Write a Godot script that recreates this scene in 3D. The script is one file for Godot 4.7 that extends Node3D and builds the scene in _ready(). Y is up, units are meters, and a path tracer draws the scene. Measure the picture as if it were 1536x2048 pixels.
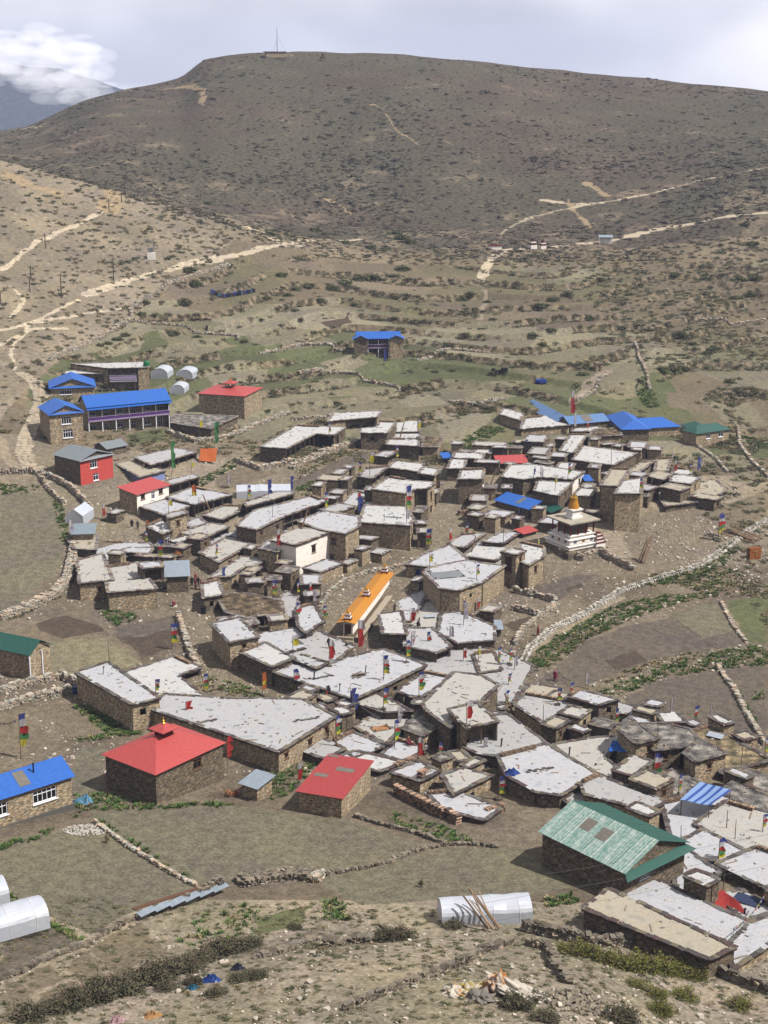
extends Node3D
# A stone village in a Himalayan side valley, seen from the opposite slope. Metres, y up; the camera looks towards -z.

const CAM_H := 80.0
var rng := RandomNumberGenerator.new()
var mats := {}
var used := {}

# ------------------------------------------------------------------ terrain: heights on a fan of stations
const TC := [-.5, -.27, -.15, 0.0, .13, .27, .5]
const DR := [0, 60, 98, 111, 126, 147, 170, 195, 215, 244, 279, 326, 391, 431, 490, 540]
const TY := [[77, 77, 77, 77, 77, 77, 77], [34, 32, 31, 30, 29, 26, 26], [15, 13, 12.5, 13.5, 13, 9, 9], [11, 9.5, 9.5, 10, 9.3, 6, 6], [7, 6, 5.5, 5.5, 5, 3.4, 3.4], [4, 3, 2.5, 2, 1.8, 1.2, 1.2], [3, 1.5, 0.8, 0, 0, 0, 0], [3, 1.5, 0.5, -0.5, -1, -2, -2.5], [4, 2, 0.8, 0, -0.8, -2.5, -3.5], [8, 4.5, 2.5, 1.5, 0.5, -1.5, -3], [16, 10, 6.5, 5, 4, 2, 1], [26, 19, 12.5, 9, 8, 6.5, 6], [42, 33, 21, 16, 15, 14, 14], [54, 43, 30, 22, 21, 21, 22], [72, 60, 46, 30, 29, 34, 38], [74, 58, 45, 34, 37, 50, 58]]
const SX := [-0.6, -0.24, -0.18, -0.13, -0.11, -0.07, 0, 0.04, 0.11, 0.17, 0.24, 0.6]
const SY := [40, 60, 76, 84.2, 92.8, 96, 95, 93, 87.6, 83.6, 78.6, 60]

var row_d := -1.0
var row_y := [0.0, 0.0, 0.0, 0.0, 0.0, 0.0, 0.0]

func slope_at(xs: Array, ys: Array, k: int) -> float:
	var n := xs.size()
	if k == 0: return (ys[1] - ys[0]) / (xs[1] - xs[0])
	if k == n - 1: return (ys[n - 1] - ys[n - 2]) / (xs[n - 1] - xs[n - 2])
	var a: float = (ys[k] - ys[k - 1]) / (xs[k] - xs[k - 1])
	var b: float = (ys[k + 1] - ys[k]) / (xs[k + 1] - xs[k])
	return 0.0 if a * b <= 0.0 else 2.0 * a * b / (a + b)

func herm(xs: Array, ys: Array, x: float) -> float:
	var n := xs.size()
	if x <= xs[0]: return ys[0]
	if x >= xs[n - 1]: return ys[n - 1]
	var i := 0
	while x >= xs[i + 1]: i += 1
	var h: float = xs[i + 1] - xs[i]
	var t: float = (x - xs[i]) / h
	var t2 := t * t
	var t3 := t2 * t
	return (2 * t3 - 3 * t2 + 1) * ys[i] + (t3 - 2 * t2 + t) * h * slope_at(xs, ys, i) + (3 * t2 - 2 * t3) * ys[i + 1] + (t3 - t2) * h * slope_at(xs, ys, i + 1)

func base_height(x: float, d: float) -> float:
	d = maxf(d, 0.0)
	var t := x / maxf(d, 40.0)
	if d != row_d:
		row_d = d
		for k in 7:
			var col := []
			for r in TY: col.append(float(r[k]))
			row_y[k] = herm(DR, col, minf(d, 540.0))
	var y := herm(TC, row_y, t)
	if d >= 540.0:
		var s := herm(SX, SY, t)
		if d < 740.0: y = y + (s - y) * (1.0 - pow(1.0 - (d - 540.0) / 200.0, 1.35))
		else: y = s - .0004 * (d - 740.0) * (d - 740.0)
		y += smoothstep(540.0, 600.0, d) * (1.0 - smoothstep(690.0, 735.0, d)) * (sin(x * .045 + d * .01) * 1.6 + sin(x * .11 + d * .02 + 1.0) * .7)
	return y

func terrace_share(x: float, d: float) -> float:
	var tb := -.218 + (d - 345.0) * .124 / 125.0
	return smoothstep(300.0, 335.0, d) * (1.0 - smoothstep(455.0, 485.0, d)) * smoothstep(tb - .01, tb + .02, x / maxf(d, 40.0))

func warp(x: float, d: float) -> float:
	return sin(x * .05 + d * .013) * 1.5 + sin(x * .021 - d * .03 + 2.0) * 2.0 + sin(x * .1 + d * .06) * .7

func rough(x: float, d: float) -> float:
	return (sin(x * .11 + d * .07) * sin(d * .13 - x * .05) * .35 + sin(x * .31 + 1.3) * sin(d * .27 + x * .09) * .12) * (.5 + .8 * smoothstep(300.0, 500.0, d)) * smoothstep(85.0, 115.0, d)

func hgt(x: float, d: float) -> float:
	var y := base_height(x, d) + rough(x, d)
	var w := terrace_share(x, d)
	if w > 0.0:
		var n := warp(x, d)
		var q := (y + n) / 2.3
		var k := floorf(q)
		var f := q - k
		y = lerpf(y, (k + .3 * f + .7 * smoothstep(.84, 1.0, f)) * 2.3 - n, w)
	return y

func on(x: float, d: float, up := 0.0) -> Vector3:
	return Vector3(x, hgt(x, d) + up, -d)

# ------------------------------------------------------------------ mesh and node helpers
class MB:
	var v := PackedVector3Array()
	var n := PackedVector3Array()
	var u := PackedVector2Array()
	var c := PackedColorArray()
	var col := Color.WHITE
	func tri(p: Vector3, q: Vector3, r: Vector3, pu := Vector2.ZERO, qu := Vector2.ZERO, ru := Vector2.ZERO) -> void:
		var m := (q - p).cross(r - p).normalized()
		v.append(p); v.append(r); v.append(q)
		u.append(pu); u.append(ru); u.append(qu)
		for i in 3:
			n.append(m); c.append(col)
	func quad(p: Vector3, q: Vector3, r: Vector3, s: Vector3, u0 := Vector2.ZERO, u1 := Vector2.ZERO) -> void:
		# p,q,r,s counter-clockwise seen from outside; u0 at p, u1 at r
		tri(p, q, r, u0, Vector2(u1.x, u0.y), u1)
		tri(p, r, s, u0, u1, Vector2(u0.x, u1.y))
	func box(t: Transform3D, s: Vector3, jit := 0.0, g: RandomNumberGenerator = null) -> void:
		var k := []
		for i in 8:
			var p := Vector3((-.5 if i & 1 == 0 else .5) * s.x, (-.5 if i & 2 == 0 else .5) * s.y, (-.5 if i & 4 == 0 else .5) * s.z)
			if jit > 0.0: p += Vector3(g.randf_range(-jit, jit) * s.x, g.randf_range(-jit, jit) * s.y, g.randf_range(-jit, jit) * s.z)
			k.append(t * p)
		var su := Vector2(s.x, s.y)
		quad(k[4], k[5], k[7], k[6], Vector2.ZERO, su)
		quad(k[1], k[0], k[2], k[3], Vector2.ZERO, su)
		quad(k[5], k[1], k[3], k[7], Vector2.ZERO, Vector2(s.z, s.y))
		quad(k[0], k[4], k[6], k[2], Vector2.ZERO, Vector2(s.z, s.y))
		quad(k[6], k[7], k[3], k[2], Vector2.ZERO, Vector2(s.x, s.z))
		quad(k[0], k[1], k[5], k[4], Vector2.ZERO, Vector2(s.x, s.z))
	func bx(x: float, y: float, z: float, sx: float, sy: float, sz: float) -> void:
		box(Transform3D(Basis(), Vector3(x, y, z)), Vector3(sx, sy, sz))
	func bar(p: Vector3, q: Vector3, r0: float, r1: float, sides := 6) -> void:
		var ax := (q - p).normalized()
		var e := ax.cross(Vector3(0, 0, 1) if absf(ax.z) < .8 else Vector3(1, 0, 0)).normalized()
		var f := ax.cross(e)
		for i in sides:
			var a0 := TAU * i / sides
			var a1 := TAU * (i + 1) / sides
			var d0 := e * cos(a0) + f * sin(a0)
			var d1 := e * cos(a1) + f * sin(a1)
			quad(p + d0 * r0, p + d1 * r0, q + d1 * r1, q + d0 * r1, Vector2(float(i) / sides, 0), Vector2(float(i + 1) / sides, p.distance_to(q)))
			tri(q + d0 * r1, q + d1 * r1, q)
			tri(p + d1 * r0, p + d0 * r0, p)
	func lathe(at: Vector3, prof: Array, sides := 16, tw := 0.0) -> void:
		for j in prof.size() - 1:
			for i in sides:
				var a0 := TAU * i / sides + tw
				var a1 := TAU * (i + 1) / sides + tw
				var d0 := Vector3(cos(a0), 0, -sin(a0))
				var d1 := Vector3(cos(a1), 0, -sin(a1))
				var A: Vector2 = prof[j]
				var B: Vector2 = prof[j + 1]
				quad(at + d0 * A.x + Vector3.UP * A.y, at + d1 * A.x + Vector3.UP * A.y, at + d1 * B.x + Vector3.UP * B.y, at + d0 * B.x + Vector3.UP * B.y, Vector2(float(i) / sides, A.y), Vector2(float(i + 1) / sides, B.y))
	func mesh(m: Material) -> ArrayMesh:
		var am := ArrayMesh.new()
		put(am, m)
		return am
	func put(am: ArrayMesh, m: Material) -> void:
		var a := []
		a.resize(Mesh.ARRAY_MAX)
		a[Mesh.ARRAY_VERTEX] = v
		a[Mesh.ARRAY_NORMAL] = n
		a[Mesh.ARRAY_TEX_UV] = u
		a[Mesh.ARRAY_COLOR] = c
		am.add_surface_from_arrays(Mesh.PRIMITIVE_TRIANGLES, a)
		am.surface_set_material(am.get_surface_count() - 1, m)

func numbered(s: String) -> String:
	used[s] = used.get(s, -1) + 1
	return s if used[s] == 0 else "%s_%03d" % [s, used[s]]

func tag(o: Node, label: String, category: String, group := "", kind := "") -> Node:
	if label: o.set_meta("label", label)
	if category: o.set_meta("category", category)
	if group: o.set_meta("group", group)
	if kind: o.set_meta("kind", kind)
	return o

func thing(called: String, label: String, category: String, at := Vector3.ZERO, turn := 0.0, group := "") -> Node3D:
	var o := Node3D.new()
	o.name = numbered(called)
	add_child(o)
	o.position = at
	o.rotation.y = turn
	tag(o, label, category, group, "thing" if called.ends_with("wall") else "")
	return o

func part(called: String, me: Mesh, parent: Node, t := Transform3D(), m: Material = null) -> MeshInstance3D:
	var o := MeshInstance3D.new()
	o.name = called
	o.mesh = me
	if m: o.material_override = m
	o.transform = t
	parent.add_child(o, true)
	return o

func single(called: String, me: Mesh, label: String, category: String, t := Transform3D(), group := "", kind := "") -> MeshInstance3D:
	var o := MeshInstance3D.new()
	o.name = numbered(called)
	o.mesh = me
	o.transform = t
	add_child(o)
	tag(o, label, category, group, kind)
	return o

func scatter(called: String, me: Mesh, spots: Array, cols: Array, label: String, parent: Node = null) -> MultiMeshInstance3D:
	var mm := MultiMesh.new()
	mm.transform_format = MultiMesh.TRANSFORM_3D
	mm.use_colors = not cols.is_empty()
	mm.mesh = me
	mm.instance_count = spots.size()
	for i in spots.size():
		mm.set_instance_transform(i, spots[i])
		if mm.use_colors: mm.set_instance_color(i, cols[i])
	var o := MultiMeshInstance3D.new()
	o.multimesh = mm
	if parent:
		o.name = called
		parent.add_child(o, true)
	else:
		o.name = numbered(called)
		add_child(o)
		o.set_meta("category", "vegetation" if "grass" in called or "shrub" in called else "stones")
	o.set_meta("kind", "stuff")
	if label: o.set_meta("label", label)
	return o

func xf(p: Vector3, yaw := 0.0, s := Vector3.ONE, pitch := 0.0, roll := 0.0) -> Transform3D:
	return Transform3D(Basis.from_euler(Vector3(pitch, yaw, roll)).scaled_local(s), p)

func R(a: float, b: float) -> float:
	return rng.randf_range(a, b)

# ------------------------------------------------------------------ materials
func ph(r: float, g: float, b: float) -> Color:
	# base colour of a flat surface that looks r, g, b (0-255) in this day's sun and sky
	var c := Color(r / 255.0, g / 255.0, b / 255.0).srgb_to_linear()
	return Color(c.r / 3.15, c.g / 3.15, c.b / 3.15).linear_to_srgb()

func lin(c: Color) -> Color:
	return c.srgb_to_linear()

func plain(key: String, c: Color, rough_ := .9, metal := 0.0, spec := .3) -> StandardMaterial3D:
	if mats.has(key): return mats[key]
	var m := StandardMaterial3D.new()
	m.resource_name = key
	m.albedo_color = c
	m.roughness = rough_
	m.metallic = metal
	m.metallic_specular = spec
	mats[key] = m
	return m

func vcol(key: String, rough_ := .95) -> StandardMaterial3D:
	var m := plain(key, Color.WHITE, rough_, 0.0, .2)
	m.vertex_color_use_as_albedo = true
	return m

func noise(freq: float, oct := 4, sd := 1, kind := FastNoiseLite.TYPE_SIMPLEX_SMOOTH) -> FastNoiseLite:
	var f := FastNoiseLite.new()
	f.noise_type = kind
	f.frequency = freq
	f.fractal_octaves = oct
	f.seed = sd
	return f

func tex(im: Image) -> ImageTexture:
	return ImageTexture.create_from_image(im)

func noise_bytes(freq: float, w: int, h: int, sd: int, oct := 4, seamless := false) -> PackedByteArray:
	var f := noise(freq, oct, sd)
	var im := f.get_seamless_image(w, h) if seamless else f.get_image(w, h)
	im.convert(Image.FORMAT_L8)
	return im.get_data()

func stone_images(sd: int) -> Array:
	# rough coursed slate masonry, 4 m square: colour and relief
	var g := RandomNumberGenerator.new()
	g.seed = sd
	var S := 768
	var im := Image.create(S, S, false, Image.FORMAT_RGB8)
	var hi := Image.create(S, S, false, Image.FORMAT_L8)
	im.fill(Color(.40, .37, .33))
	hi.fill(Color(.1, .1, .1))
	var y := 0
	while y < S:
		var hh := g.randi_range(9, 22)
		if S - (y + hh) < 12: hh = S - y
		var x := g.randi_range(-30, 0)
		while x < S:
			var w := g.randi_range(20, 84)
			var t := g.randf_range(.8, 1.18)
			if g.randf() < .14: t *= 1.2
			if g.randf() < .1: t *= .72
			var warm := g.randf_range(-.03, .06)
			var c := Color(t * (.66 + warm), t * .635, t * (.59 - warm))
			var hgt_ := g.randf_range(.55, 1.0)
			var sub := 1 if hh < 20 or g.randf() < .6 else 2
			for q in sub:
				var y0 := y + q * hh / sub + g.randi_range(0, 2)
				var h2 := hh / sub - g.randi_range(2, 4)
				if sub == 2: c = c * g.randf_range(.85, 1.15)
				im.fill_rect(Rect2i(x + 1, y0, w - g.randi_range(2, 4), h2), c)
				hi.fill_rect(Rect2i(x + 1, y0, w - 3, h2), Color(hgt_, hgt_, hgt_))
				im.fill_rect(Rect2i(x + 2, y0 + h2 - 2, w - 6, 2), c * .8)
			x += w
		y += hh
	var nb := noise_bytes(.04, S, S, sd + 7, 4, true)
	var nb2 := noise_bytes(.25, S, S, sd + 9, 2, true)
	var nb3 := noise_bytes(.008, S, S, sd + 11, 3, true)
	var d := im.get_data()
	for i in S * S:
		var k := (nb[i] * 5 + nb2[i] * 5 + nb3[i] * 6) / 16 + 118
		for j in 3: d[i * 3 + j] = mini(255, d[i * 3 + j] * k / 246)
	return [Image.create_from_data(S, S, false, Image.FORMAT_RGB8, d), hi]

func wall_mat(kind: String) -> StandardMaterial3D:
	if mats.has("wall" + kind): return mats["wall" + kind]
	var m := plain("wall" + kind, Color.WHITE, .95, 0.0, .2)
	var tint: Dictionary = {"stone": Color(.58, .555, .525), "tan": Color(.82, .785, .725), "white": Color(.82, .81, .79), "blue": Color(.44, .49, .66), "redwall": Color(.66, .28, .26)}  # masonry tones: stone darkened for shaded walls, tan kept lighter for sunlit faces
	m.albedo_color = tint[kind]
	if kind in ["white", "blue", "redwall"]:
		m.albedo_texture = mats["t_plaster"]
	else:
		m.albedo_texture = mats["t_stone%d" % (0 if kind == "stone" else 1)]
		m.heightmap_enabled = true
		m.heightmap_texture = mats["h_stone%d" % (0 if kind == "stone" else 1)]
		m.heightmap_scale = 5.0
	m.uv1_scale = Vector3(.25, .25, 1)
	return m

func roof_mat(kind: String) -> StandardMaterial3D:
	if mats.has("roof" + kind): return mats["roof" + kind]
	var m := plain("roof" + kind, Color.WHITE, .95, 0.0, .2)
	var tint: Dictionary = {"g0": ph(226, 226, 231), "g1": ph(219, 218, 220), "g2": ph(220, 216, 209), "g3": ph(212, 210, 210), "g": ph(216, 216, 221), "w": ph(236, 235, 234), "c": ph(214, 204, 184), "d": ph(178, 172, 165), "b": ph(146, 128, 104), "y": ph(186, 168, 134)}
	m.albedo_color = Color(minf(1, tint[kind].r * 1.16), minf(1, tint[kind].g * 1.16), minf(1, tint[kind].b * 1.16))
	m.albedo_texture = mats["t_mud%d" % (1 if kind in ["d", "b", "y"] else 0)]
	m.uv1_scale = Vector3(1.0 / 14.0, 1.0 / 14.0, 1)
	m.heightmap_enabled = true
	m.heightmap_texture = mats["t_grain"]
	m.heightmap_scale = 3.0
	return m

func sheet_mat(kind: String) -> StandardMaterial3D:
	if mats.has("sheet" + kind): return mats["sheet" + kind]
	var cols: Dictionary = {"blue": ph(46, 128, 240), "red": ph(234, 98, 94), "red2": ph(212, 78, 76), "green": ph(42, 112, 98), "blue_glare": ph(128, 174, 236), "zinc": ph(168, 178, 184), "rustzinc": ph(166, 184, 196), "paletin": ph(192, 208, 224), "wgreen": Color.WHITE, "yellow": ph(250, 168, 40), "grey": ph(150, 142, 130)}  # pale blue holds the glare on blue sheets, put into the colour
	var m := plain("sheet" + kind, cols[kind], .5, 0.0, .35)
	m.albedo_texture = mats["t_worn_sheen"] if kind == "wgreen" else mats["t_tin"]
	m.uv1_scale = Vector3(.25, .25, 1)
	m.normal_enabled = true
	m.normal_texture = mats["n_ribs"]
	m.normal_scale = .5
	if kind in ["zinc", "paletin", "blue_glare"]:
		m.metallic = .12
		m.roughness = .45
	return m

func make_textures() -> void:
	for k in 2:
		var si := stone_images(31 + k * 17)
		mats["t_stone%d" % k] = tex(si[0])
		mats["h_stone%d" % k] = tex(si[1])
	var S := 512
	var a := noise_bytes(.012, S, S, 3, 4, true)
	var b := noise_bytes(.09, S, S, 4, 3, true)
	var c := noise_bytes(.5, S, S, 5, 2, true)
	for k in 2:
		var d := PackedByteArray()
		d.resize(S * S * 3)
		for i in S * S:
			var v := 0.0
			if k == 0:
				v = 216.0 + (a[i] - 128) * .06 + (b[i] - 128) * .05 + (c[i] - 128) * .22
				if a[i] > 150 and b[i] > 128: v -= 10.0 + (b[i] - 128) * .22
				if b[i] > 190: v -= 14.0
				if a[i] < 72: v -= 12.0 + (c[i] - 128) * .1
				if absi(a[i] - 108) < 2: v -= 16.0
			else: v = 176.0 + (a[i] - 128) * .75 + (b[i] - 128) * .42 + (c[i] - 128) * .22
			d[i * 3] = clampi(int(v + (a[i] - 128) * .03), 0, 255)
			d[i * 3 + 1] = clampi(int(v), 0, 255)
			d[i * 3 + 2] = clampi(int(v - (a[i] - 128) * .04), 0, 255)
		mats["t_mud%d" % k] = tex(Image.create_from_data(S, S, false, Image.FORMAT_RGB8, d))
	var gr := PackedByteArray()
	var pl := PackedByteArray()
	var tin := PackedByteArray()
	gr.resize(S * S); pl.resize(S * S * 3); tin.resize(S * S * 3)
	for i in S * S:
		gr[i] = clampi((b[i] + c[i]) / 2, 0, 255)
		var v := 225 + (b[i] - 128) / 5 + (c[i] - 128) / 6 - (maxi(0, a[i] - 165)) / 2
		var w := 232 + (a[i] - 128) / 7 + (c[i] - 128) / 12 - maxi(0, b[i] - 170) / 2
		for j in 3:
			pl[i * 3 + j] = clampi(v - j * 4, 0, 255)
			tin[i * 3 + j] = clampi(w, 0, 255)
	mats["t_grain"] = tex(Image.create_from_data(S, S, false, Image.FORMAT_L8, gr))
	mats["t_plaster"] = tex(Image.create_from_data(S, S, false, Image.FORMAT_RGB8, pl))
	mats["t_tin"] = tex(Image.create_from_data(S, S, false, Image.FORMAT_RGB8, tin))
	# corrugation: 16 waves in 4 m would be coarse; 52 gives 77 mm
	var hi := Image.create(S, 8, false, Image.FORMAT_L8)
	for x in S:
		var v2 := .5 + .5 * sin(TAU * x * 26.0 / S)
		for y in 8: hi.set_pixel(x, y, Color(v2, v2, v2))
	hi.bump_map_to_normal_map(2.0)
	mats["n_ribs"] = tex(hi)
	# worn green paint on galvanised sheet, its white sheen painted into the streaks
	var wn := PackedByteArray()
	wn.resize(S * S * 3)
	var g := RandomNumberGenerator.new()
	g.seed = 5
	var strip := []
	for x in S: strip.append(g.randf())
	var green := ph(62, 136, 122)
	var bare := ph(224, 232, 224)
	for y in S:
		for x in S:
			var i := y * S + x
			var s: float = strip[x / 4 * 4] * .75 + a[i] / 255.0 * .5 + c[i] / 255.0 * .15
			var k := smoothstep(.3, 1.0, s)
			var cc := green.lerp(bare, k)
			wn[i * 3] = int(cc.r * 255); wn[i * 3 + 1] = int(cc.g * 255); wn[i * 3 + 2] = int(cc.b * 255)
	mats["t_worn_sheen"] = tex(Image.create_from_data(S, S, false, Image.FORMAT_RGB8, wn))

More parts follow.
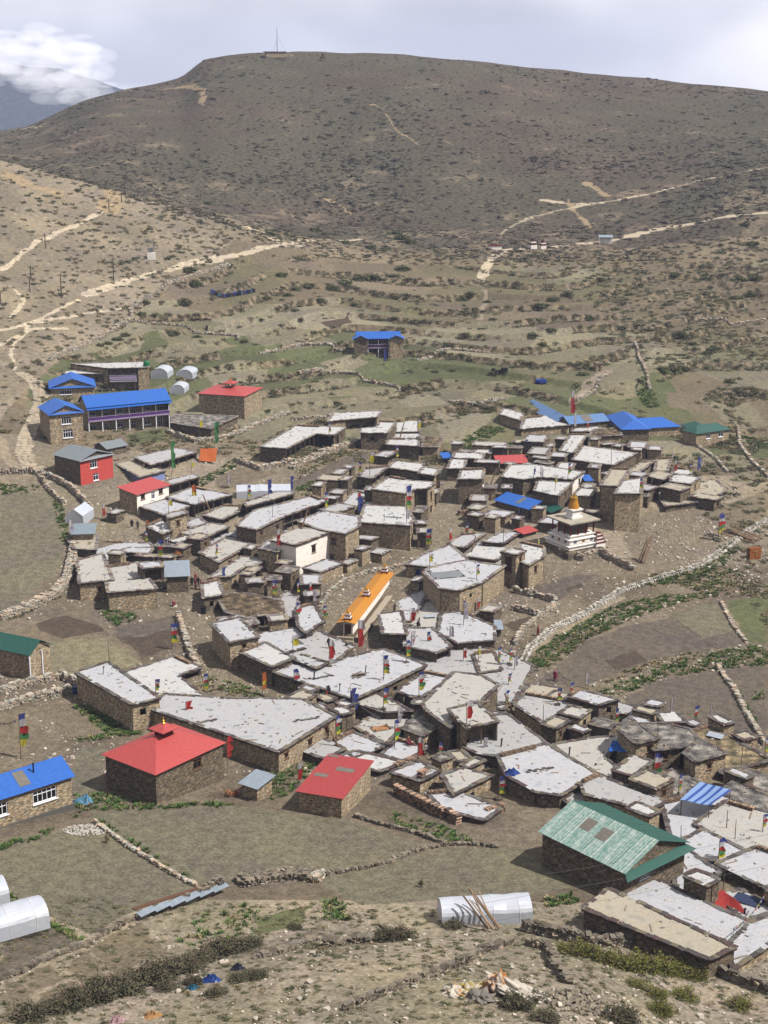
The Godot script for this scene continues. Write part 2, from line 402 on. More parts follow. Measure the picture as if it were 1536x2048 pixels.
# ------------------------------------------------------------------ what stands where (metres)
const HOUSES := [
	["white-roofed two-storey building with lavender balcony, behind the blue gabled house", "w", "tan", 19.55, 14.31, [-71.4, -344.23, -53.89, -347.12, -52.71, -339.16, -61.68, -337.83], [2], [], [], false],
	["white-roofed wing rising just behind the small blue gabled house", "w", "stone", 18.2, 14.93, [-72.0, -338.62, -72.88, -352.3, -62.85, -346.73, -62.16, -338.62], [], [], [], false],
	["cream-roofed shop with pale blue wall beside the red painted house", "c", "blue", 8.95, 7.15, [-53.72, -293.37, -50.19, -297.8, -41.93, -285.84, -46.25, -280.49], [], [], [], false],
	["grey-roofed shed open to the front, behind the pale blue shop", "g", "stone", 9.75, 7.75, [-49.52, -293.94, -41.97, -302.15, -37.24, -298.27, -44.92, -287.0], [2], [], [], false],
	["small open-fronted shed touching the right end of the red and white house", "g", "stone", 8.53, 6.27, [-41.35, -279.75, -36.54, -285.38, -35.03, -282.89, -39.76, -276.62], [2], [], [], false],
	["L-shaped house with white flat roof and posts round a bare courtyard", "w", "stone", 10.68, 7.32, [-25.02, -298.72, -18.59, -319.38, -8.02, -317.1, -10.26, -309.21, -14.15, -310.8, -19.36, -297.09], [3, 4], [], [], false],
	["ruined stone platform with rubble top in front of the far temple", "d", "stone", 11.9, 9.7, [-46.26, -316.61, -45.21, -325.7, -31.3, -322.95, -35.83, -309.74], [], [], [], false],
	["highest house of the middle row, white roof and a wide dark open room", "w", "tan", 10.56, 8.21, [-12.27, -323.4, -11.34, -332.79, -0.32, -334.82, -1.43, -327.94, -8.06, -325.43], [3], [], [], false],
	["house with stepped white roof just below the dark open room", "w", "stone", 11.3, 7.58, [-5.11, -313.04, -1.66, -314.78, -0.91, -320.2, 2.69, -319.49, 0.83, -308.61, -4.92, -308.85], [], [], [], false],
	["uppermost of three white roofs that step down like stairs", "w", "tan", 8.93, 7.9, [2.3, -320.45, 2.53, -332.48, 7.79, -331.78, 7.68, -320.45], [], [], [], false],
	["middle one of three white roofs that step down like stairs", "w", "tan", 8.57, 7.69, [1.0, -315.16, 1.59, -321.48, 7.95, -321.48, 7.83, -315.78], [], [], [], false],
	["lowest of three white stair-like roofs, over a plain stone wall", "w", "stone", 9.74, 6.8, [0.25, -304.67, 0.8, -310.1, 7.19, -309.5, 7.19, -303.27], [], [], [], false],
	["ruined house with broken roof timbers beside the stair-like white roofs", "b", "tan", 8.82, 6.84, [7.73, -306.49, 8.24, -316.45, 12.43, -315.79, 11.2, -306.49], [], [], [], false],
	["tiny rooftop room with dark doorway above the yellow flag", "g", "stone", 8.58, 6.76, [-2.2, -299.84, -0.34, -303.91, 2.79, -303.91, 0.85, -298.59], [2], [], [], false],
	["grey-roofed house with a dark porch beside the yellow flag pole", "g", "stone", 8.05, 5.46, [-5.45, -285.04, -3.6, -291.02, 1.29, -293.54, -2.21, -283.39], [2], [], [], false],
	["white-roofed house in the middle row with a blank dark front wall", "w", "stone", 7.91, 5.67, [0.67, -292.71, 1.99, -298.68, 8.11, -295.96, 6.93, -289.03], [], [], [], false],
	["narrow white-roofed house with dark loggia at the edge of the upper lane", "w", "tan", 9.29, 4.7, [6.31, -282.42, 7.83, -287.66, 11.03, -285.96, 9.59, -280.56], [3], [[2, 0.5, 1.0, 0.9, 1.3, "wood"]], [], false],
	["large white-roofed house with loggia and tall windows along the upper lane", "w", "tan", 9.33, 3.7, [-2.43, -270.36, 0.81, -279.7, 5.02, -276.84, 8.75, -275.95, 9.66, -274.86, 8.13, -270.92, 5.84, -270.49, 3.91, -267.18], [5], [[4, 0.5, 0.9, 1.0, 1.6, "wood"], [4, 0.5, 3.6, 1.0, 1.6, "wood"]], [], false],
	["low grey-roofed barn open to the right, by the tall blue banner", "g", "stone", 5.41, 4.3, [-9.09, -270.4, -5.98, -283.11, -1.98, -283.63, -5.49, -269.44], [2], [], [], false],
	["big white-roofed house with bare front wall at the head of the dirt lane", "w", "tan", 6.86, 2.29, [-4.55, -256.87, -3.56, -268.75, 4.13, -267.38, 5.33, -259.53, 4.67, -254.79], [], [[3, 0.5, 0.8, 0.9, 1.5, "wood"]], [], false],
	["small annexe with stone wall between two tall houses", "g", "stone", 4.58, 2.25, [-5.4, -254.99, -3.27, -259.08, 0.54, -258.08, -2.16, -253.51], [], [], [], false],
	["upper room with a brown door next to the blue sheet roof", "w", "stone", 8.42, 6.13, [13.72, -298.52, 14.22, -303.74, 20.48, -302.6, 19.91, -297.74], [], [[2, 0.2, 0.2, 0.9, 1.7, "wood"]], [], false],
	["small block with white roof left of the ladder", "w", "stone", 8.22, 5.62, [12.21, -290.46, 13.43, -298.91, 16.61, -298.91, 15.81, -290.46], [], [], [], false],
	["stone house with white window and a little gabled porch", "w", "stone", 9.33, 4.39, [13.77, -277.71, 14.73, -285.14, 19.41, -285.68, 18.57, -278.01], [], [[2, 0.5, 0.6, 1.3, 1.3, "white"]], [], false],
	["long house with white roof and whitewashed end wall behind the blue lean-to", "w", "stone", 7.96, 4.49, [22.46, -285.1, 24.86, -294.53, 30.09, -295.05, 39.2, -289.08, 36.13, -282.89, 29.81, -284.75, 26.46, -282.9], [], [[3, 0.6, 0.5, 1.0, 1.3, "wood"]], [3], false],
	["lower terrace roof with a cream flag, behind the canopied stupa", "w", "stone", 7.45, 3.41, [27.97, -276.42, 29.45, -284.41, 36.22, -282.92, 32.2, -272.61], [], [], [], false],
	["narrow white roof at the upper left of the eastern house cluster", "w", "stone", 8.47, 6.02, [35.73, -304.78, 40.05, -320.44, 43.75, -320.44, 38.57, -302.66], [], [], [], false],
	["broad white-roofed house with a blue cloth lying on its back edge", "w", "stone", 7.97, 4.99, [37.7, -298.89, 41.51, -311.67, 51.92, -304.8, 45.37, -294.21], [], [], [], false],
	["windowless brown ruin just above the broad white roof", "b", "tan", 8.83, 6.28, [42.94, -315.61, 45.14, -323.28, 51.06, -325.46, 50.67, -317.68], [], [], [], false],
	["higher roof of the tallest house, with weathered pale covering", "c", "tan", 9.6, 2.78, [39.66, -272.12, 43.58, -285.14, 47.22, -284.52, 42.86, -271.31], [], [], [], false],
	["tallest house, four storeys of brown stone with dark ground-floor openings", "w", "tan", 9.37, 2.02, [41.56, -267.1, 44.24, -276.34, 48.94, -279.0, 46.48, -267.1], [], [[2, 0.45, 0.9, 0.9, 0.6, "wood"], [2, 0.25, 5.6, 1.5, 1.7, "hole"], [2, 0.75, 5.6, 1.6, 1.5, "hole"]], [], false],
	["cream-roofed gallery open to the right behind the tallest house", "c", "stone", 6.16, 4.57, [48.78, -297.16, 52.27, -303.92, 56.01, -306.21, 49.48, -293.03], [2], [], [], false],
	["small cream roof with a flag at the top of the eastern cluster", "c", "stone", 6.17, 4.56, [53.9, -296.71, 56.28, -307.32, 59.6, -308.04, 56.77, -296.99], [], [], [], false],
	["cream roof with dark doorway right of the tallest house", "c", "stone", 6.76, 3.88, [51.36, -290.46, 54.34, -295.22, 56.84, -292.07, 53.95, -287.16], [2], [], [], false],
	["white-roofed house below the plain blue banner", "w", "tan", 6.49, 3.5, [55.3, -287.27, 56.77, -293.0, 62.24, -290.64, 59.03, -284.97], [], [[2, 0.5, 0.5, 0.8, 1.1, "wood"]], [], false],
	["small white roof between two flag poles", "w", "stone", 5.34, 4.27, [57.7, -298.06, 58.87, -302.82, 62.52, -300.76, 61.34, -296.18], [], [], [], false],
	["house with dark-stained wall overlooking the rubble slope", "c", "stone", 6.56, 3.11, [52.56, -282.89, 55.04, -286.06, 58.54, -282.64, 56.05, -279.53], [], [[2, 0.5, 2.2, 0.7, 1.5, "hole"]], [], false],
	["low cream-roofed hut beside the flat blue sheet", "c", "stone", 4.99, 2.69, [58.14, -281.68, 60.07, -284.63, 64.46, -281.34, 62.41, -278.78], [], [], [], false],
	["white flat roof in front of the pale blue gabled wing", "w", "tan", 9.17, 7.2, [29.77, -326.37, 31.52, -333.48, 36.69, -336.8, 40.62, -326.14, 29.4, -322.16], [], [], [], false],
	["small white roof patched with dark sheeting below the pale blue roofs", "w", "stone", 8.17, 7.06, [40.57, -324.2, 41.79, -329.18, 47.53, -329.56, 47.13, -324.2], [], [], [], false],
	["white-roofed hut by the dark rubble heap, left of the pale blue roofs", "w", "tan", 9.99, 7.76, [25.53, -333.86, 27.18, -340.8, 31.25, -334.88, 29.81, -326.96], [], [], [], false],
	["grey-roofed house with a post-lined dark front, right of the red and white house", "g", "stone", 7.18, 4.75, [-40.29, -272.89, -36.3, -280.26, -27.94, -274.71, -34.3, -267.42], [2], [], [], false],
	["grey roof directly below the red and white house", "g", "stone", 6.8, 4.09, [-44.54, -267.72, -40.45, -273.36, -34.54, -269.58, -38.26, -260.94], [], [], [], false],
	["slim stone block with one window beside the white stair rail", "g", "tan", 8.03, 3.55, [-38.46, -258.35, -35.54, -261.23, -34.4, -258.93, -37.25, -255.35], [], [[2, 0.5, 0.6, 0.8, 1.0, "wood"]], [], false],
	["small block with a bright white door and white stair rail on top", "w", "stone", 5.86, 3.43, [-41.79, -257.89, -39.62, -262.17, -36.54, -255.71, -38.13, -253.02], [], [[2, 0.5, 0.3, 1.2, 2.0, "white"]], [], false],
	["low shed roof between the slim stone block and the laundry house", "g", "stone", 5.14, 3.84, [-36.16, -261.9, -33.54, -267.04, -31.37, -262.24, -34.15, -259.6], [2], [], [], false],
	["house with laundry hanging in its dark open front", "g", "stone", 5.15, 3.14, [-35.76, -256.22, -31.39, -263.0, -27.27, -260.65, -30.66, -252.96], [2], [], [], false],
	["grey-roofed house with dark front just left of the rooftop greenhouse", "g", "stone", 5.51, 4.2, [-32.97, -266.37, -29.62, -273.09, -24.65, -272.57, -28.93, -263.42], [2], [], [], false],
	["house with wide timber windows below the small tin lean-to", "g", "tan", 4.54, 2.2, [-31.26, -246.45, -27.24, -256.91, -22.63, -251.41, -27.24, -240.78], [], [[2, 0.35, 0.5, 1.0, 1.0, "wood"], [2, 0.7, 0.5, 1.6, 1.0, "wood"]], [], false],
	["low cream roof under the rusty tin lean-to", "c", "stone", 5.05, 3.48, [-54.79, -253.34, -49.83, -256.04, -48.28, -246.24, -52.31, -246.96], [], [], [], false],
	["wide grey roof behind the dark open shed of the western block", "g", "stone", 3.86, 3.04, [-49.9, -249.16, -48.95, -255.13, -40.59, -254.73, -39.39, -251.57, -43.57, -246.21, -46.77, -243.06], [], [], [], false],
	["dark open shed with a strip of tin on its roof", "g", "stone", 4.59, 2.84, [-44.95, -246.99, -43.82, -249.38, -39.12, -249.55, -39.28, -245.53], [2], [], [], false],
	["westernmost grey roof above a tall sunlit wall", "g", "tan", 4.88, 1.87, [-50.63, -240.87, -47.08, -245.25, -42.77, -230.64, -48.02, -228.81], [], [], [], false],
	["grey roof with a row of stone slates, over a wall with a hanging cloth", "g", "tan", 4.7, 1.41, [-45.91, -238.07, -40.44, -240.72, -35.29, -226.73, -42.79, -224.73], [], [], [], false],
	["rooftop room with dark opening and brown door beside the tin roof", "g", "stone", 6.56, 4.7, [-39.8, -234.62, -35.91, -235.06, -34.95, -232.25, -38.33, -231.21], [2], [], [], false],
	["long roof carrying the white rooftop greenhouse", "g", "stone", 6.72, 4.61, [-25.81, -271.06, -18.06, -281.74, -16.71, -277.49, -24.93, -267.62], [2], [], [], false],
	["longest grey roof, with a dark porch, in front of the rooftop greenhouse", "g", "stone", 7.0, 2.78, [-25.79, -254.29, -23.28, -264.47, -12.92, -275.0, -10.18, -271.19, -17.66, -260.13, -21.9, -251.65], [3], [], [], false],
	["small raised room with three dark openings on the longest roof", "g", "stone", 5.17, 3.54, [-19.9, -264.73, -17.61, -268.68, -15.23, -265.25, -19.07, -259.98], [2], [], [], false],
	["tall house with a whitewashed front and one wooden window", "g", "white", 7.3, 1.8, [-19.26, -244.69, -15.0, -252.11, -8.15, -250.66, -14.5, -241.66], [], [[2, 0.45, 0.9, 1.1, 1.3, "wood"]], [], false],
	["stone house with two windows, left neighbour of the whitewashed house", "g", "tan", 5.9, 2.02, [-21.16, -244.56, -19.29, -250.48, -15.26, -246.78, -17.72, -242.23], [], [[2, 0.6, 0.8, 0.9, 1.2, "wood"], [2, 0.5, 3.0, 0.9, 1.6, "wood"]], [], false],
	["stone house right of the whitewashed house, tall blue banner at its back", "g", "tan", 7.49, 1.89, [-15.17, -255.62, -10.67, -262.4, -4.36, -258.8, -4.03, -252.59, -6.42, -247.54, -10.82, -249.98], [], [[4, 0.5, 0.9, 1.0, 1.0, "wood"], [4, 0.4, 3.8, 1.2, 1.6, "wood"]], [], false],
	["low grey roof with a white and blue lean-to front by the alley", "g", "tan", 3.87, 1.67, [-28.58, -234.55, -24.07, -246.63, -19.34, -245.36, -21.28, -241.19, -22.95, -240.88, -24.56, -235.55], [], [[2, 0.5, 0.5, 1.2, 0.9, "wood"]], [], false],
	["small roof with white dust spread on it beside the narrow alley", "w", "stone", 3.45, 1.03, [-29.22, -232.97, -26.64, -235.49, -25.11, -227.73, -28.29, -225.69], [], [], [], false],
	["brown earth-roofed stable with wide black openings", "b", "stone", 2.41, 0.49, [-26.66, -230.05, -22.67, -232.13, -15.99, -227.8, -15.21, -222.07, -21.04, -219.65, -24.29, -222.08], [3], [], [], false],
	["small grey roof right of the brown stable", "g", "stone", 1.55, 0.4, [-16.96, -230.03, -15.85, -235.53, -13.61, -233.12, -13.07, -221.59, -15.88, -222.25], [], [], [], false],
	["grey roof with a thick black pole crossing it near the prayer wall", "g", "stone", 2.07, 0.21, [-13.82, -225.34, -10.98, -227.71, -8.99, -219.11, -11.6, -213.63, -13.09, -216.84], [], [], [], true],
	["tall narrow house at the bend of the alley", "g", "tan", 4.47, 0.15, [-25.46, -211.3, -21.51, -214.21, -17.69, -205.62, -21.9, -203.2], [], [], [], true],
	["grey roof bent round a small sunken yard", "g", "stone", 1.42, 0.16, [-20.34, -207.92, -19.59, -215.07, -12.65, -218.47, -10.62, -215.27, -13.18, -213.47, -11.25, -209.55, -14.51, -207.0], [4], [], [], true],
	["roof with white flakes over a long dark wall, next to the alley bend", "w", "stone", 3.07, -0.06, [-20.55, -203.15, -17.04, -207.4, -12.58, -200.83, -15.47, -197.39], [], [], [], true],
	["broad clean grey roof with a small pile of boards in its middle", "g", "stone", 2.1, -0.48, [-17.0, -199.38, -13.53, -203.84, -8.18, -200.71, -5.24, -203.7, -0.12, -207.32, 6.06, -200.63, 0.66, -193.45, -3.99, -188.05], [], [], [], true],
	["raised step of grey roof beside the rubble near the prayer wall", "g", "stone", 2.62, 2.1, [-13.28, -202.03, -11.55, -203.65, -7.62, -200.44, -9.32, -197.98], [], [], [], true],
	["lower grey roof at the foot of the broad clean roof", "g", "stone", 1.42, -0.59, [-4.86, -189.61, -1.74, -193.39, 3.99, -185.76, -0.13, -185.36], [], [], [], true],
	["narrow roof right of the prayer wall plinth", "w", "stone", 2.52, -0.06, [-0.88, -220.98, 2.79, -222.61, 3.47, -211.8, -0.3, -212.15], [], [], [], true],
	["grey roof with a person lying at its back edge", "g", "stone", 1.52, -0.45, [2.67, -217.74, 7.42, -217.74, 9.95, -209.5, 7.53, -206.81, 2.75, -209.83], [2], [], [], true],
	["pale roof with a solar panel, below the old tall house", "g", "stone", 0.83, -0.01, [3.85, -227.24, 6.01, -232.85, 9.66, -231.94, 8.06, -219.53, 3.52, -219.19], [], [], [], false],
	["wide pale roof with patched back, by the blue tin hut", "g", "stone", 1.18, -0.6, [8.76, -225.45, 12.22, -226.14, 16.98, -219.16, 16.56, -212.98, 10.76, -211.85, 8.04, -216.31], [], [], [], true],
	["narrow roof strip with red-brown edging beside the prayer wall", "g", "stone", 1.13, 0.18, [2.0, -226.16, 2.05, -230.82, 6.32, -237.44, 7.19, -235.4, 4.31, -221.83, 1.96, -221.83], [], [], [], false],
	["small roof among a thicket of flag poles above the stream bank", "g", "stone", 0.23, -0.74, [12.93, -209.99, 16.18, -211.36, 16.82, -203.63, 13.45, -202.35], [], [], [], true],
	["grey roof with blue door at the top of the prayer wall lane", "g", "tan", 3.55, 1.07, [3.38, -242.98, 6.89, -249.21, 11.47, -254.71, 14.27, -246.09, 12.27, -240.98, 7.79, -241.69], [], [[5, 0.5, 0.5, 0.9, 1.7, "blue"]], [], false],
	["old tall house with a grey tarpaulin over its roof corner", "g", "tan", 4.8, 0.26, [6.1, -235.31, 7.78, -237.98, 13.42, -241.37, 19.92, -238.49, 15.73, -229.97, 11.78, -225.59, 8.67, -226.3], [], [[4, 0.5, 0.9, 0.6, 0.7, "hole"]], [], false],
	["grey roof with slanting log ladder above the old tall house", "g", "stone", 3.36, 1.98, [10.67, -254.45, 13.51, -261.3, 18.32, -262.53, 14.1, -253.29], [2], [], [], false],
	["smooth white roof behind the old tall house", "w", "stone", 2.58, 1.33, [13.61, -251.18, 16.61, -259.18, 24.49, -254.11, 21.35, -252.6, 18.88, -248.22], [], [], [], false],
	["slender tower-like house with a dark plank door high up", "w", "tan", 6.37, 0.5, [19.05, -240.98, 21.25, -243.44, 23.54, -241.46, 21.64, -239.31], [], [[3, 0.5, 0.4, 1.3, 2.4, "wood"], [2, 0.5, 0.4, 0.7, 0.9, "wood"]], [], false],
	["white-roofed house with one wooden window facing the dug plot", "w", "tan", 4.81, 0.37, [23.32, -251.83, 27.29, -248.78, 26.89, -243.68, 23.56, -238.28, 22.5, -240.68], [], [[2, 0.5, 0.6, 1.0, 1.2, "wood"]], [], false],
	["pale roof with dark open side next to the little red sheet", "g", "stone", 3.37, 2.19, [17.03, -256.95, 20.75, -262.8, 24.92, -263.61, 20.87, -255.77], [2], [], [], false],
	["long house with slate-edged roof above the dark green crop strip", "g", "tan", 4.65, 0.63, [-41.42, -191.42, -37.61, -195.59, -28.53, -182.45, -31.96, -180.28], [], [], [], true],
	["smooth white roof with a notch yard, beside the slate-edged house", "w", "stone", 1.44, 0.21, [-36.69, -199.32, -29.91, -206.33, -25.54, -201.47, -28.48, -198.44, -23.7, -190.93, -25.81, -188.35, -30.86, -190.26], [2], [], [], true],
	["huge stained roof behind the red pyramid-roofed temple", "g", "tan", 3.27, -0.0, [-30.92, -182.88, -28.88, -187.46, -20.66, -186.04, -10.68, -185.69, -5.91, -179.99, -12.6, -168.88], [], [], [], true],
	["small grey roof behind the weedy yard of the red shed", "g", "stone", 1.21, 0.05, [-11.52, -174.82, -8.74, -179.13, -4.67, -174.52, -7.18, -171.4], [], [], [], true],
	["grey roof where a blue cloth lies", "g", "stone", 0.73, -0.2, [-6.61, -177.82, -4.04, -181.05, 0.46, -176.62, -3.69, -172.7], [], [], [], true],
	["grey roof with an orange mat and a white banner string", "g", "stone", 0.43, -0.59, [-4.06, -183.22, -0.73, -188.36, 4.27, -185.08, 2.14, -182.18, 0.32, -177.44], [], [], [], true],
	["dark weathered roof over a brown wall beside the deep black gap", "d", "tan", 1.89, -0.61, [2.27, -179.0, 4.52, -185.26, 8.52, -181.95, 4.82, -176.68], [], [], [], true],
	["roof where a person in white sits", "g", "stone", 0.64, -0.33, [-0.44, -174.04, 1.59, -178.72, 5.21, -176.3, 2.95, -171.57], [], [], [], true],
	["pale roof immediately behind the red flat shed roof", "w", "stone", 0.78, -0.01, [-7.21, -172.31, -3.48, -175.1, 2.75, -171.63, -0.45, -168.77], [], [], [], true],
	["stone block piled with firewood right of the red flat shed", "g", "tan", 1.81, 0.05, [0.57, -166.53, 4.15, -169.92, 6.82, -166.92, 4.24, -163.94], [], [], [], true],
	["rooftop porch on posts in the middle of the lower village", "g", "stone", 1.58, -0.64, [1.68, -192.32, 5.48, -199.57, 9.69, -197.49, 4.45, -189.32], [2], [], [], true],
	["spacious pale roof around the rooftop porch", "g", "stone", 3.36, -0.88, [4.76, -183.67, 7.84, -191.18, 9.41, -194.98, 13.16, -193.95, 15.39, -190.17, 12.75, -184.98, 9.64, -182.3, 8.38, -175.59, 5.65, -180.77], [], [], [], true],
	["small roof below the deep black gap with a tiny window", "g", "tan", 2.04, 0.12, [6.73, -165.32, 8.93, -167.36, 12.89, -165.22, 7.94, -159.86], [], [[2, 0.5, 0.6, 0.7, 0.6, "hole"]], [], true],
	["low roof fenced by firewood stacks next to the green barn", "g", "stone", 1.66, 0.43, [4.66, -161.34, 8.38, -162.13, 13.31, -157.42, 11.22, -154.42, 6.71, -156.7], [], [], [], true],
	["tower house with a square rooftop loggia beside the deep black gap", "g", "tan", 4.29, -0.62, [7.95, -179.73, 11.87, -182.16, 14.35, -175.85, 9.99, -173.78], [2], [], [], true],
	["smooth grey roof in front of the square loggia", "g", "stone", 1.64, -0.77, [9.69, -174.25, 10.3, -176.28, 13.73, -184.32, 16.07, -184.59, 20.44, -174.95, 14.16, -171.15, 11.27, -172.12], [], [], [], true],
	["largest smooth grey roof, just behind the green barn", "g", "stone", 2.5, -0.11, [13.53, -169.82, 19.94, -173.47, 25.17, -164.54, 20.01, -158.77, 17.21, -159.68, 14.28, -163.94], [], [], [], true],
	["narrow grey roof strip with a slab row, touching the green barn ridge", "g", "stone", 1.67, 0.53, [19.43, -161.02, 23.59, -165.1, 23.89, -162.77, 23.23, -158.68, 21.18, -158.24], [], [], [], true],
	["grey roof running under the bright blue awning", "g", "stone", 0.96, -0.58, [21.02, -176.52, 25.79, -178.48, 30.42, -179.22, 28.41, -175.32, 27.41, -172.09, 28.83, -168.29, 27.35, -165.95, 22.44, -170.73], [], [], [], true],
	["house with two carved windows and two yellow-tipped flags", "g", "tan", 1.81, -0.86, [16.99, -187.36, 18.83, -191.06, 25.61, -187.74, 20.23, -180.94], [], [[2, 0.3, 0.5, 0.9, 1.1, "wood"], [2, 0.75, 0.5, 0.9, 1.1, "wood"]], [], true],
	["roof with log beams and a string of small flags", "g", "stone", -0.11, -0.88, [13.05, -191.81, 16.47, -197.79, 20.36, -199.17, 17.96, -193.71, 15.85, -189.96], [], [], [], true],
	["small cream roof at the edge of the ploughed field", "c", "stone", -0.3, -0.93, [18.84, -197.12, 20.7, -199.79, 24.59, -198.18, 23.81, -194.84, 19.49, -194.74], [], [], [], true],
	["building whose wall stands in black shade by the ploughed field", "g", "stone", 2.73, -0.92, [24.07, -187.63, 25.84, -190.27, 30.97, -186.73, 27.86, -184.66], [], [], [], true],
	["dark-roofed block behind the bright blue awning", "d", "tan", 3.9, -0.51, [28.57, -174.52, 30.74, -178.38, 33.63, -171.64, 30.26, -169.9], [], [], [], true],
	["mottled dark roof beneath two stone flag bases", "d", "stone", 2.74, -0.67, [31.64, -178.86, 35.42, -179.08, 38.36, -177.25, 38.9, -173.18, 36.31, -171.53, 32.56, -170.51], [], [], [], true],
	["roof with a straw-coloured border and a metal sheet lying on it", "y", "tan", 0.93, -0.97, [38.06, -179.97, 41.42, -182.55, 43.2, -179.89, 47.48, -171.79, 40.14, -167.96, 41.19, -173.94, 39.4, -177.26], [], [], [], true],
	["square stone block with a slate-edged dark roof", "d", "tan", 2.97, -0.3, [35.88, -169.45, 38.82, -173.69, 41.33, -169.36, 36.84, -166.77], [], [], [], true],
	["sunken dark roof left of the blue striped awning", "d", "stone", 1.09, 0.11, [31.63, -166.7, 35.19, -169.45, 37.4, -165.09, 34.37, -160.81, 31.51, -162.38], [], [], [], true],
	["long narrow roof between the green barn and the awnings", "g", "tan", 2.69, 0.56, [22.46, -162.06, 24.82, -164.24, 31.88, -157.2, 29.44, -154.52, 22.67, -158.8], [], [], [], true],
	["blotchy dark roof at the edge, right of the blue striped awning", "d", "tan", 1.87, 0.3, [38.42, -161.15, 41.08, -164.38, 45.31, -158.75, 43.25, -154.57], [], [], [], true],
	["blotchy roof at the edge below the straw-coloured border", "d", "tan", 0.88, -0.11, [40.28, -168.32, 43.51, -170.09, 47.5, -165.66, 45.57, -161.54], [], [], [], true],
	["smooth grey roof at the edge with a bare lamp pole", "g", "stone", 1.97, 0.63, [34.03, -153.03, 38.83, -158.93, 45.19, -154.13, 41.68, -141.83, 37.88, -146.53], [], [], [], true],
	["grey roof just right of the green barn gable", "g", "stone", 2.17, 0.9, [31.02, -147.82, 34.73, -151.55, 38.64, -146.33, 36.46, -142.32, 34.85, -144.23, 32.62, -144.5], [], [], [], true],
	["sunken roof terrace with a long banner shadow", "g", "stone", 2.81, 1.38, [29.75, -145.34, 31.4, -146.61, 34.5, -140.78, 30.56, -136.45, 29.1, -136.88], [], [], [], true],
	["roof with a row of pale slabs behind the red tent", "g", "stone", 2.84, 1.1, [34.05, -142.5, 39.37, -146.31, 42.51, -143.64, 38.78, -136.52], [], [], [], true],
	["small terrace with drying blue cloth", "g", "stone", 3.12, 2.14, [32.94, -135.59, 35.55, -136.9, 38.23, -132.49, 34.4, -130.65], [], [], [], true],
	["longest cream roof at the lower right with purple slab edge", "c", "stone", 6.61, 3.9, [18.31, -127.09, 21.41, -130.84, 31.31, -120.32, 28.33, -118.25], [], [], [], true],
	["wide pale grey roof beside the cream roof, in front of the green barn", "g", "stone", 3.84, 2.46, [22.11, -134.99, 25.69, -139.39, 31.07, -133.28, 34.91, -129.35, 32.21, -124.24, 30.75, -125.17], [], [], [], true],
	["grey roof in the lower right corner with flags strung over it", "g", "tan", 5.11, 3.17, [30.7, -122.65, 33.78, -126.87, 36.33, -128.86, 38.66, -126.52, 30.72, -119.14], [], [], [], true],
	["low terrace roof crowded with flag poles in the middle of the village", "g", "stone", 0.03, -0.87, [2.19, -211.31, 7.54, -216.34, 17.42, -212.14, 21.64, -205.76, 17.59, -192.3, 8.63, -188.62, 4.09, -194.24], [], [], [], true],
	["low grey terrace beside the blue striped awning", "g", "stone", 1.79, 0.47, [31.49, -159.3, 37.91, -162.17, 43.22, -154.18, 42.51, -140.08, 35.13, -142.4, 30.74, -148.09], [], [], [], true],
	["low terrace between the tall narrow house and the prayer wall", "g", "stone", 1.15, -0.1, [-22.26, -215.36, -11.03, -218.95, -4.26, -210.93, -8.6, -200.12, -15.2, -204.39], [], [], [], true],
	["low terrace roof linking the houses behind the whitewashed house", "g", "stone", 3.77, 2.7, [-38.62, -269.44, -28.12, -287.08, -15.69, -283.16, -10.69, -268.71, -17.25, -254.71, -24.42, -249.34, -32.34, -255.63], [], [], [], false],
	["low terrace roof linking the houses of the middle row", "g", "stone", 5.62, 4.46, [-6.7, -302.06, -1.07, -325.22, 14.33, -316.87, 12.46, -290.88, 3.53, -275.42, -4.69, -283.1], [], [], [], false],
	["low terrace roof behind the old tall house", "g", "stone", 1.98, 0.72, [3.97, -247.09, 14.43, -265.8, 26.54, -259.12, 23.65, -246.92, 19.54, -241.21, 10.82, -238.38], [], [], [], false],
	["low cream terrace linking the eastern houses", "c", "stone", 4.2, 3.02, [52.57, -300.78, 66.18, -309.65, 67.0, -288.56, 60.51, -280.93, 52.73, -277.08], [], [], [], false]
]
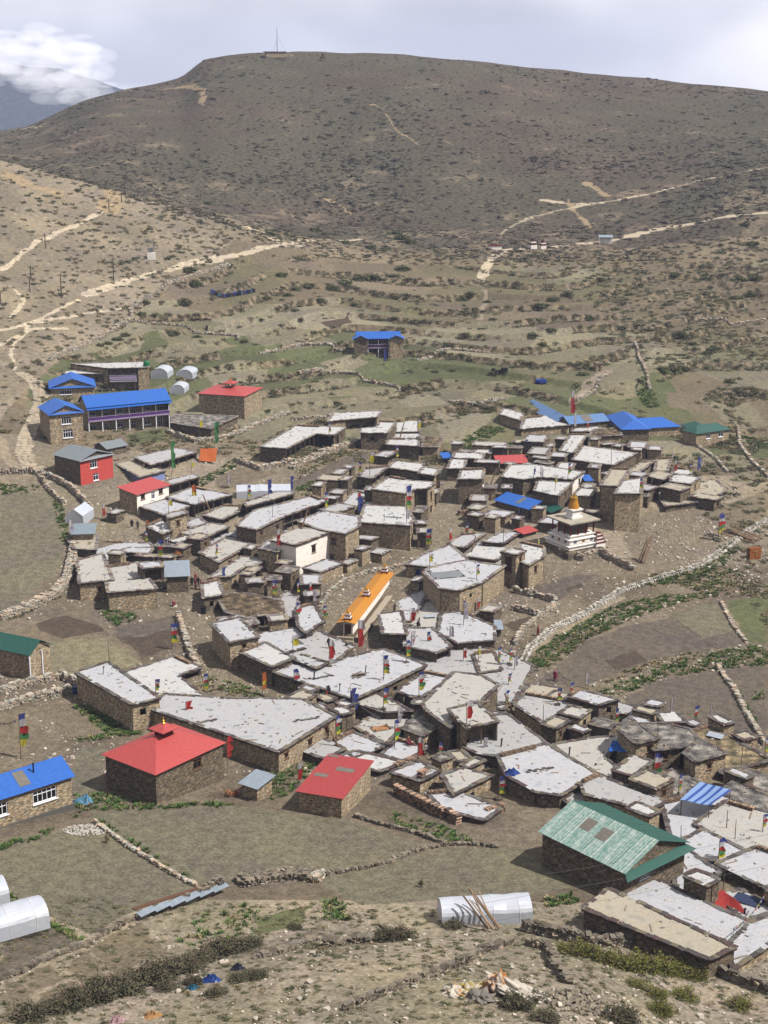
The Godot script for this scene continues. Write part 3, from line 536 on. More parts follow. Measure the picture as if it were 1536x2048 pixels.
const SMALL_ROOMS := [
	["g", "stone", 9.49, 6.59, 31.7, -311.8, 6.9, 4.5, 1.85, false],
	["w", "tan", 0.92, -0.87, 14.9, -185.9, 2.1, 2.0, -1.18, false],
	["w", "tan", 8.21, 6.43, 20.3, -305.4, 3.7, 3.4, 0.18, false],
	["w", "stone", 1.94, -1.05, 36.9, -182.6, 3.5, 3.0, -1.68, false],
	["g", "stone", 8.09, 5.69, 53.1, -311.9, 6.0, 3.8, 1.82, false],
	["g", "tan", 6.09, 4.16, -3.0, -271.9, 3.7, 2.1, 1.81, false],
	["w", "stone", 7.44, 5.35, 36.1, -296.0, 5.3, 3.3, -1.28, false],
	["c", "tan", 1.46, -0.15, 9.2, -172.0, 3.1, 2.2, 1.2, false],
	["g", "stone", 6.12, 3.59, 49.7, -284.6, 5.1, 4.1, 0.77, true],
	["g", "tan", 9.05, 6.52, 21.8, -308.6, 6.8, 3.6, 0.18, false],
	["d", "stone", 6.41, 3.35, 6.5, -267.3, 4.6, 2.1, -1.24, false],
	["w", "stone", 4.93, 2.71, 34.7, -271.0, 6.1, 2.9, 1.94, false],
	["g", "stone", 6.73, 3.57, -8.4, -267.0, 5.9, 3.8, 2.2, false],
	["w", "tan", 3.52, 0.89, 28.5, -153.4, 3.2, 2.1, 0.78, false],
	["g", "tan", 8.69, 5.98, 31.7, -303.8, 6.1, 3.8, 1.85, true],
	["w", "tan", 4.52, 2.3, 38.4, -133.8, 2.6, 1.6, 1.02, false],
	["g", "tan", 8.06, 4.97, 41.6, -293.4, 3.5, 2.2, -1.28, false],
	["g", "stone", 8.33, 5.82, 20.6, -296.1, 5.0, 2.4, 0.18, false],
	["g", "stone", 4.14, 2.18, -37.3, -240.8, 4.7, 3.0, -0.11, false],
	["g", "tan", 2.23, -0.8, 24.7, -183.8, 3.2, 3.4, 0.6, false],
	["g", "stone", 6.87, 5.15, 16.7, -287.9, 3.1, 3.1, 1.68, false],
	["g", "tan", 5.16, 3.12, 20.9, -269.0, 4.2, 4.5, 2.05, false],
	["d", "stone", 4.56, 1.25, -15.7, -237.2, 3.8, 2.9, -1.21, false],
	["g", "stone", 4.54, 2.56, 30.5, -266.7, 5.2, 3.7, 2.05, false],
	["g", "tan", 3.53, 1.38, -10.1, -242.4, 6.1, 4.0, 2.19, false],
	["w", "tan", 1.91, -0.36, -5.1, -187.4, 2.3, 1.9, 0.93, false],
	["g", "stone", 5.72, 3.17, 16.7, -266.6, 2.8, 2.4, 2.05, false],
	["g", "tan", 9.48, 6.68, 15.1, -307.7, 2.8, 2.6, -1.52, false],
	["g", "tan", 6.28, 3.94, 17.7, -275.7, 4.3, 3.2, 1.68, false],
	["g", "tan", 0.6, -1.06, 31.8, -188.8, 4.4, 3.5, 0.6, false],
	["c", "stone", 5.85, 2.79, -31.8, -251.7, 3.6, 2.9, 1.98, false],
	["g", "stone", 6.64, 4.85, -9.7, -274.7, 2.1, 2.4, 1.81, false],
	["d", "stone", 2.38, 0.44, -20.3, -218.0, 3.1, 2.4, -1.86, false],
	["g", "stone", 3.05, 0.22, 29.3, -165.7, 5.4, 2.9, 2.19, true],
	["g", "stone", 5.63, 3.41, -6.0, -264.0, 2.0, 2.0, -1.49, true],
	["g", "stone", 2.01, -0.72, 4.8, -187.6, 2.0, 1.9, -1.18, false],
	["g", "tan", 9.4, 6.4, 44.1, -311.9, 2.3, 1.8, 1.85, false],
	["d", "tan", 8.73, 6.44, 26.7, -307.0, 3.5, 2.6, 0.18, false],
	["g", "tan", 0.98, -0.94, 32.9, -183.5, 3.2, 2.7, 0.6, false],
	["w", "tan", 8.26, 6.63, 34.7, -310.8, 3.0, 1.6, 1.85, false],
	["c", "stone", 1.25, -0.93, 23.2, -191.3, 3.7, 2.6, 2.24, false],
	["d", "stone", 4.87, 2.91, -37.4, -249.8, 3.2, 2.1, -2.89, true],
	["w", "stone", 4.99, 3.05, -34.8, -253.2, 4.2, 2.4, 2.24, false],
	["g", "stone", 5.14, 2.31, 7.0, -257.8, 3.1, 2.3, -1.49, true],
	["g", "stone", 2.45, 0.06, 41.7, -165.0, 3.3, 1.7, -2.23, false],
	["c", "stone", 4.64, 2.54, -39.8, -244.6, 3.4, 1.7, -2.89, false],
	["c", "tan", 8.15, 5.48, -10.3, -283.7, 4.2, 4.6, 1.81, false],
	["g", "tan", 8.05, 6.28, 46.9, -313.1, 3.0, 1.8, 2.88, false],
	["g", "tan", 8.39, 5.76, -8.5, -287.7, 4.5, 2.3, 1.9, false],
	["c", "stone", 9.11, 6.73, 28.0, -311.1, 3.4, 1.8, 1.85, false],
	["c", "tan", 1.3, -0.95, 45.5, -178.4, 2.5, 2.4, 1.09, false],
	["c", "tan", 2.81, -0.17, -10.9, -187.7, 2.9, 3.2, -2.49, false],
	["g", "tan", 3.42, 1.71, -0.7, -251.1, 3.1, 2.7, 2.1, false],
	["c", "stone", 3.53, 0.46, 30.7, -161.0, 3.9, 3.7, 0.78, false],
	["g", "stone", 8.25, 5.86, 35.4, -302.2, 3.8, 3.4, -1.28, false],
	["g", "tan", 7.34, 4.09, 49.5, -289.7, 3.2, 3.4, 2.1, true],
	["d", "tan", 6.94, 4.57, 20.2, -281.7, 3.5, 2.4, 1.68, true],
	["g", "tan", 2.6, 1.0, 5.6, -238.1, 2.8, 1.6, 2.03, false],
	["g", "stone", 3.89, 1.11, -20.7, -233.5, 2.9, 2.8, 1.38, false],
	["w", "tan", 6.41, 3.52, 38.0, -279.5, 6.1, 3.4, 1.89, false],
	["g", "tan", 2.74, 0.32, -16.1, -218.8, 2.7, 2.9, 1.34, false],
	["g", "stone", 1.89, -1.15, 35.6, -187.5, 2.5, 2.3, 0.6, false],
	["w", "stone", 6.69, 4.39, 9.3, -279.2, 3.5, 2.1, 1.83, false],
	["w", "stone", 6.79, 4.06, 42.6, -284.8, 3.0, 1.8, 1.89, false],
	["g", "tan", 9.26, 6.36, 23.9, -305.1, 3.2, 2.3, 0.18, true],
	["g", "stone", 6.53, 4.13, 39.2, -284.0, 3.2, 2.3, 1.89, false],
	["g", "stone", 1.57, -0.93, 28.2, -190.1, 2.8, 2.2, 0.6, false],
	["g", "stone", 8.79, 6.86, 37.3, -315.1, 3.0, 2.3, 1.85, false],
	["g", "tan", 0.26, -1.23, 40.4, -184.8, 2.0, 1.8, 1.09, false],
	["g", "tan", 5.11, 2.98, 6.7, -263.2, 2.7, 2.1, -1.49, false],
	["g", "tan", 7.15, 4.3, 45.5, -288.6, 3.5, 2.3, 2.1, false],
	["d", "tan", 7.74, 5.39, 17.5, -291.1, 3.8, 2.8, -1.43, false],
	["g", "stone", 7.65, 5.74, 28.7, -296.5, 2.0, 2.1, 0.58, false],
	["c", "tan", 4.54, 2.49, -36.5, -244.6, 3.3, 1.7, -2.89, false],
	["g", "stone", 7.5, 4.72, -2.5, -278.0, 2.9, 1.9, 1.81, true],
	["g", "tan", 6.03, 3.11, 28.4, -269.8, 2.3, 2.2, 1.94, true],
	["g", "stone", 2.07, 0.64, -24.3, -220.0, 2.0, 1.9, -1.86, false],
	["d", "stone", 5.65, 3.32, 49.2, -280.1, 2.1, 2.0, 1.89, false],
	["c", "tan", 4.63, 1.66, -16.5, -240.9, 2.2, 2.2, -1.26, true],
	["g", "tan", 8.44, 6.5, 16.8, -304.8, 2.9, 1.6, 0.18, false],
	["g", "tan", 1.51, -0.03, 10.7, -169.9, 3.1, 1.6, 2.32, false],
	["g", "stone", 2.04, -0.16, -8.5, -185.8, 2.2, 2.2, 0.93, false],
	["g", "tan", 6.98, 5.03, -8.6, -277.7, 3.2, 2.8, 1.81, false],
	["w", "tan", 1.99, -1.16, 43.2, -181.8, 3.3, 1.8, 1.09, false],
	["d", "tan", 2.42, -0.04, 7.0, -169.5, 2.1, 1.9, -0.76, false],
	["c", "stone", 4.92, 2.75, -34.4, -249.3, 3.0, 2.4, 1.98, true],
	["g", "stone", 5.48, 2.48, -16.0, -253.1, 2.5, 2.2, 2.19, true],
	["g", "stone", 2.44, -0.27, -10.1, -191.3, 2.4, 1.8, -2.43, true],
	["g", "stone", 7.89, 6.07, 49.7, -312.7, 2.2, 2.0, 2.88, false],
	["g", "tan", 8.58, 5.95, 48.5, -309.4, 2.8, 2.0, -1.28, false],
	["g", "stone", 6.29, 4.32, 50.8, -293.1, 3.6, 1.8, 2.1, false],
	["w", "tan", 8.3, 5.24, -12.2, -278.2, 3.4, 1.9, 1.81, false],
	["c", "tan", 1.64, -1.04, 34.2, -185.8, 3.1, 2.0, 0.6, false],
	["g", "tan", 5.8, 2.91, 19.5, -264.7, 2.5, 2.3, 2.05, false],
	["g", "tan", 7.74, 5.52, 56.4, -310.4, 3.6, 3.0, 1.82, false],
	["c", "tan", 3.92, 1.65, -21.4, -239.4, 3.1, 1.9, -1.21, true],
	["g", "tan", 7.38, 4.59, 43.8, -290.2, 2.2, 2.1, 2.1, false],
	["g", "tan", 3.16, 1.58, -6.0, -245.9, 3.2, 1.9, 2.19, false],
	["w", "tan", 8.16, 5.63, 52.2, -307.8, 2.3, 2.1, 1.82, false],
	["g", "stone", 1.64, -0.13, 16.7, -226.3, 3.4, 2.5, 2.03, false],
	["w", "stone", 5.1, 2.42, -22.6, -248.1, 2.6, 1.8, 1.98, false],
	["g", "tan", 4.64, 1.72, -3.7, -248.9, 2.7, 1.8, -0.99, false],
	["d", "stone", 1.48, -0.8, 28.1, -181.8, 3.1, 2.7, 0.6, false],
	["c", "tan", 6.26, 3.41, 47.1, -280.4, 2.5, 2.0, 1.89, false],
	["c", "stone", 1.8, -0.31, -7.7, -189.8, 2.8, 1.9, 0.93, false],
	["g", "stone", 8.55, 6.13, -6.9, -290.9, 2.3, 2.0, 1.9, true],
	["g", "tan", 6.08, 3.46, 17.1, -270.1, 3.5, 2.6, 2.05, true],
	["g", "tan", 5.78, 2.57, -44.3, -242.7, 2.4, 2.3, -2.89, true],
	["g", "stone", 6.47, 4.57, 47.7, -293.5, 3.1, 1.9, 2.1, false],
	["w", "stone", 1.38, -0.64, 24.9, -180.3, 2.4, 1.7, -2.37, true],
	["g", "stone", 6.88, 4.53, 23.4, -281.8, 3.0, 1.9, 1.68, false],
	["g", "stone", 3.48, 1.03, -11.8, -235.2, 5.1, 3.3, 1.52, false],
	["g", "stone", 2.87, 0.5, -22.4, -217.8, 2.9, 1.6, -1.86, false],
	["g", "tan", 7.97, 5.82, 25.0, -296.0, 2.2, 1.7, 0.18, false],
	["w", "stone", 2.3, -0.27, -5.4, -184.0, 2.5, 2.0, -2.22, true],
	["c", "stone", 4.83, 2.84, 38.5, -271.8, 2.0, 2.2, 1.77, true],
	["g", "tan", 8.43, 5.77, 31.6, -299.2, 3.5, 2.0, 0.58, true],
	["g", "stone", 8.41, 5.34, -7.2, -282.3, 3.5, 1.7, 1.81, false],
	["w", "stone", 5.45, 2.23, 31.1, -134.8, 2.9, 2.2, -2.29, true],
	["c", "stone", 1.96, -0.66, 21.9, -181.0, 3.5, 2.4, 2.24, true],
	["d", "tan", 8.2, 5.56, 31.8, -295.9, 3.6, 2.1, 0.58, true],
	["g", "stone", 5.04, 2.95, 24.2, -266.5, 2.2, 1.8, 2.05, false],
	["g", "stone", 6.84, 4.91, -48.1, -264.1, 2.8, 2.0, 1.98, false],
	["g", "tan", 6.59, 4.51, 7.0, -279.2, 2.3, 1.8, 1.83, false],
	["g", "stone", 2.61, 0.82, -11.5, -230.9, 2.7, 2.3, 1.52, false],
	["c", "tan", 4.19, 1.42, -22.1, -236.3, 2.1, 2.0, -1.21, false],
	["d", "tan", 4.11, 1.1, -17.7, -234.1, 2.6, 2.3, 1.52, true]
]
const SHEET_HOUSES := [
	["small house with blue gabled roof, behind the long blue school", "M3", -68.25, 13.54, -329.89, 0.23, 10.1, 9.0, 4.04, "gz", 1.9, "blue", "tan", {"w": [[0.2, 0.3, 2.6, 1.2, "white"]]}],
	["blue gable-fronted end block of the school with white windows", "M2", -65.15, 11.41, -302.65, 0.45, 7.39, 9.0, 6.09, "gz", 1.6, "blue", "tan", {"w": [[0.35, 0.6, 2.0, 1.6, "white"], [0.38, 3.3, 2.0, 1.7, "white"]]}],
	["long two-storey school with blue roof and purple balcony rail", "M1", -54.24, 10.88, -314.12, 0.47, 18.19, 7.0, 6.0, "gx", 2.0, "blue", "tan", {"ver": 1}],
	["house with red painted front and zinc roof beside the flagstone path", "M4", -57.28, 7.87, -283.84, 0.85, 8.41, 8.5, 4.82, "gz", 1.3, "zinc", "redwall", {"w": [[0.3, 0.4, 1.7, 1.5, "white"], [0.38, 3.0, 1.3, 1.4, "white"]]}],
	["rear wing of zinc roof sheets behind the red painted house", "M4b", -54.75, 9.48, -298.49, 0.79, 5.33, 5.0, 1.54, "gx", 1.0, "zinc", "stone", {}],
	["white-fronted house with bright red sheet roof", "M5", -44.02, 5.11, -271.79, 0.97, 9.21, 5.0, 4.06, "shed", 0.8, "red", "white", {"w": [[0.12, 0.35, 1.1, 0.9, "wood"], [0.45, 0.3, 0.9, 1.5, "white"], [0.68, 0.35, 1.1, 0.9, "wood"]]}],
	["lean-to with blotched blue-grey tin roof beside the plastic tent", "M6", -51.91, 4.01, -254.23, 0.1, 4.16, 4.5, 2.1, "shed", 0.7, "rustzinc", "tan", {}],
	["far temple with flat red hip roof and small lantern", "M7", -33.77, 10.25, -331.68, -0.3, 11.33, 11.0, 5.51, "hip", 0.9, "red", "tan", {"lantern": 1}],
	["lone blue-roofed house standing among the terraced fields", "M8", -1.53, 13.91, -387.45, 0.05, 11.39, 6.0, 4.89, "gx", 1.4, "blue", "stone", {"ver": 1}],
	["wing with pale blue sheet roof sloping to the white flat roof", "M9", 37.36, 7.43, -339.64, -1.28, 19.65, 5.0, 1.5, "gx", 1.4, "blue_glare", "stone", {}],
	["pale blue sheet roof with one beige panel", "M10", 44.0, 7.73, -331.0, 0.37, 10.02, 6.0, 1.5, "gx", 1.2, "blue_glare", "stone", {"patch": 1}],
	["long building with deep blue hip roof right of the pale blue roofs", "M11", 57.54, 6.06, -329.97, 0.24, 14.18, 7.0, 2.32, "hip", 1.6, "blue", "tan", {}],
	["short cross wing of the deep blue hip roof", "M11b", 53.39, 7.09, -328.05, -1.48, 14.73, 6.5, 2.27, "hip", 1.6, "blue", "stone", {}],
	["house with dark green hip roof and two white windows", "M12", 69.9, 5.93, -324.5, 0.51, 9.89, 5.0, 2.59, "hip", 1.3, "green", "tan", {"w": [[0.3, 0.3, 1.2, 1.1, "white"], [0.68, 0.3, 1.2, 1.1, "white"]]}],
	["side wing with dark green roof next to the deep blue roof", "M12b", 69.23, 5.71, -328.7, -1.42, 9.97, 5.0, 2.03, "hip", 1.2, "green", "stone", {}],
	["blue lean-to roof with one grey panel near the stupa", "M13", 24.91, 3.44, -275.24, -0.85, 9.18, 3.6, 1.9, "shed", 1.0, "blue", "stone", {"patch": 1}],
	["little dark green sheet roof at the end of the blue lean-to", "M14", 30.8, 3.17, -272.77, -1.19, 5.25, 2.6, 1.78, "shed", 0.7, "green", "stone", {}],
	["bright red sheet roof behind the long whitewashed-end house", "M15", 25.66, 5.96, -300.54, 0.12, 6.53, 4.0, 1.33, "shed", 0.8, "red", "stone", {}],
	["small square blue sheet roof at the left of the upper room", "M16", 12.61, 6.42, -303.35, 0.2, 2.1, 3.5, 1.22, "shed", 0.4, "blue", "stone", {}],
	["tiny white hut with blue sheet roof behind the whitewashed end wall", "M17", 39.39, 4.56, -287.86, 0.2, 1.85, 3.0, 2.22, "shed", 0.5, "blue", "white", {}],
	["little faded red sheet roof left of the stupa", "M18", 25.51, 2.53, -263.38, 0.69, 3.88, 2.5, 0.87, "shed", 0.4, "red", "stone", {}],
	["hut with shiny pale blue tin roof by the alley", "M19", -33.41, 1.68, -235.48, 0.15, 4.13, 4.0, 2.77, "shed", 1.5, "paletin", "stone", {}],
	["tiny stone hut with blue-grey tin roof above the stream path", "M20", 17.46, -0.51, -220.21, 0.04, 1.25, 3.0, 1.32, "shed", 0.5, "paletin", "stone", {}],
	["narrow tin lean-to beside the heap of brown straw", "M30", -24.39, 3.15, -258.57, -0.91, 5.11, 2.0, 1.28, "shed", 0.4, "paletin", "stone", {}],
	["small stone shed with silvery tin roof between the two red roofs", "M21", -14.72, 0.94, -162.44, -0.61, 2.98, 3.4, 1.63, "shed", 0.5, "paletin", "tan", {}],
	["temple with red pyramid roof and golden finial", "M22", -25.74, 1.54, -165.4, -0.67, 9.12, 11.5, 3.81, "pyr", 2.0, "red", "stone", {"lantern": 2, "wr": [[0.55, 0.5, 1.3, 1.3, "wood"]]}],
	["stone shed with flat dark red roof and two grey panels", "M23", -5.58, 0.93, -161.66, -0.35, 5.82, 10.0, 2.52, "shed", 0.35, "red2", "tan", {"patch": 2}],
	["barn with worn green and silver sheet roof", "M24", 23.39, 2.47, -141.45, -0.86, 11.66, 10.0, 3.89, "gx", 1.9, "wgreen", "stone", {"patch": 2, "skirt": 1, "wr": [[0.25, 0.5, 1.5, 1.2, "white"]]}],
	["lowest house on the left with bright blue roof and stove pipe", "M25", -41.41, 1.89, -154.58, 0.71, 13.27, 6.0, 4.04, "gx", 1.5, "blue", "tan", {"patch": 1, "plinth": 1, "chim": 1, "w": [[0.28, 0.5, 1.2, 1.5, "white"], [0.62, 0.45, 2.9, 1.5, "white"]]}],
	["house at the left edge with green roof and white-posted porch", "M26", -53.1, 1.43, -201.57, -0.48, 13.07, 5.0, 3.66, "gx", 1.5, "green", "tan", {"porch": 1}]
]
const CLUTTER := [
	["boards", -3.38, 2.1, -196.49, 0.5, 1.0, "small pile of boards and a tilted plank on the broad clean roof"],
	["panel", 7.11, 0.83, -224.11, 0.2, 1.0, "small white solar panel on the pale roof below the old tall house"],
	["panel", 41.81, 0.93, -178.56, -0.6, 1.3, "metal sheet lying on the straw-coloured roof"],
	["clothheap", 12.93, -0.09, -172.98, 0.3, 1.4, "crumpled blue tarpaulin at the edge of the largest smooth roof"],
	["straw", 13.81, -0.22, -175.16, 0.3, 1.0, "heap of yellow straw beside the crumpled blue tarpaulin"],
	["clothheap", 14.93, 2.5, -164.5, 0.2, 0.7, "small blue cloth bundle over the shaded gap"],
	["straw", -24.62, 3.77, -262.64, 0.0, 1.2, "heap of brown straw by the narrow tin lean-to"],
	["pipe", 14.43, 1.64, -174.17, 0.0, 1.0, "black stove pipe standing on the smooth grey roof in front of the loggia"],
	["pipe", 22.71, 0.96, -173.09, 0.0, 1.0, "short black pipe on the grey roof under the bright blue awning"],
	["pipe", 25.53, 0.11, -170.23, 0.0, 1.0, "leaning black pipe near the long narrow roof"],
	["pipe", -5.97, 2.1, -191.03, 0.0, 1.0, "grey stove pipe at the edge of the broad clean roof"],
	["pipe", -9.58, 2.1, -195.24, 0.0, 1.0, "tiny dark pipe in the middle of the broad clean roof"],
	["pipe", -37.42, 4.65, -190.8, 0.0, 1.0, "white stove pipe on the slate-edged house"],
	["pipe", 34.74, 2.66, -131.95, 0.0, 1.0, "black pipe beside the red tarpaulin"],
	["pipe", 5.82, 0.41, -161.48, 0.0, 1.0, "thin black pipe on the low roof with firewood"],
	["pipe", 5.32, 0.83, -221.16, 0.0, 1.0, "short dark pipe on the narrow roof strip"],
	["ladder", -14.13, 7.3, -251.19, 0.5, 1.0, "log ladder leaning on the longest roof porch"],
	["ladder", 35.61, -0.1, -171.24, 2.4, 1.0, "black log ladder between two dark roofs"],
	["ladder", 20.72, 5.33, -288.67, 0.4, 1.0, "long planks leaning beside the stone house with white window"],
	["ladder", 14.93, 1.98, -253.03, 0.6, 1.0, "slanting log ladder on the grey roof above the old tall house"],
	["ladder", 6.01, 4.45, -276.58, 0.7, 1.0, "slanting pole behind the big white roof"],
	["ladder", -33.84, 3.26, -254.15, 2.6, 1.0, "plank leaning on the laundry house"],
	["ladder", 3.32, 8.57, -316.05, 0.6, 1.0, "thin log leaning on the stair-like roofs"],
	["ladder", 17.46, -0.85, -188.8, 2.2, 1.0, "dark log leaning over the smooth grey roof"],
	["ladder", -31.44, 5.51, -268.11, 2.3, 1.0, "log ladder at the post-lined house"],
	["ladder", -5.06, 0.04, -175.09, 2.5, 1.0, "short ladder by the small grey roof behind the weedy yard"],
	["stones", -22.74, 3.27, -178.11, 0.4, 1.0, "loose white rags on the huge stained roof"],
	["stones", -9.71, 3.27, -178.89, 0.4, 1.0, "flat stones left on the huge stained roof"],
	["stones", -8.6, 2.1, -196.1, 0.4, 1.0, "dark flat slab left on the broad clean roof"],
	["stones", 33.49, 1.79, -150.16, 0.4, 1.0, "row of flat slabs on the roof right of the green barn"],
	["stones", 18.35, 2.5, -165.78, 0.4, 1.0, "flat stone on the largest smooth roof"],
	["stones", -38.9, 4.7, -231.93, 0.4, 1.0, "row of stone slates on the roof above the hanging cloth"],
	["stones", 31.72, -0.28, -174.63, 0.4, 1.0, "loose stones beside the bright blue awning"],
	["laundry", -29.86, 3.77, -258.88, 0.55, 1.0, "clothes hanging in the open front of the laundry house"],
	["laundry", 32.65, 1.83, -139.75, 0.5, 1.0, "red and black clothes laid on the parapet behind the pale grey roof"],
	["mat", -0.41, 0.43, -182.49, 0.4, 1.0, "orange-brown mat spread on a roof"],
	["mat2", 1.84, -0.46, -181.17, 0.4, 1.0, "dull green cloth spread on a roof"],
	["mat3", 10.07, 4.8, -233.39, 0.3, 2.2, "grey tarpaulin lying on the old tall house"],
	["mat4", 35.77, 3.12, -134.47, -0.6, 1.2, "dark blue cloth laid out to dry"],
	["frame", -1.67, 0.05, -170.99, 0.2, 1.0, "dark iron frame lying on the red flat shed roof"],
	["barrel", -28.15, 1.0, -225.71, 0.0, 1.0, "black barrel at the corner of the alley"],
	["barrel", -41.66, 1.09, -192.81, 0.0, 1.0, "blue drum at the end of the terrace wall"],
	["chorten", -34.89, 2.83, -247.99, 0.3, 1.0, "round stone shrine with a brown wooden cap in the yard"],
	["stairrail", -38.07, 5.86, -256.11, 0.9, 1.0, "white stair rail on the small block"],
	["brush", -18.8, 0.93, -161.93, 0.3, 1.6, "heap of brushwood and split logs beside the silvery shed"],
	["cloth2", -33.99, 1.64, -158.79, 0.2, 1.0, "scrap of blue and white plastic in the grass near the red pyramid temple"],
	["gravel", -32.18, 2.52, -150.38, 0.2, 1.0, "patch of white gravel at the corner of the ploughed field"],
	["tentblue", -12.27, 9.21, -112.63, 0.3, 1.0, "dark blue covered bundle among the thorn bushes"],
	["tentblue", -14.06, 9.74, -110.06, 0.3, 1.0, "bright blue covered bundle among the thorn bushes"],
	["tentblue", -15.36, 10.03, -108.53, 0.3, 0.7, "small teal covered bundle among the thorn bushes"],
	["tentblue", -17.85, 11.17, -102.93, 0.3, 1.0, "orange cloth caught on the lowest bushes"],
	["tentblue", -20.35, 11.45, -101.86, 0.3, 1.0, "pink cloth at the bottom edge of the picture"]
]
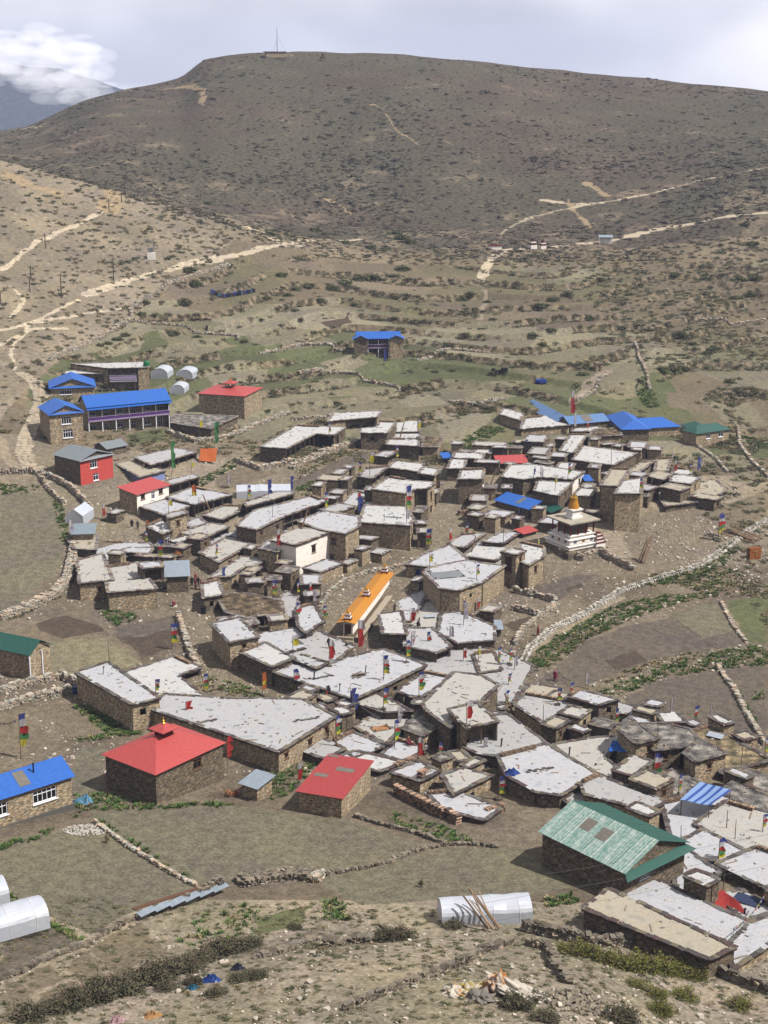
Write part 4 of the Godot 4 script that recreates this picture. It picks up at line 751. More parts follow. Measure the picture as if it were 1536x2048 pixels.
const FIELDS := [
	[17, -70.3, 270.6, -61.4, 274.1, -55.1, 253.4, -53.5, 243.0, -56.0, 229.9, -58.5, 220.4],
	[4, -55.2, 215.8, -46.0, 226.9, -42.7, 220.2, -34.5, 205.2, -40.9, 198.9, -47.3, 200.0, -54.6, 210.0],
	[16, -52.8, 218.5, -49.0, 222.5, -43.1, 219.1, -42.3, 216.7, -47.1, 212.9, -50.7, 215.8],
	[3, -51.2, 211.3, -41.4, 214.1, -34.5, 205.2, -40.9, 198.9, -46.7, 200.0],
	[5, -40.5, 218.4, -32.8, 224.1, -31.5, 217.7, -35.8, 215.7, -39.3, 214.3],
	[16, -39.4, 214.3, -35.7, 215.3, -31.7, 219.2, -30.5, 211.1, -34.7, 206.4],
	[17, -32.7, 156.4, -17.5, 159.0, -11.7, 157.5, -4.4, 156.0, 6.0, 148.2, 2.7, 146.2, -6.5, 139.6, -14.4, 137.4, -18.2, 136.0, -26.3, 146.5, -31.1, 152.1],
	[17, -40.4, 145.6, -33.8, 151.9, -30.9, 151.4, -18.2, 136.0, -23.1, 129.6, -26.4, 122.4, -31.6, 127.3, -37.6, 134.4],
	[17, -6.0, 139.0, 7.0, 147.9, 15.0, 147.2, 19.0, 136.9, 15.3, 134.7, 5.4, 132.9, -2.3, 131.4, -5.9, 136.3],
	[17, -38.2, 174.5, -34.8, 176.3, -33.6, 166.0, -31.4, 159.9, -35.3, 159.6],
	[4, -50.2, 185.8, -45.6, 182.9, -41.5, 177.1, -42.1, 172.7, -46.9, 172.0],
	[4, -46.7, 186.1, -41.6, 188.8, -34.5, 179.7, -38.9, 178.1, -42.9, 182.3],
	[6, -41.4, 188.4, -40.0, 189.1, -31.1, 180.6, -38.1, 177.1, -35.1, 179.8],
	[4, -27.0, 108.9, -25.7, 118.8, -22.6, 126.4, -18.6, 118.1, -22.4, 110.5, -25.6, 106.2],
	[4, -30.3, 106.0, -30.1, 109.9, -28.3, 114.6, -24.4, 106.2, -26.7, 100.8, -28.8, 100.4],
	[5, -33.2, 117.5, -31.0, 124.6, -26.6, 120.9, -29.1, 114.5, -31.7, 111.5],
	[4, -11.0, 116.0, -5.2, 124.9, -5.9, 126.4, -9.2, 120.2, -11.7, 118.6],
	[18, -12.0, 127.8, -7.1, 131.6, -7.8, 126.4, -11.6, 123.6],
	[5, 22.0, 201.6, 30.0, 217.6, 36.7, 224.3, 43.6, 228.4, 52.5, 237.4, 55.1, 237.9, 55.5, 221.4, 49.3, 217.4, 40.1, 212.2, 33.2, 205.4, 27.4, 199.9],
	[17, 46.4, 230.7, 52.5, 237.0, 54.8, 237.4, 55.1, 226.4, 49.0, 221.7],
	[16, 32.9, 211.1, 37.6, 215.6, 39.3, 212.1, 33.8, 207.4],
	[5, 33.3, 196.6, 40.1, 204.3, 48.2, 208.6, 49.6, 203.1, 49.0, 190.1, 49.0, 180.6, 45.9, 182.4, 42.3, 189.7, 33.2, 192.1],
	[5, 49.2, 209.7, 57.0, 212.6, 49.6, 182.4, 50.0, 194.3, 50.2, 204.2],
	[6, 56.2, 239.1, 63.8, 241.0, 59.2, 221.8, 56.3, 221.5],
	[5, 24.0, 238.7, 32.3, 246.7, 36.2, 247.0, 27.8, 234.0],
	[16, 29.9, 240.1, 32.7, 242.7, 33.0, 241.8, 30.2, 239.1],
	[16, 18.9, 224.2, 23.0, 227.6, 24.2, 225.2, 20.8, 220.6],
	[3, -19.7, 354.4, -13.0, 363.4, 3.8, 354.4, 2.6, 349.5, -17.0, 346.7],
	[2, 2.6, 355.4, 11.9, 352.8, 15.1, 343.0, 4.8, 341.7],
	[3, -23.7, 343.2, -14.7, 346.6, -10.0, 342.7, -12.0, 333.9, -19.6, 329.6],
	[2, 11.5, 337.4, 22.0, 343.6, 24.6, 340.2, 20.5, 319.1, 11.9, 316.3],
	[3, 23.0, 361.3, 34.4, 369.0, 32.1, 355.9, 26.6, 345.0, 18.7, 347.3],
	[2, -15.9, 375.5, -8.6, 382.7, -3.5, 381.4, -8.3, 368.3, -14.4, 369.0],
	[3, -27.9, 409.8, -16.8, 400.6, -10.0, 391.0, -23.9, 386.7, -26.6, 388.6],
	[2, -42.7, 360.1, -35.5, 373.2, -27.7, 367.2, -29.2, 354.7, -39.0, 347.9],
	[3, -57.1, 370.5, -46.9, 387.9, -36.7, 387.1, -45.0, 370.8, -53.7, 362.9],
	[2, -67.9, 363.0, -60.0, 381.5, -59.6, 370.8, -65.5, 362.2],
	[3, 54.6, 382.5, 63.5, 383.3, 62.0, 357.8, 55.3, 352.6, 50.0, 356.7],
	[2, 54.0, 321.2, 66.9, 326.4, 70.0, 310.1, 64.7, 304.4, 55.7, 312.1],
	[3, 70.8, 314.0, 77.9, 317.2, 77.2, 298.3, 71.1, 296.2],
	[2, 13.8, 413.7, 31.2, 409.7, 17.2, 394.9, 8.1, 397.3],
	[4, 67.1, 359.7, 74.1, 358.8, 76.5, 352.9, 75.6, 342.7, 66.1, 347.1],
	[3, 74.5, 354.7, 86.3, 354.7, 86.4, 337.2, 77.0, 333.5],
	[4, 65.3, 282.8, 75.9, 292.6, 72.3, 277.3, 64.4, 269.5, 63.3, 277.5],
	[4, 22.6, 310.4, 31.2, 319.7, 36.6, 320.0, 32.7, 302.1, 24.5, 301.5],
	[16, -17.3, 411.8, -9.3, 418.8, -8.5, 411.5, -14.3, 404.0],
	[4, -32.9, 288.5, -28.6, 295.0, -20.5, 292.7, -25.9, 286.5, -31.2, 281.5],
	[6, -53.1, 309.4, -46.0, 314.1, -40.9, 311.5, -47.8, 304.7, -52.3, 304.4],
	[5, -20.0, 284.2, -3.9, 308.7, -2.9, 303.8, -16.0, 281.6],
	[0, -9.3, 229.1, -6.4, 240.1, 2.7, 247.6, 8.8, 251.1, 5.1, 239.4, 0.2, 220.4, -5.0, 211.0, -9.4, 211.8],
	[0, 43.3, 263.4, 50.2, 278.2, 62.4, 282.4, 65.1, 273.0, 53.1, 253.2, 43.5, 247.7]
]
const TRACKS := [
	[3.0, 19, 28.7, 458.8, 31.9, 474.9, 37.2, 495.5, 53.6, 499.0, 72.1, 504.8, 88.2, 513.8, 104.7, 514.0, 127.0, 514.0],
	[2.5, 19, -78.5, 402.5, -69.8, 422.4, -63.0, 432.6, -55.7, 442.8, -40.1, 461.8, -23.6, 492.5, -7.1, 508.7],
	[1.2, 19, -90.6, 359.4, -82.2, 375.7, -69.3, 401.4],
	[1.0, 19, -90.2, 367.8, -90.2, 384.5, -93.7, 389.7],
	[1.0, 19, -81.9, 335.9, -85.9, 351.3, -85.5, 368.1, -79.0, 397.9],
	[1.5, 19, -100.6, 403.3, -98.6, 418.0, -96.5, 434.2, -89.6, 449.8, -83.6, 466.1, -83.1, 491.1],
	[6.0, 20, -92.1, 506.5, -85.5, 500.5, -82.7, 474.7, -83.0, 466.6],
	[5.0, 20, -113.2, 473.5, -106.2, 468.4, -98.7, 467.9],
	[1.2, 19, -88.4, 349.7, -84.7, 364.4, -78.2, 373.6],
	[2.5, 8, -80.4, 344.3, -83.7, 338.6, -86.0, 339.2],
	[3.0, 0, -25.3, 205.2, -27.4, 214.4, -30.5, 230.9, -32.1, 241.2],
	[2.5, 0, -9.4, 211.8, -5.0, 210.0],
	[2.0, 8, -76.1, 296.2, -72.1, 287.1, -67.0, 281.1],
	[2.5, 8, 44.2, 348.3, 49.6, 363.4, 55.6, 376.4],
	[1.6, 8, 26.2, 416.8, 29.8, 440.5, 28.8, 447.9],
	[1.2, 15, 21.6, 212.3, 25.3, 219.4, 32.6, 228.8, 38.7, 238.3],
	[4.0, 19, -42.2, 488.5, -37.2, 483.8, -32.3, 480.0, -26.2, 482.2],
	[5.0, 19, -13.4, 532.5, -8.0, 515.9, -6.2, 509.0],
	[0.25, 16, 39.8, 225.6, 48.3, 217.2],
	[0.25, 16, 42.6, 226.8, 50.7, 219.0],
	[0.25, 16, 33.1, 218.5, 40.8, 212.0],
	[0.25, 16, 28.9, 213.4, 32.9, 209.9],
	[0.25, 16, 46.4, 229.0, 50.9, 218.7],
	[0.5, 8, -29.8, 110.6, -27.3, 105.2],
	[0.5, 8, -28.0, 115.3, -24.7, 109.4],
	[0.5, 8, -25.5, 118.2, -22.7, 111.7],
	[0.5, 8, -28.1, 108.0, -25.6, 110.5]
]
const FAR_TRACKS := [
	[3.0, 19, 37.2, 495.5, 53.6, 499.0, 72.1, 504.8, 88.2, 513.8, 104.7, 514.0, 127.0, 514.0],
	[2.5, 19, -40.1, 461.8, -23.6, 492.5, -7.1, 508.7],
	[1.6, 19, 57.3, 554.9, 72.7, 549.3, 94.0, 550.9, 113.5, 561.3, 137.6, 561.5],
	[3.0, 20, 72.3, 569.0, 75.4, 564.3, 77.4, 558.9, 79.4, 554.0],
	[2.0, 20, 66.2, 554.4, 68.4, 542.3, 69.5, 523.5],
	[2.5, 20, -4.7, 644.3, -0.6, 638.5],
	[1.0, 20, 0.4, 634.6, 6.2, 613.9, 11.9, 602.3],
	[2.0, 20, 23.5, 606.1, 26.2, 602.5],
	[1.5, 20, -26.6, 562.0, -19.3, 556.2, -12.0, 546.7],
	[1.5, 19, -177.9, 730.2, -161.6, 720.6, -147.0, 694.9],
	[3.0, 20, -97.6, 708.0, -84.6, 692.5, -78.1, 673.9, -72.9, 645.1],
	[1.2, 19, 38.7, 516.7, 51.1, 543.6, 72.8, 550.1]
]
const STONE_WALLS := [
	[1.2, 0.7, false, "stone field wall bending round the corner below the red painted house", -72.4, 280.1, -67.2, 282.1, -62.0, 279.4, -58.6, 276.4, -55.4, 271.5, -52.9, 266.7],
	[0.9, 0.7, false, "long stone wall climbing between the bare slope and the upper terraces", -76.4, 346.4, -72.9, 358.0, -69.8, 373.6, -67.1, 387.3, -65.2, 395.5, -66.8, 402.4, -63.9, 409.3, -60.4, 423.1, -52.3, 437.5, -44.7, 447.2],
	[0.6, 0.6, false, "low stone wall along the foot of the upper terraces, by the round bushes", -64.5, 395.2, -56.8, 395.3, -48.9, 393.6, -37.0, 390.4],
	[1.0, 1.4, false, "wide rubble wall along the lower side of the big left field", -58.3, 219.4, -54.8, 224.5, -52.2, 230.3, -51.5, 237.2, -52.2, 244.2, -52.9, 250.6],
	[1.1, 0.8, false, "terrace wall just below the porch of the green-roofed house", -51.5, 191.3, -48.3, 194.9, -44.5, 197.8, -42.0, 195.6],
	[1.0, 0.8, false, "lower terrace wall parallel to the one below the green-roofed house", -50.1, 185.5, -47.0, 189.2, -42.4, 192.8],
	[0.9, 0.7, false, "stone wall lining the alley above the dark planted plot", -31.8, 223.6, -30.0, 216.2, -28.2, 208.6, -26.2, 203.0],
	[0.3, 0.4, false, "thin line of stones between the two big ploughed fields", -31.7, 152.8, -27.4, 146.4, -24.8, 143.3, -21.7, 139.6, -18.2, 135.7],
	[0.3, 0.4, true, "curving line of pale stones across the ploughed fields, left of the tiny tree", -6.5, 139.4, -2.5, 141.3, 0.6, 143.3, 3.3, 146.6, 6.5, 148.5, 9.8, 148.6, 12.4, 147.7],
	[0.7, 2.2, true, "mound of pale field stones at the end of the curving stone line", -14.3, 137.0, -11.5, 138.5, -9.0, 139.2, -6.4, 138.3],
	[0.35, 0.5, true, "low row of stones from the corner of the red flat shed", -3.2, 157.1, -0.4, 154.9, 3.4, 152.3, 6.5, 148.6],
	[0.5, 0.6, true, "long stone edge of the lowest fields at the lower left", -31.4, 110.2, -30.2, 112.1, -28.5, 115.5, -27.2, 117.6, -25.9, 119.9, -25.5, 122.3, -23.4, 127.3],
	[0.6, 0.6, true, "stone wall running diagonally across the bottom of the picture", 11.5, 121.7, 8.3, 117.7, 6.8, 113.9, 4.2, 110.0, 1.3, 106.9, -1.1, 104.1, -3.0, 102.2],
	[0.8, 0.7, true, "short wall of large white cut stones beside the thorn bush", -5.0, 119.3, -3.0, 120.4, -1.0, 120.5],
	[0.5, 0.6, true, "stone edge of the small sloping plot above the thorn bush", -10.9, 115.7, -9.0, 117.1, -7.4, 119.7, -5.3, 123.1],
	[0.8, 0.7, true, "stone wall around the bare plot below the white tunnel greenhouse", 13.0, 121.1, 14.5, 120.4, 14.5, 114.6, 15.1, 110.1],
	[1.1, 0.8, true, "dark stacked wall under the cream roof", 13.0, 125.2, 16.0, 123.7, 18.6, 122.6, 23.8, 124.0],
	[0.9, 0.8, true, "wall of stones at the lower right corner under the grey roof", 28.4, 121.7, 30.0, 118.9, 31.8, 117.0, 33.9, 115.3],
	[1.1, 0.6, false, "garden wall beside the slender tower-like house", 21.2, 237.6, 24.5, 236.0, 27.7, 233.8],
	[1.0, 0.6, false, "garden wall around the small dark plot by the stream path", 20.4, 229.8, 24.9, 227.4, 28.0, 232.1],
	[1.0, 0.6, false, "wall between the stream path and the garden plots", 27.6, 232.9, 24.4, 226.6, 21.3, 221.4, 19.7, 216.1],
	[1.2, 0.8, false, "wall below the canopied stupa, facing the dug plot", 30.7, 255.0, 34.4, 253.2, 37.8, 256.2, 39.9, 252.7, 42.5, 249.3],
	[1.0, 1.2, false, "overgrown stone bank behind the rooftop greenhouse", -18.2, 295.0, -12.1, 304.9, -4.0, 315.5],
	[0.6, 0.6, false, "field wall above the uppermost houses of the middle row", -20.1, 328.7, -14.1, 330.0, -7.5, 332.6, -0.9, 337.0],
	[1.0, 0.7, false, "courtyard wall in front of the L-shaped house", -29.3, 297.7, -24.5, 293.7, -17.7, 299.0],
	[0.6, 0.8, false, "field wall left of the lone blue-roofed house", -31.2, 382.1, -21.6, 390.9, -10.0, 388.0],
	[0.6, 0.8, false, "field wall below the lone blue-roofed house", -20.2, 363.4, -14.4, 368.8, -8.2, 366.4, -1.0, 360.3, 3.8, 354.4],
	[0.5, 0.5, false, "pale curved kerb wall sweeping round the prayer wall", -10.1, 228.5, -9.1, 234.3, -6.4, 240.7, -2.8, 244.4, 1.9, 247.1, 7.0, 251.1],
	[0.6, 0.7, false, "wall beside the small path up to the tiny stone gate", 44.8, 348.7, 51.3, 362.1, 55.0, 372.2],
	[0.5, 0.6, false, "boundary wall right of the green-roofed house with white windows", 78.4, 332.1, 77.0, 322.8, 76.5, 309.0, 77.6, 299.7],
	[0.5, 0.5, false, "wall crossing the fields below the green-roofed house with white windows", 66.3, 326.2, 69.1, 310.7, 69.8, 301.9],
	[0.6, 0.6, false, "broken wall above the fenced plot", 65.8, 398.1, 64.7, 374.7, 63.9, 362.2],
	[0.5, 0.6, false, "terrace wall right of the lone blue-roofed house", 8.4, 380.0, 17.0, 391.9, 24.7, 390.7],
	[0.5, 0.6, false, "terrace wall in the fields above the dark rubble heap", 15.1, 345.1, 22.0, 344.5, 28.0, 348.7],
	[0.5, 0.6, false, "ragged wall along the right-hand terraces", 87.4, 421.9, 95.0, 418.4, 106.1, 421.7],
	[0.5, 0.6, false, "low boundary wall dividing the two lower right fields", 49.0, 210.6, 49.6, 202.2, 49.0, 190.1, 48.7, 180.6],
	[0.35, 0.5, false, "stone line between the grey field and the green field", 55.3, 237.9, 55.1, 228.5, 55.7, 221.4],
	[0.8, 0.8, false, "yard wall around the far red-roofed temple", -45.3, 313.0, -38.9, 307.4, -34.1, 310.2, -26.9, 324.5, -21.0, 335.9],
	[0.8, 0.7, false, "lane wall below the flagstone path end", -65.7, 281.5, -61.8, 274.0, -58.1, 269.1]
]
const CHANNEL := [
	[19.7, 207.1, 21.8, 214.9, 25.5, 222.0, 32.8, 230.9, 39.1, 240.5, 46.8, 246.9, 54.8, 253.3, 59.6, 259.8, 63.6, 265.8, 67.4, 270.7, 72.5, 276.5]
]
const FLAG_PATH := [
	[-80.8, 334.7, -77.5, 331.4, -74.5, 325.5, -72.8, 317.9, -72.3, 308.9, -71.9, 299.2, -70.8, 291.4, -68.4, 285.3, -65.3, 281.6, -62.7, 279.2]
]
const FLAGS := [
	[-0.08, 2.1, -194.98, 3.66, "bwrgy", "tall five-coloured flag on the broad clean roof beside the board pile"],
	[3.13, 2.1, -201.6, 3.33, "bwrgy", "flag pole between the broad clean roof and the sunken yard"],
	[4.04, 0.03, -210.77, 2.74, "grey", "thin dark flag near the sitting person"],
	[6.3, 0.03, -211.74, 3.02, "bwrgy", "flag rising from the pale roof in front of the sitting person"],
	[9.79, 0.03, -214.69, 2.87, "white", "transparent white flag on the step of the wide pale roof"],
	[11.44, 0.03, -207.44, 2.07, "red", "small dark red flag above the log beams"],
	[13.61, 0.03, -206.97, 2.52, "yellow", "pole with a yellow scarf at its tip"],
	[16.39, 0.03, -205.58, 2.86, "bwrgy", "first of three bright flags in a row above the stream bank"],
	[18.1, 0.03, -206.04, 2.51, "bwrgy", "second of three bright flags in a row above the stream bank"],
	[18.63, 0.03, -204.2, 2.05, "white", "third and whitest of the flags in a row above the stream bank"],
	[17.25, 0.03, -198.43, 1.65, "bwrgy", "flag at the end of a string of small flags"],
	[16.44, -0.87, -191.83, 2.71, "bwrgy", "flag on a leaning dark pole above the smooth grey roof"],
	[1.31, 0.64, -175.94, 3.78, "bwrgy", "tall flag beside the orange mat"],
	[6.73, -0.17, -173.92, 2.43, "bwrgy", "flag in front of the deep black gap"],
	[5.36, -0.68, -191.38, 2.37, "white", "small pale flag at the open side of the rooftop porch"],
	[-0.08, 1.42, -186.4, 2.96, "bwrgy", "flag whose pole holds only a low yellow tail, below the tall five-coloured flag"],
	[-4.26, -0.34, -187.42, 4.31, "blue", "blue-topped flag where the long dark wall ends"],
	[-3.74, 2.1, -203.67, 5.72, "red", "thin pole with a small red pennant in front of the prayer wall"],
	[12.22, -0.13, -173.83, 3.13, "white", "lavender white flag by the blue tarpaulin"],
	[38.36, -1.29, -190.03, 2.83, "white", "white wrapped pole on a stone pot, left of the pair by the ploughed field"],
	[40.73, -1.25, -186.27, 3.2, "bwrgy", "five-coloured flag between two white wrapped poles"],
	[42.97, -1.38, -187.14, 3.21, "white", "thin white wrapped pole on a stone pot, right of the pair by the ploughed field"],
	[31.67, 0.41, -164.76, 4.66, "bwrgy", "tall twisted flag left of the blue striped awning"],
	[34.06, 1.09, -161.67, 2.63, "bwrgy", "flag on a stone base touching the blue striped awning"],
	[31.17, 0.03, -171.3, 1.84, "bwrgy", "flag under the bright blue awning"],
	[30.29, -0.91, -185.89, 2.7, "bwrgy", "flag by the building in black shade"],
	[41.2, 1.97, -151.12, 2.08, "bwrgy", "flag on a red and white base at the right edge"],
	[43.25, 0.93, -170.33, 2.43, "pole", "bare dark pole on the straw-bordered roof"],
	[37.47, 1.97, -152.06, 2.16, "pole", "thin white pole right of the blue striped awning"],
	[37.82, 1.97, -149.52, 2.27, "pole", "dark lamp pole near the right edge"],
	[34.95, 1.29, -144.61, 3.18, "bwrgy", "widest five-coloured flag, on the corner of the roof with pale slabs"],
	[22.85, 1.81, -187.17, 2.31, "bwrgy", "left one of two yellow-tipped flags on the house with carved windows"],
	[25.39, -0.92, -194.52, 2.83, "bwrgy", "right one of two yellow-tipped flags on the house with carved windows"],
	[28.16, -0.96, -199.7, 2.19, "white", "thin white pole at the near corner of the ploughed field"],
	[24.25, -0.89, -202.18, 1.59, "red", "red flag standing before the ploughed field"],
	[13.27, 0.5, -161.84, 2.96, "bwrgy", "flag in the shaded gap above the green barn"],
	[-24.56, 0.15, -194.56, 3.08, "bwrgy", "flag at the corner of the notch yard"],
	[-16.57, -0.05, -194.63, 3.42, "orange", "orange flag in the nettle yard under the long dark wall"],
	[-12.36, -0.19, -195.19, 3.86, "bwrgy", "flag in front of the long dark wall"],
	[-7.7, -0.28, -190.48, 3.45, "grey", "thin flag pole leaning on the long dark wall"],
	[-4.43, -0.34, -187.85, 3.91, "blue", "blue flag at the right end of the long dark wall"],
	[-13.41, 0.38, -221.76, 3.8, "bwrgy", "flag between the brown stable and the small grey roofs"],
	[-9.32, 0.36, -222.89, 2.86, "bwrgy", "flag left of the prayer wall end"],
	[-11.89, 0.98, -231.69, 3.15, "red", "red and white flag by the heap of rubble"],
	[-17.51, 2.41, -228.07, 3.29, "bwrgy", "flag behind the brown stable"],
	[-20.36, 0.36, -212.62, 2.3, "pole", "dark post with a stone foot at the tall narrow house"],
	[7.51, 2.32, -256.1, 3.52, "bwrgy", "flag at the head of the prayer wall lane"],
	[14.73, 4.8, -231.27, 2.44, "bwrgy", "flag on the edge of the old tall house"],
	[25.94, 4.81, -247.19, 1.96, "yellow", "yellow scarf on a bent pole near the little red sheet"],
	[12.06, 1.18, -219.65, 3.57, "white", "flag with a white hat in front of the old tall house"],
	[14.73, 0.26, -228.48, 2.24, "red", "pink flag at the foot of the old tall house"],
	[59.68, 5.64, -308.72, 2.08, "white", "white-topped pole on the small cream roof"],
	[62.78, 4.86, -302.89, 3.68, "pole", "plain pole right of the small cream roof"],
	[63.26, 4.52, -299.89, 3.65, "blue", "plain dark blue banner of the eastern cluster"],
	[60.29, 1.0, -264.76, 5.25, "bwrgy", "left of two flags standing on the rubble slope"],
	[61.32, 1.22, -266.92, 4.18, "bwrgy", "right of two flags standing on the rubble slope"],
	[57.73, 5.84, -310.77, 2.23, "pole", "lone dark pole in the field behind the eastern cluster"],
	[36.77, 6.11, -303.36, 2.18, "red", "red and white flag by the narrow white roof"],
	[45.17, 7.97, -295.71, 3.58, "pole", "thin pole with a pot on the broad white roof"],
	[44.42, 7.12, -327.52, 2.62, "red", "pink flag behind the windowless ruin"],
	[29.19, 6.68, -308.65, 3.23, "blue", "plain blue banner behind the bright red sheet roof"],
	[28.73, 7.96, -284.79, 1.74, "blue", "small blue flag on the long whitewashed-end house"],
	[24.93, 3.64, -271.89, 1.91, "blue", "dark blue flag at the corner of the blue lean-to"],
	[28.21, 3.65, -273.48, 1.69, "red", "red flag where the blue and green lean-to roofs meet"],
	[31.86, 7.45, -276.1, 2.82, "yellow", "cream flag on the lower terrace roof behind the stupa"],
	[-4.74, 4.21, -269.35, 4.76, "blue", "tallest blue banner, with a red top"],
	[3.96, 6.86, -259.15, 6.07, "bwrgy", "flag with slanting support on the big white roof"],
	[7.33, 2.23, -255.26, 3.93, "bwrgy", "flag beside the upper dirt lane"],
	[-2.73, 8.05, -285.65, 4.75, "yellow", "yellow scarf on a thin pole in the middle row"],
	[-21.41, 6.72, -273.48, 3.69, "blue", "blue banner in the middle of the rooftop greenhouse"],
	[-17.68, 5.62, -279.71, 3.88, "blue", "blue banner at the right end of the rooftop greenhouse"],
	[-29.84, 6.3, -282.36, 2.88, "white", "white and red flag on the brown field"],
	[-35.59, 5.61, -273.85, 3.7, "orange", "orange banner on the post-lined house"],
	[-27.97, 4.54, -243.52, 2.34, "bwrgy", "flag on the house with wide timber windows"],
	[-19.63, 7.0, -259.67, 3.0, "pole", "stone-footed pole at the front edge of the longest roof"],
	[-37.62, 8.03, -257.85, 3.08, "yellow", "white and yellow flag beside the slim stone block"],
	[-50.36, 5.32, -263.65, 3.04, "red", "red flag by the plastic tent"],
	[-41.88, 3.98, -258.52, 2.89, "orange", "orange and yellow flag left of the white stair rail"],
	[-26.11, 1.69, -235.67, 3.58, "blue", "grey-blue flag by the narrow alley"],
	[-30.63, 1.44, -191.37, 2.27, "bwrgy", "flag on the slate-edged house"],
	[-31.03, 0.79, -210.13, 4.13, "bwrgy", "flag on the wall of the dark planted plot"],
	[-25.33, 0.54, -181.82, 3.91, "red", "narrow red pennant on the huge stained roof"],
	[-44.15, 1.33, -171.23, 6.0, "bwrgy", "large flag left of the lowest blue house"],
	[-19.01, 0.62, -170.86, 3.83, "red", "dark red banner at the right corner of the red pyramid temple"],
	[-34.39, 8.78, -303.37, 6.06, "green", "right one of two green banners"],
	[-41.07, 7.33, -287.0, 7.1, "green", "left one of two green banners"],
	[-38.09, 9.71, -309.23, 4.93, "yellow", "white and yellow banner before the ruined yard"],
	[-0.12, 13.74, -375.31, 3.96, "blue", "flag in front of the lone blue-roofed house"],
	[-10.2, 0.44, -165.33, 3.01, "red", "white and red flag in the weedy yard"],
	[-29.91, 6.37, -283.03, 2.63, "white", "small white flag by the greenhouse field"],
	[41.44, 8.41, -333.32, 7.15, "red", "pole with a red pennant on the pale blue roof"],
	[60.74, 1.18, -266.33, 4.4, "bwrgy", "yellow-green flag above the timber pile"]
]
const FLAG_STRINGS := [
	[-4.26, 2.86, -187.42, -0.61, 1.23, -184.48, "string of white flags from the end of the long dark wall"],
	[11.74, 5.29, -180.35, 16.41, 1.53, -195.86, "string of small coloured flags above the log-beam roof"],
	[24.25, 1.11, -202.18, 25.71, 1.09, -197.65, "short string of flags above the small cream roof"],
	[32.07, 5.44, -125.39, 36.73, 5.28, -132.14, "string of coloured flags over the lower right roofs"],
	[-47.56, 4.55, -174.9, -45.13, 5.4, -173.75, "string of flags running off the left edge"]
]
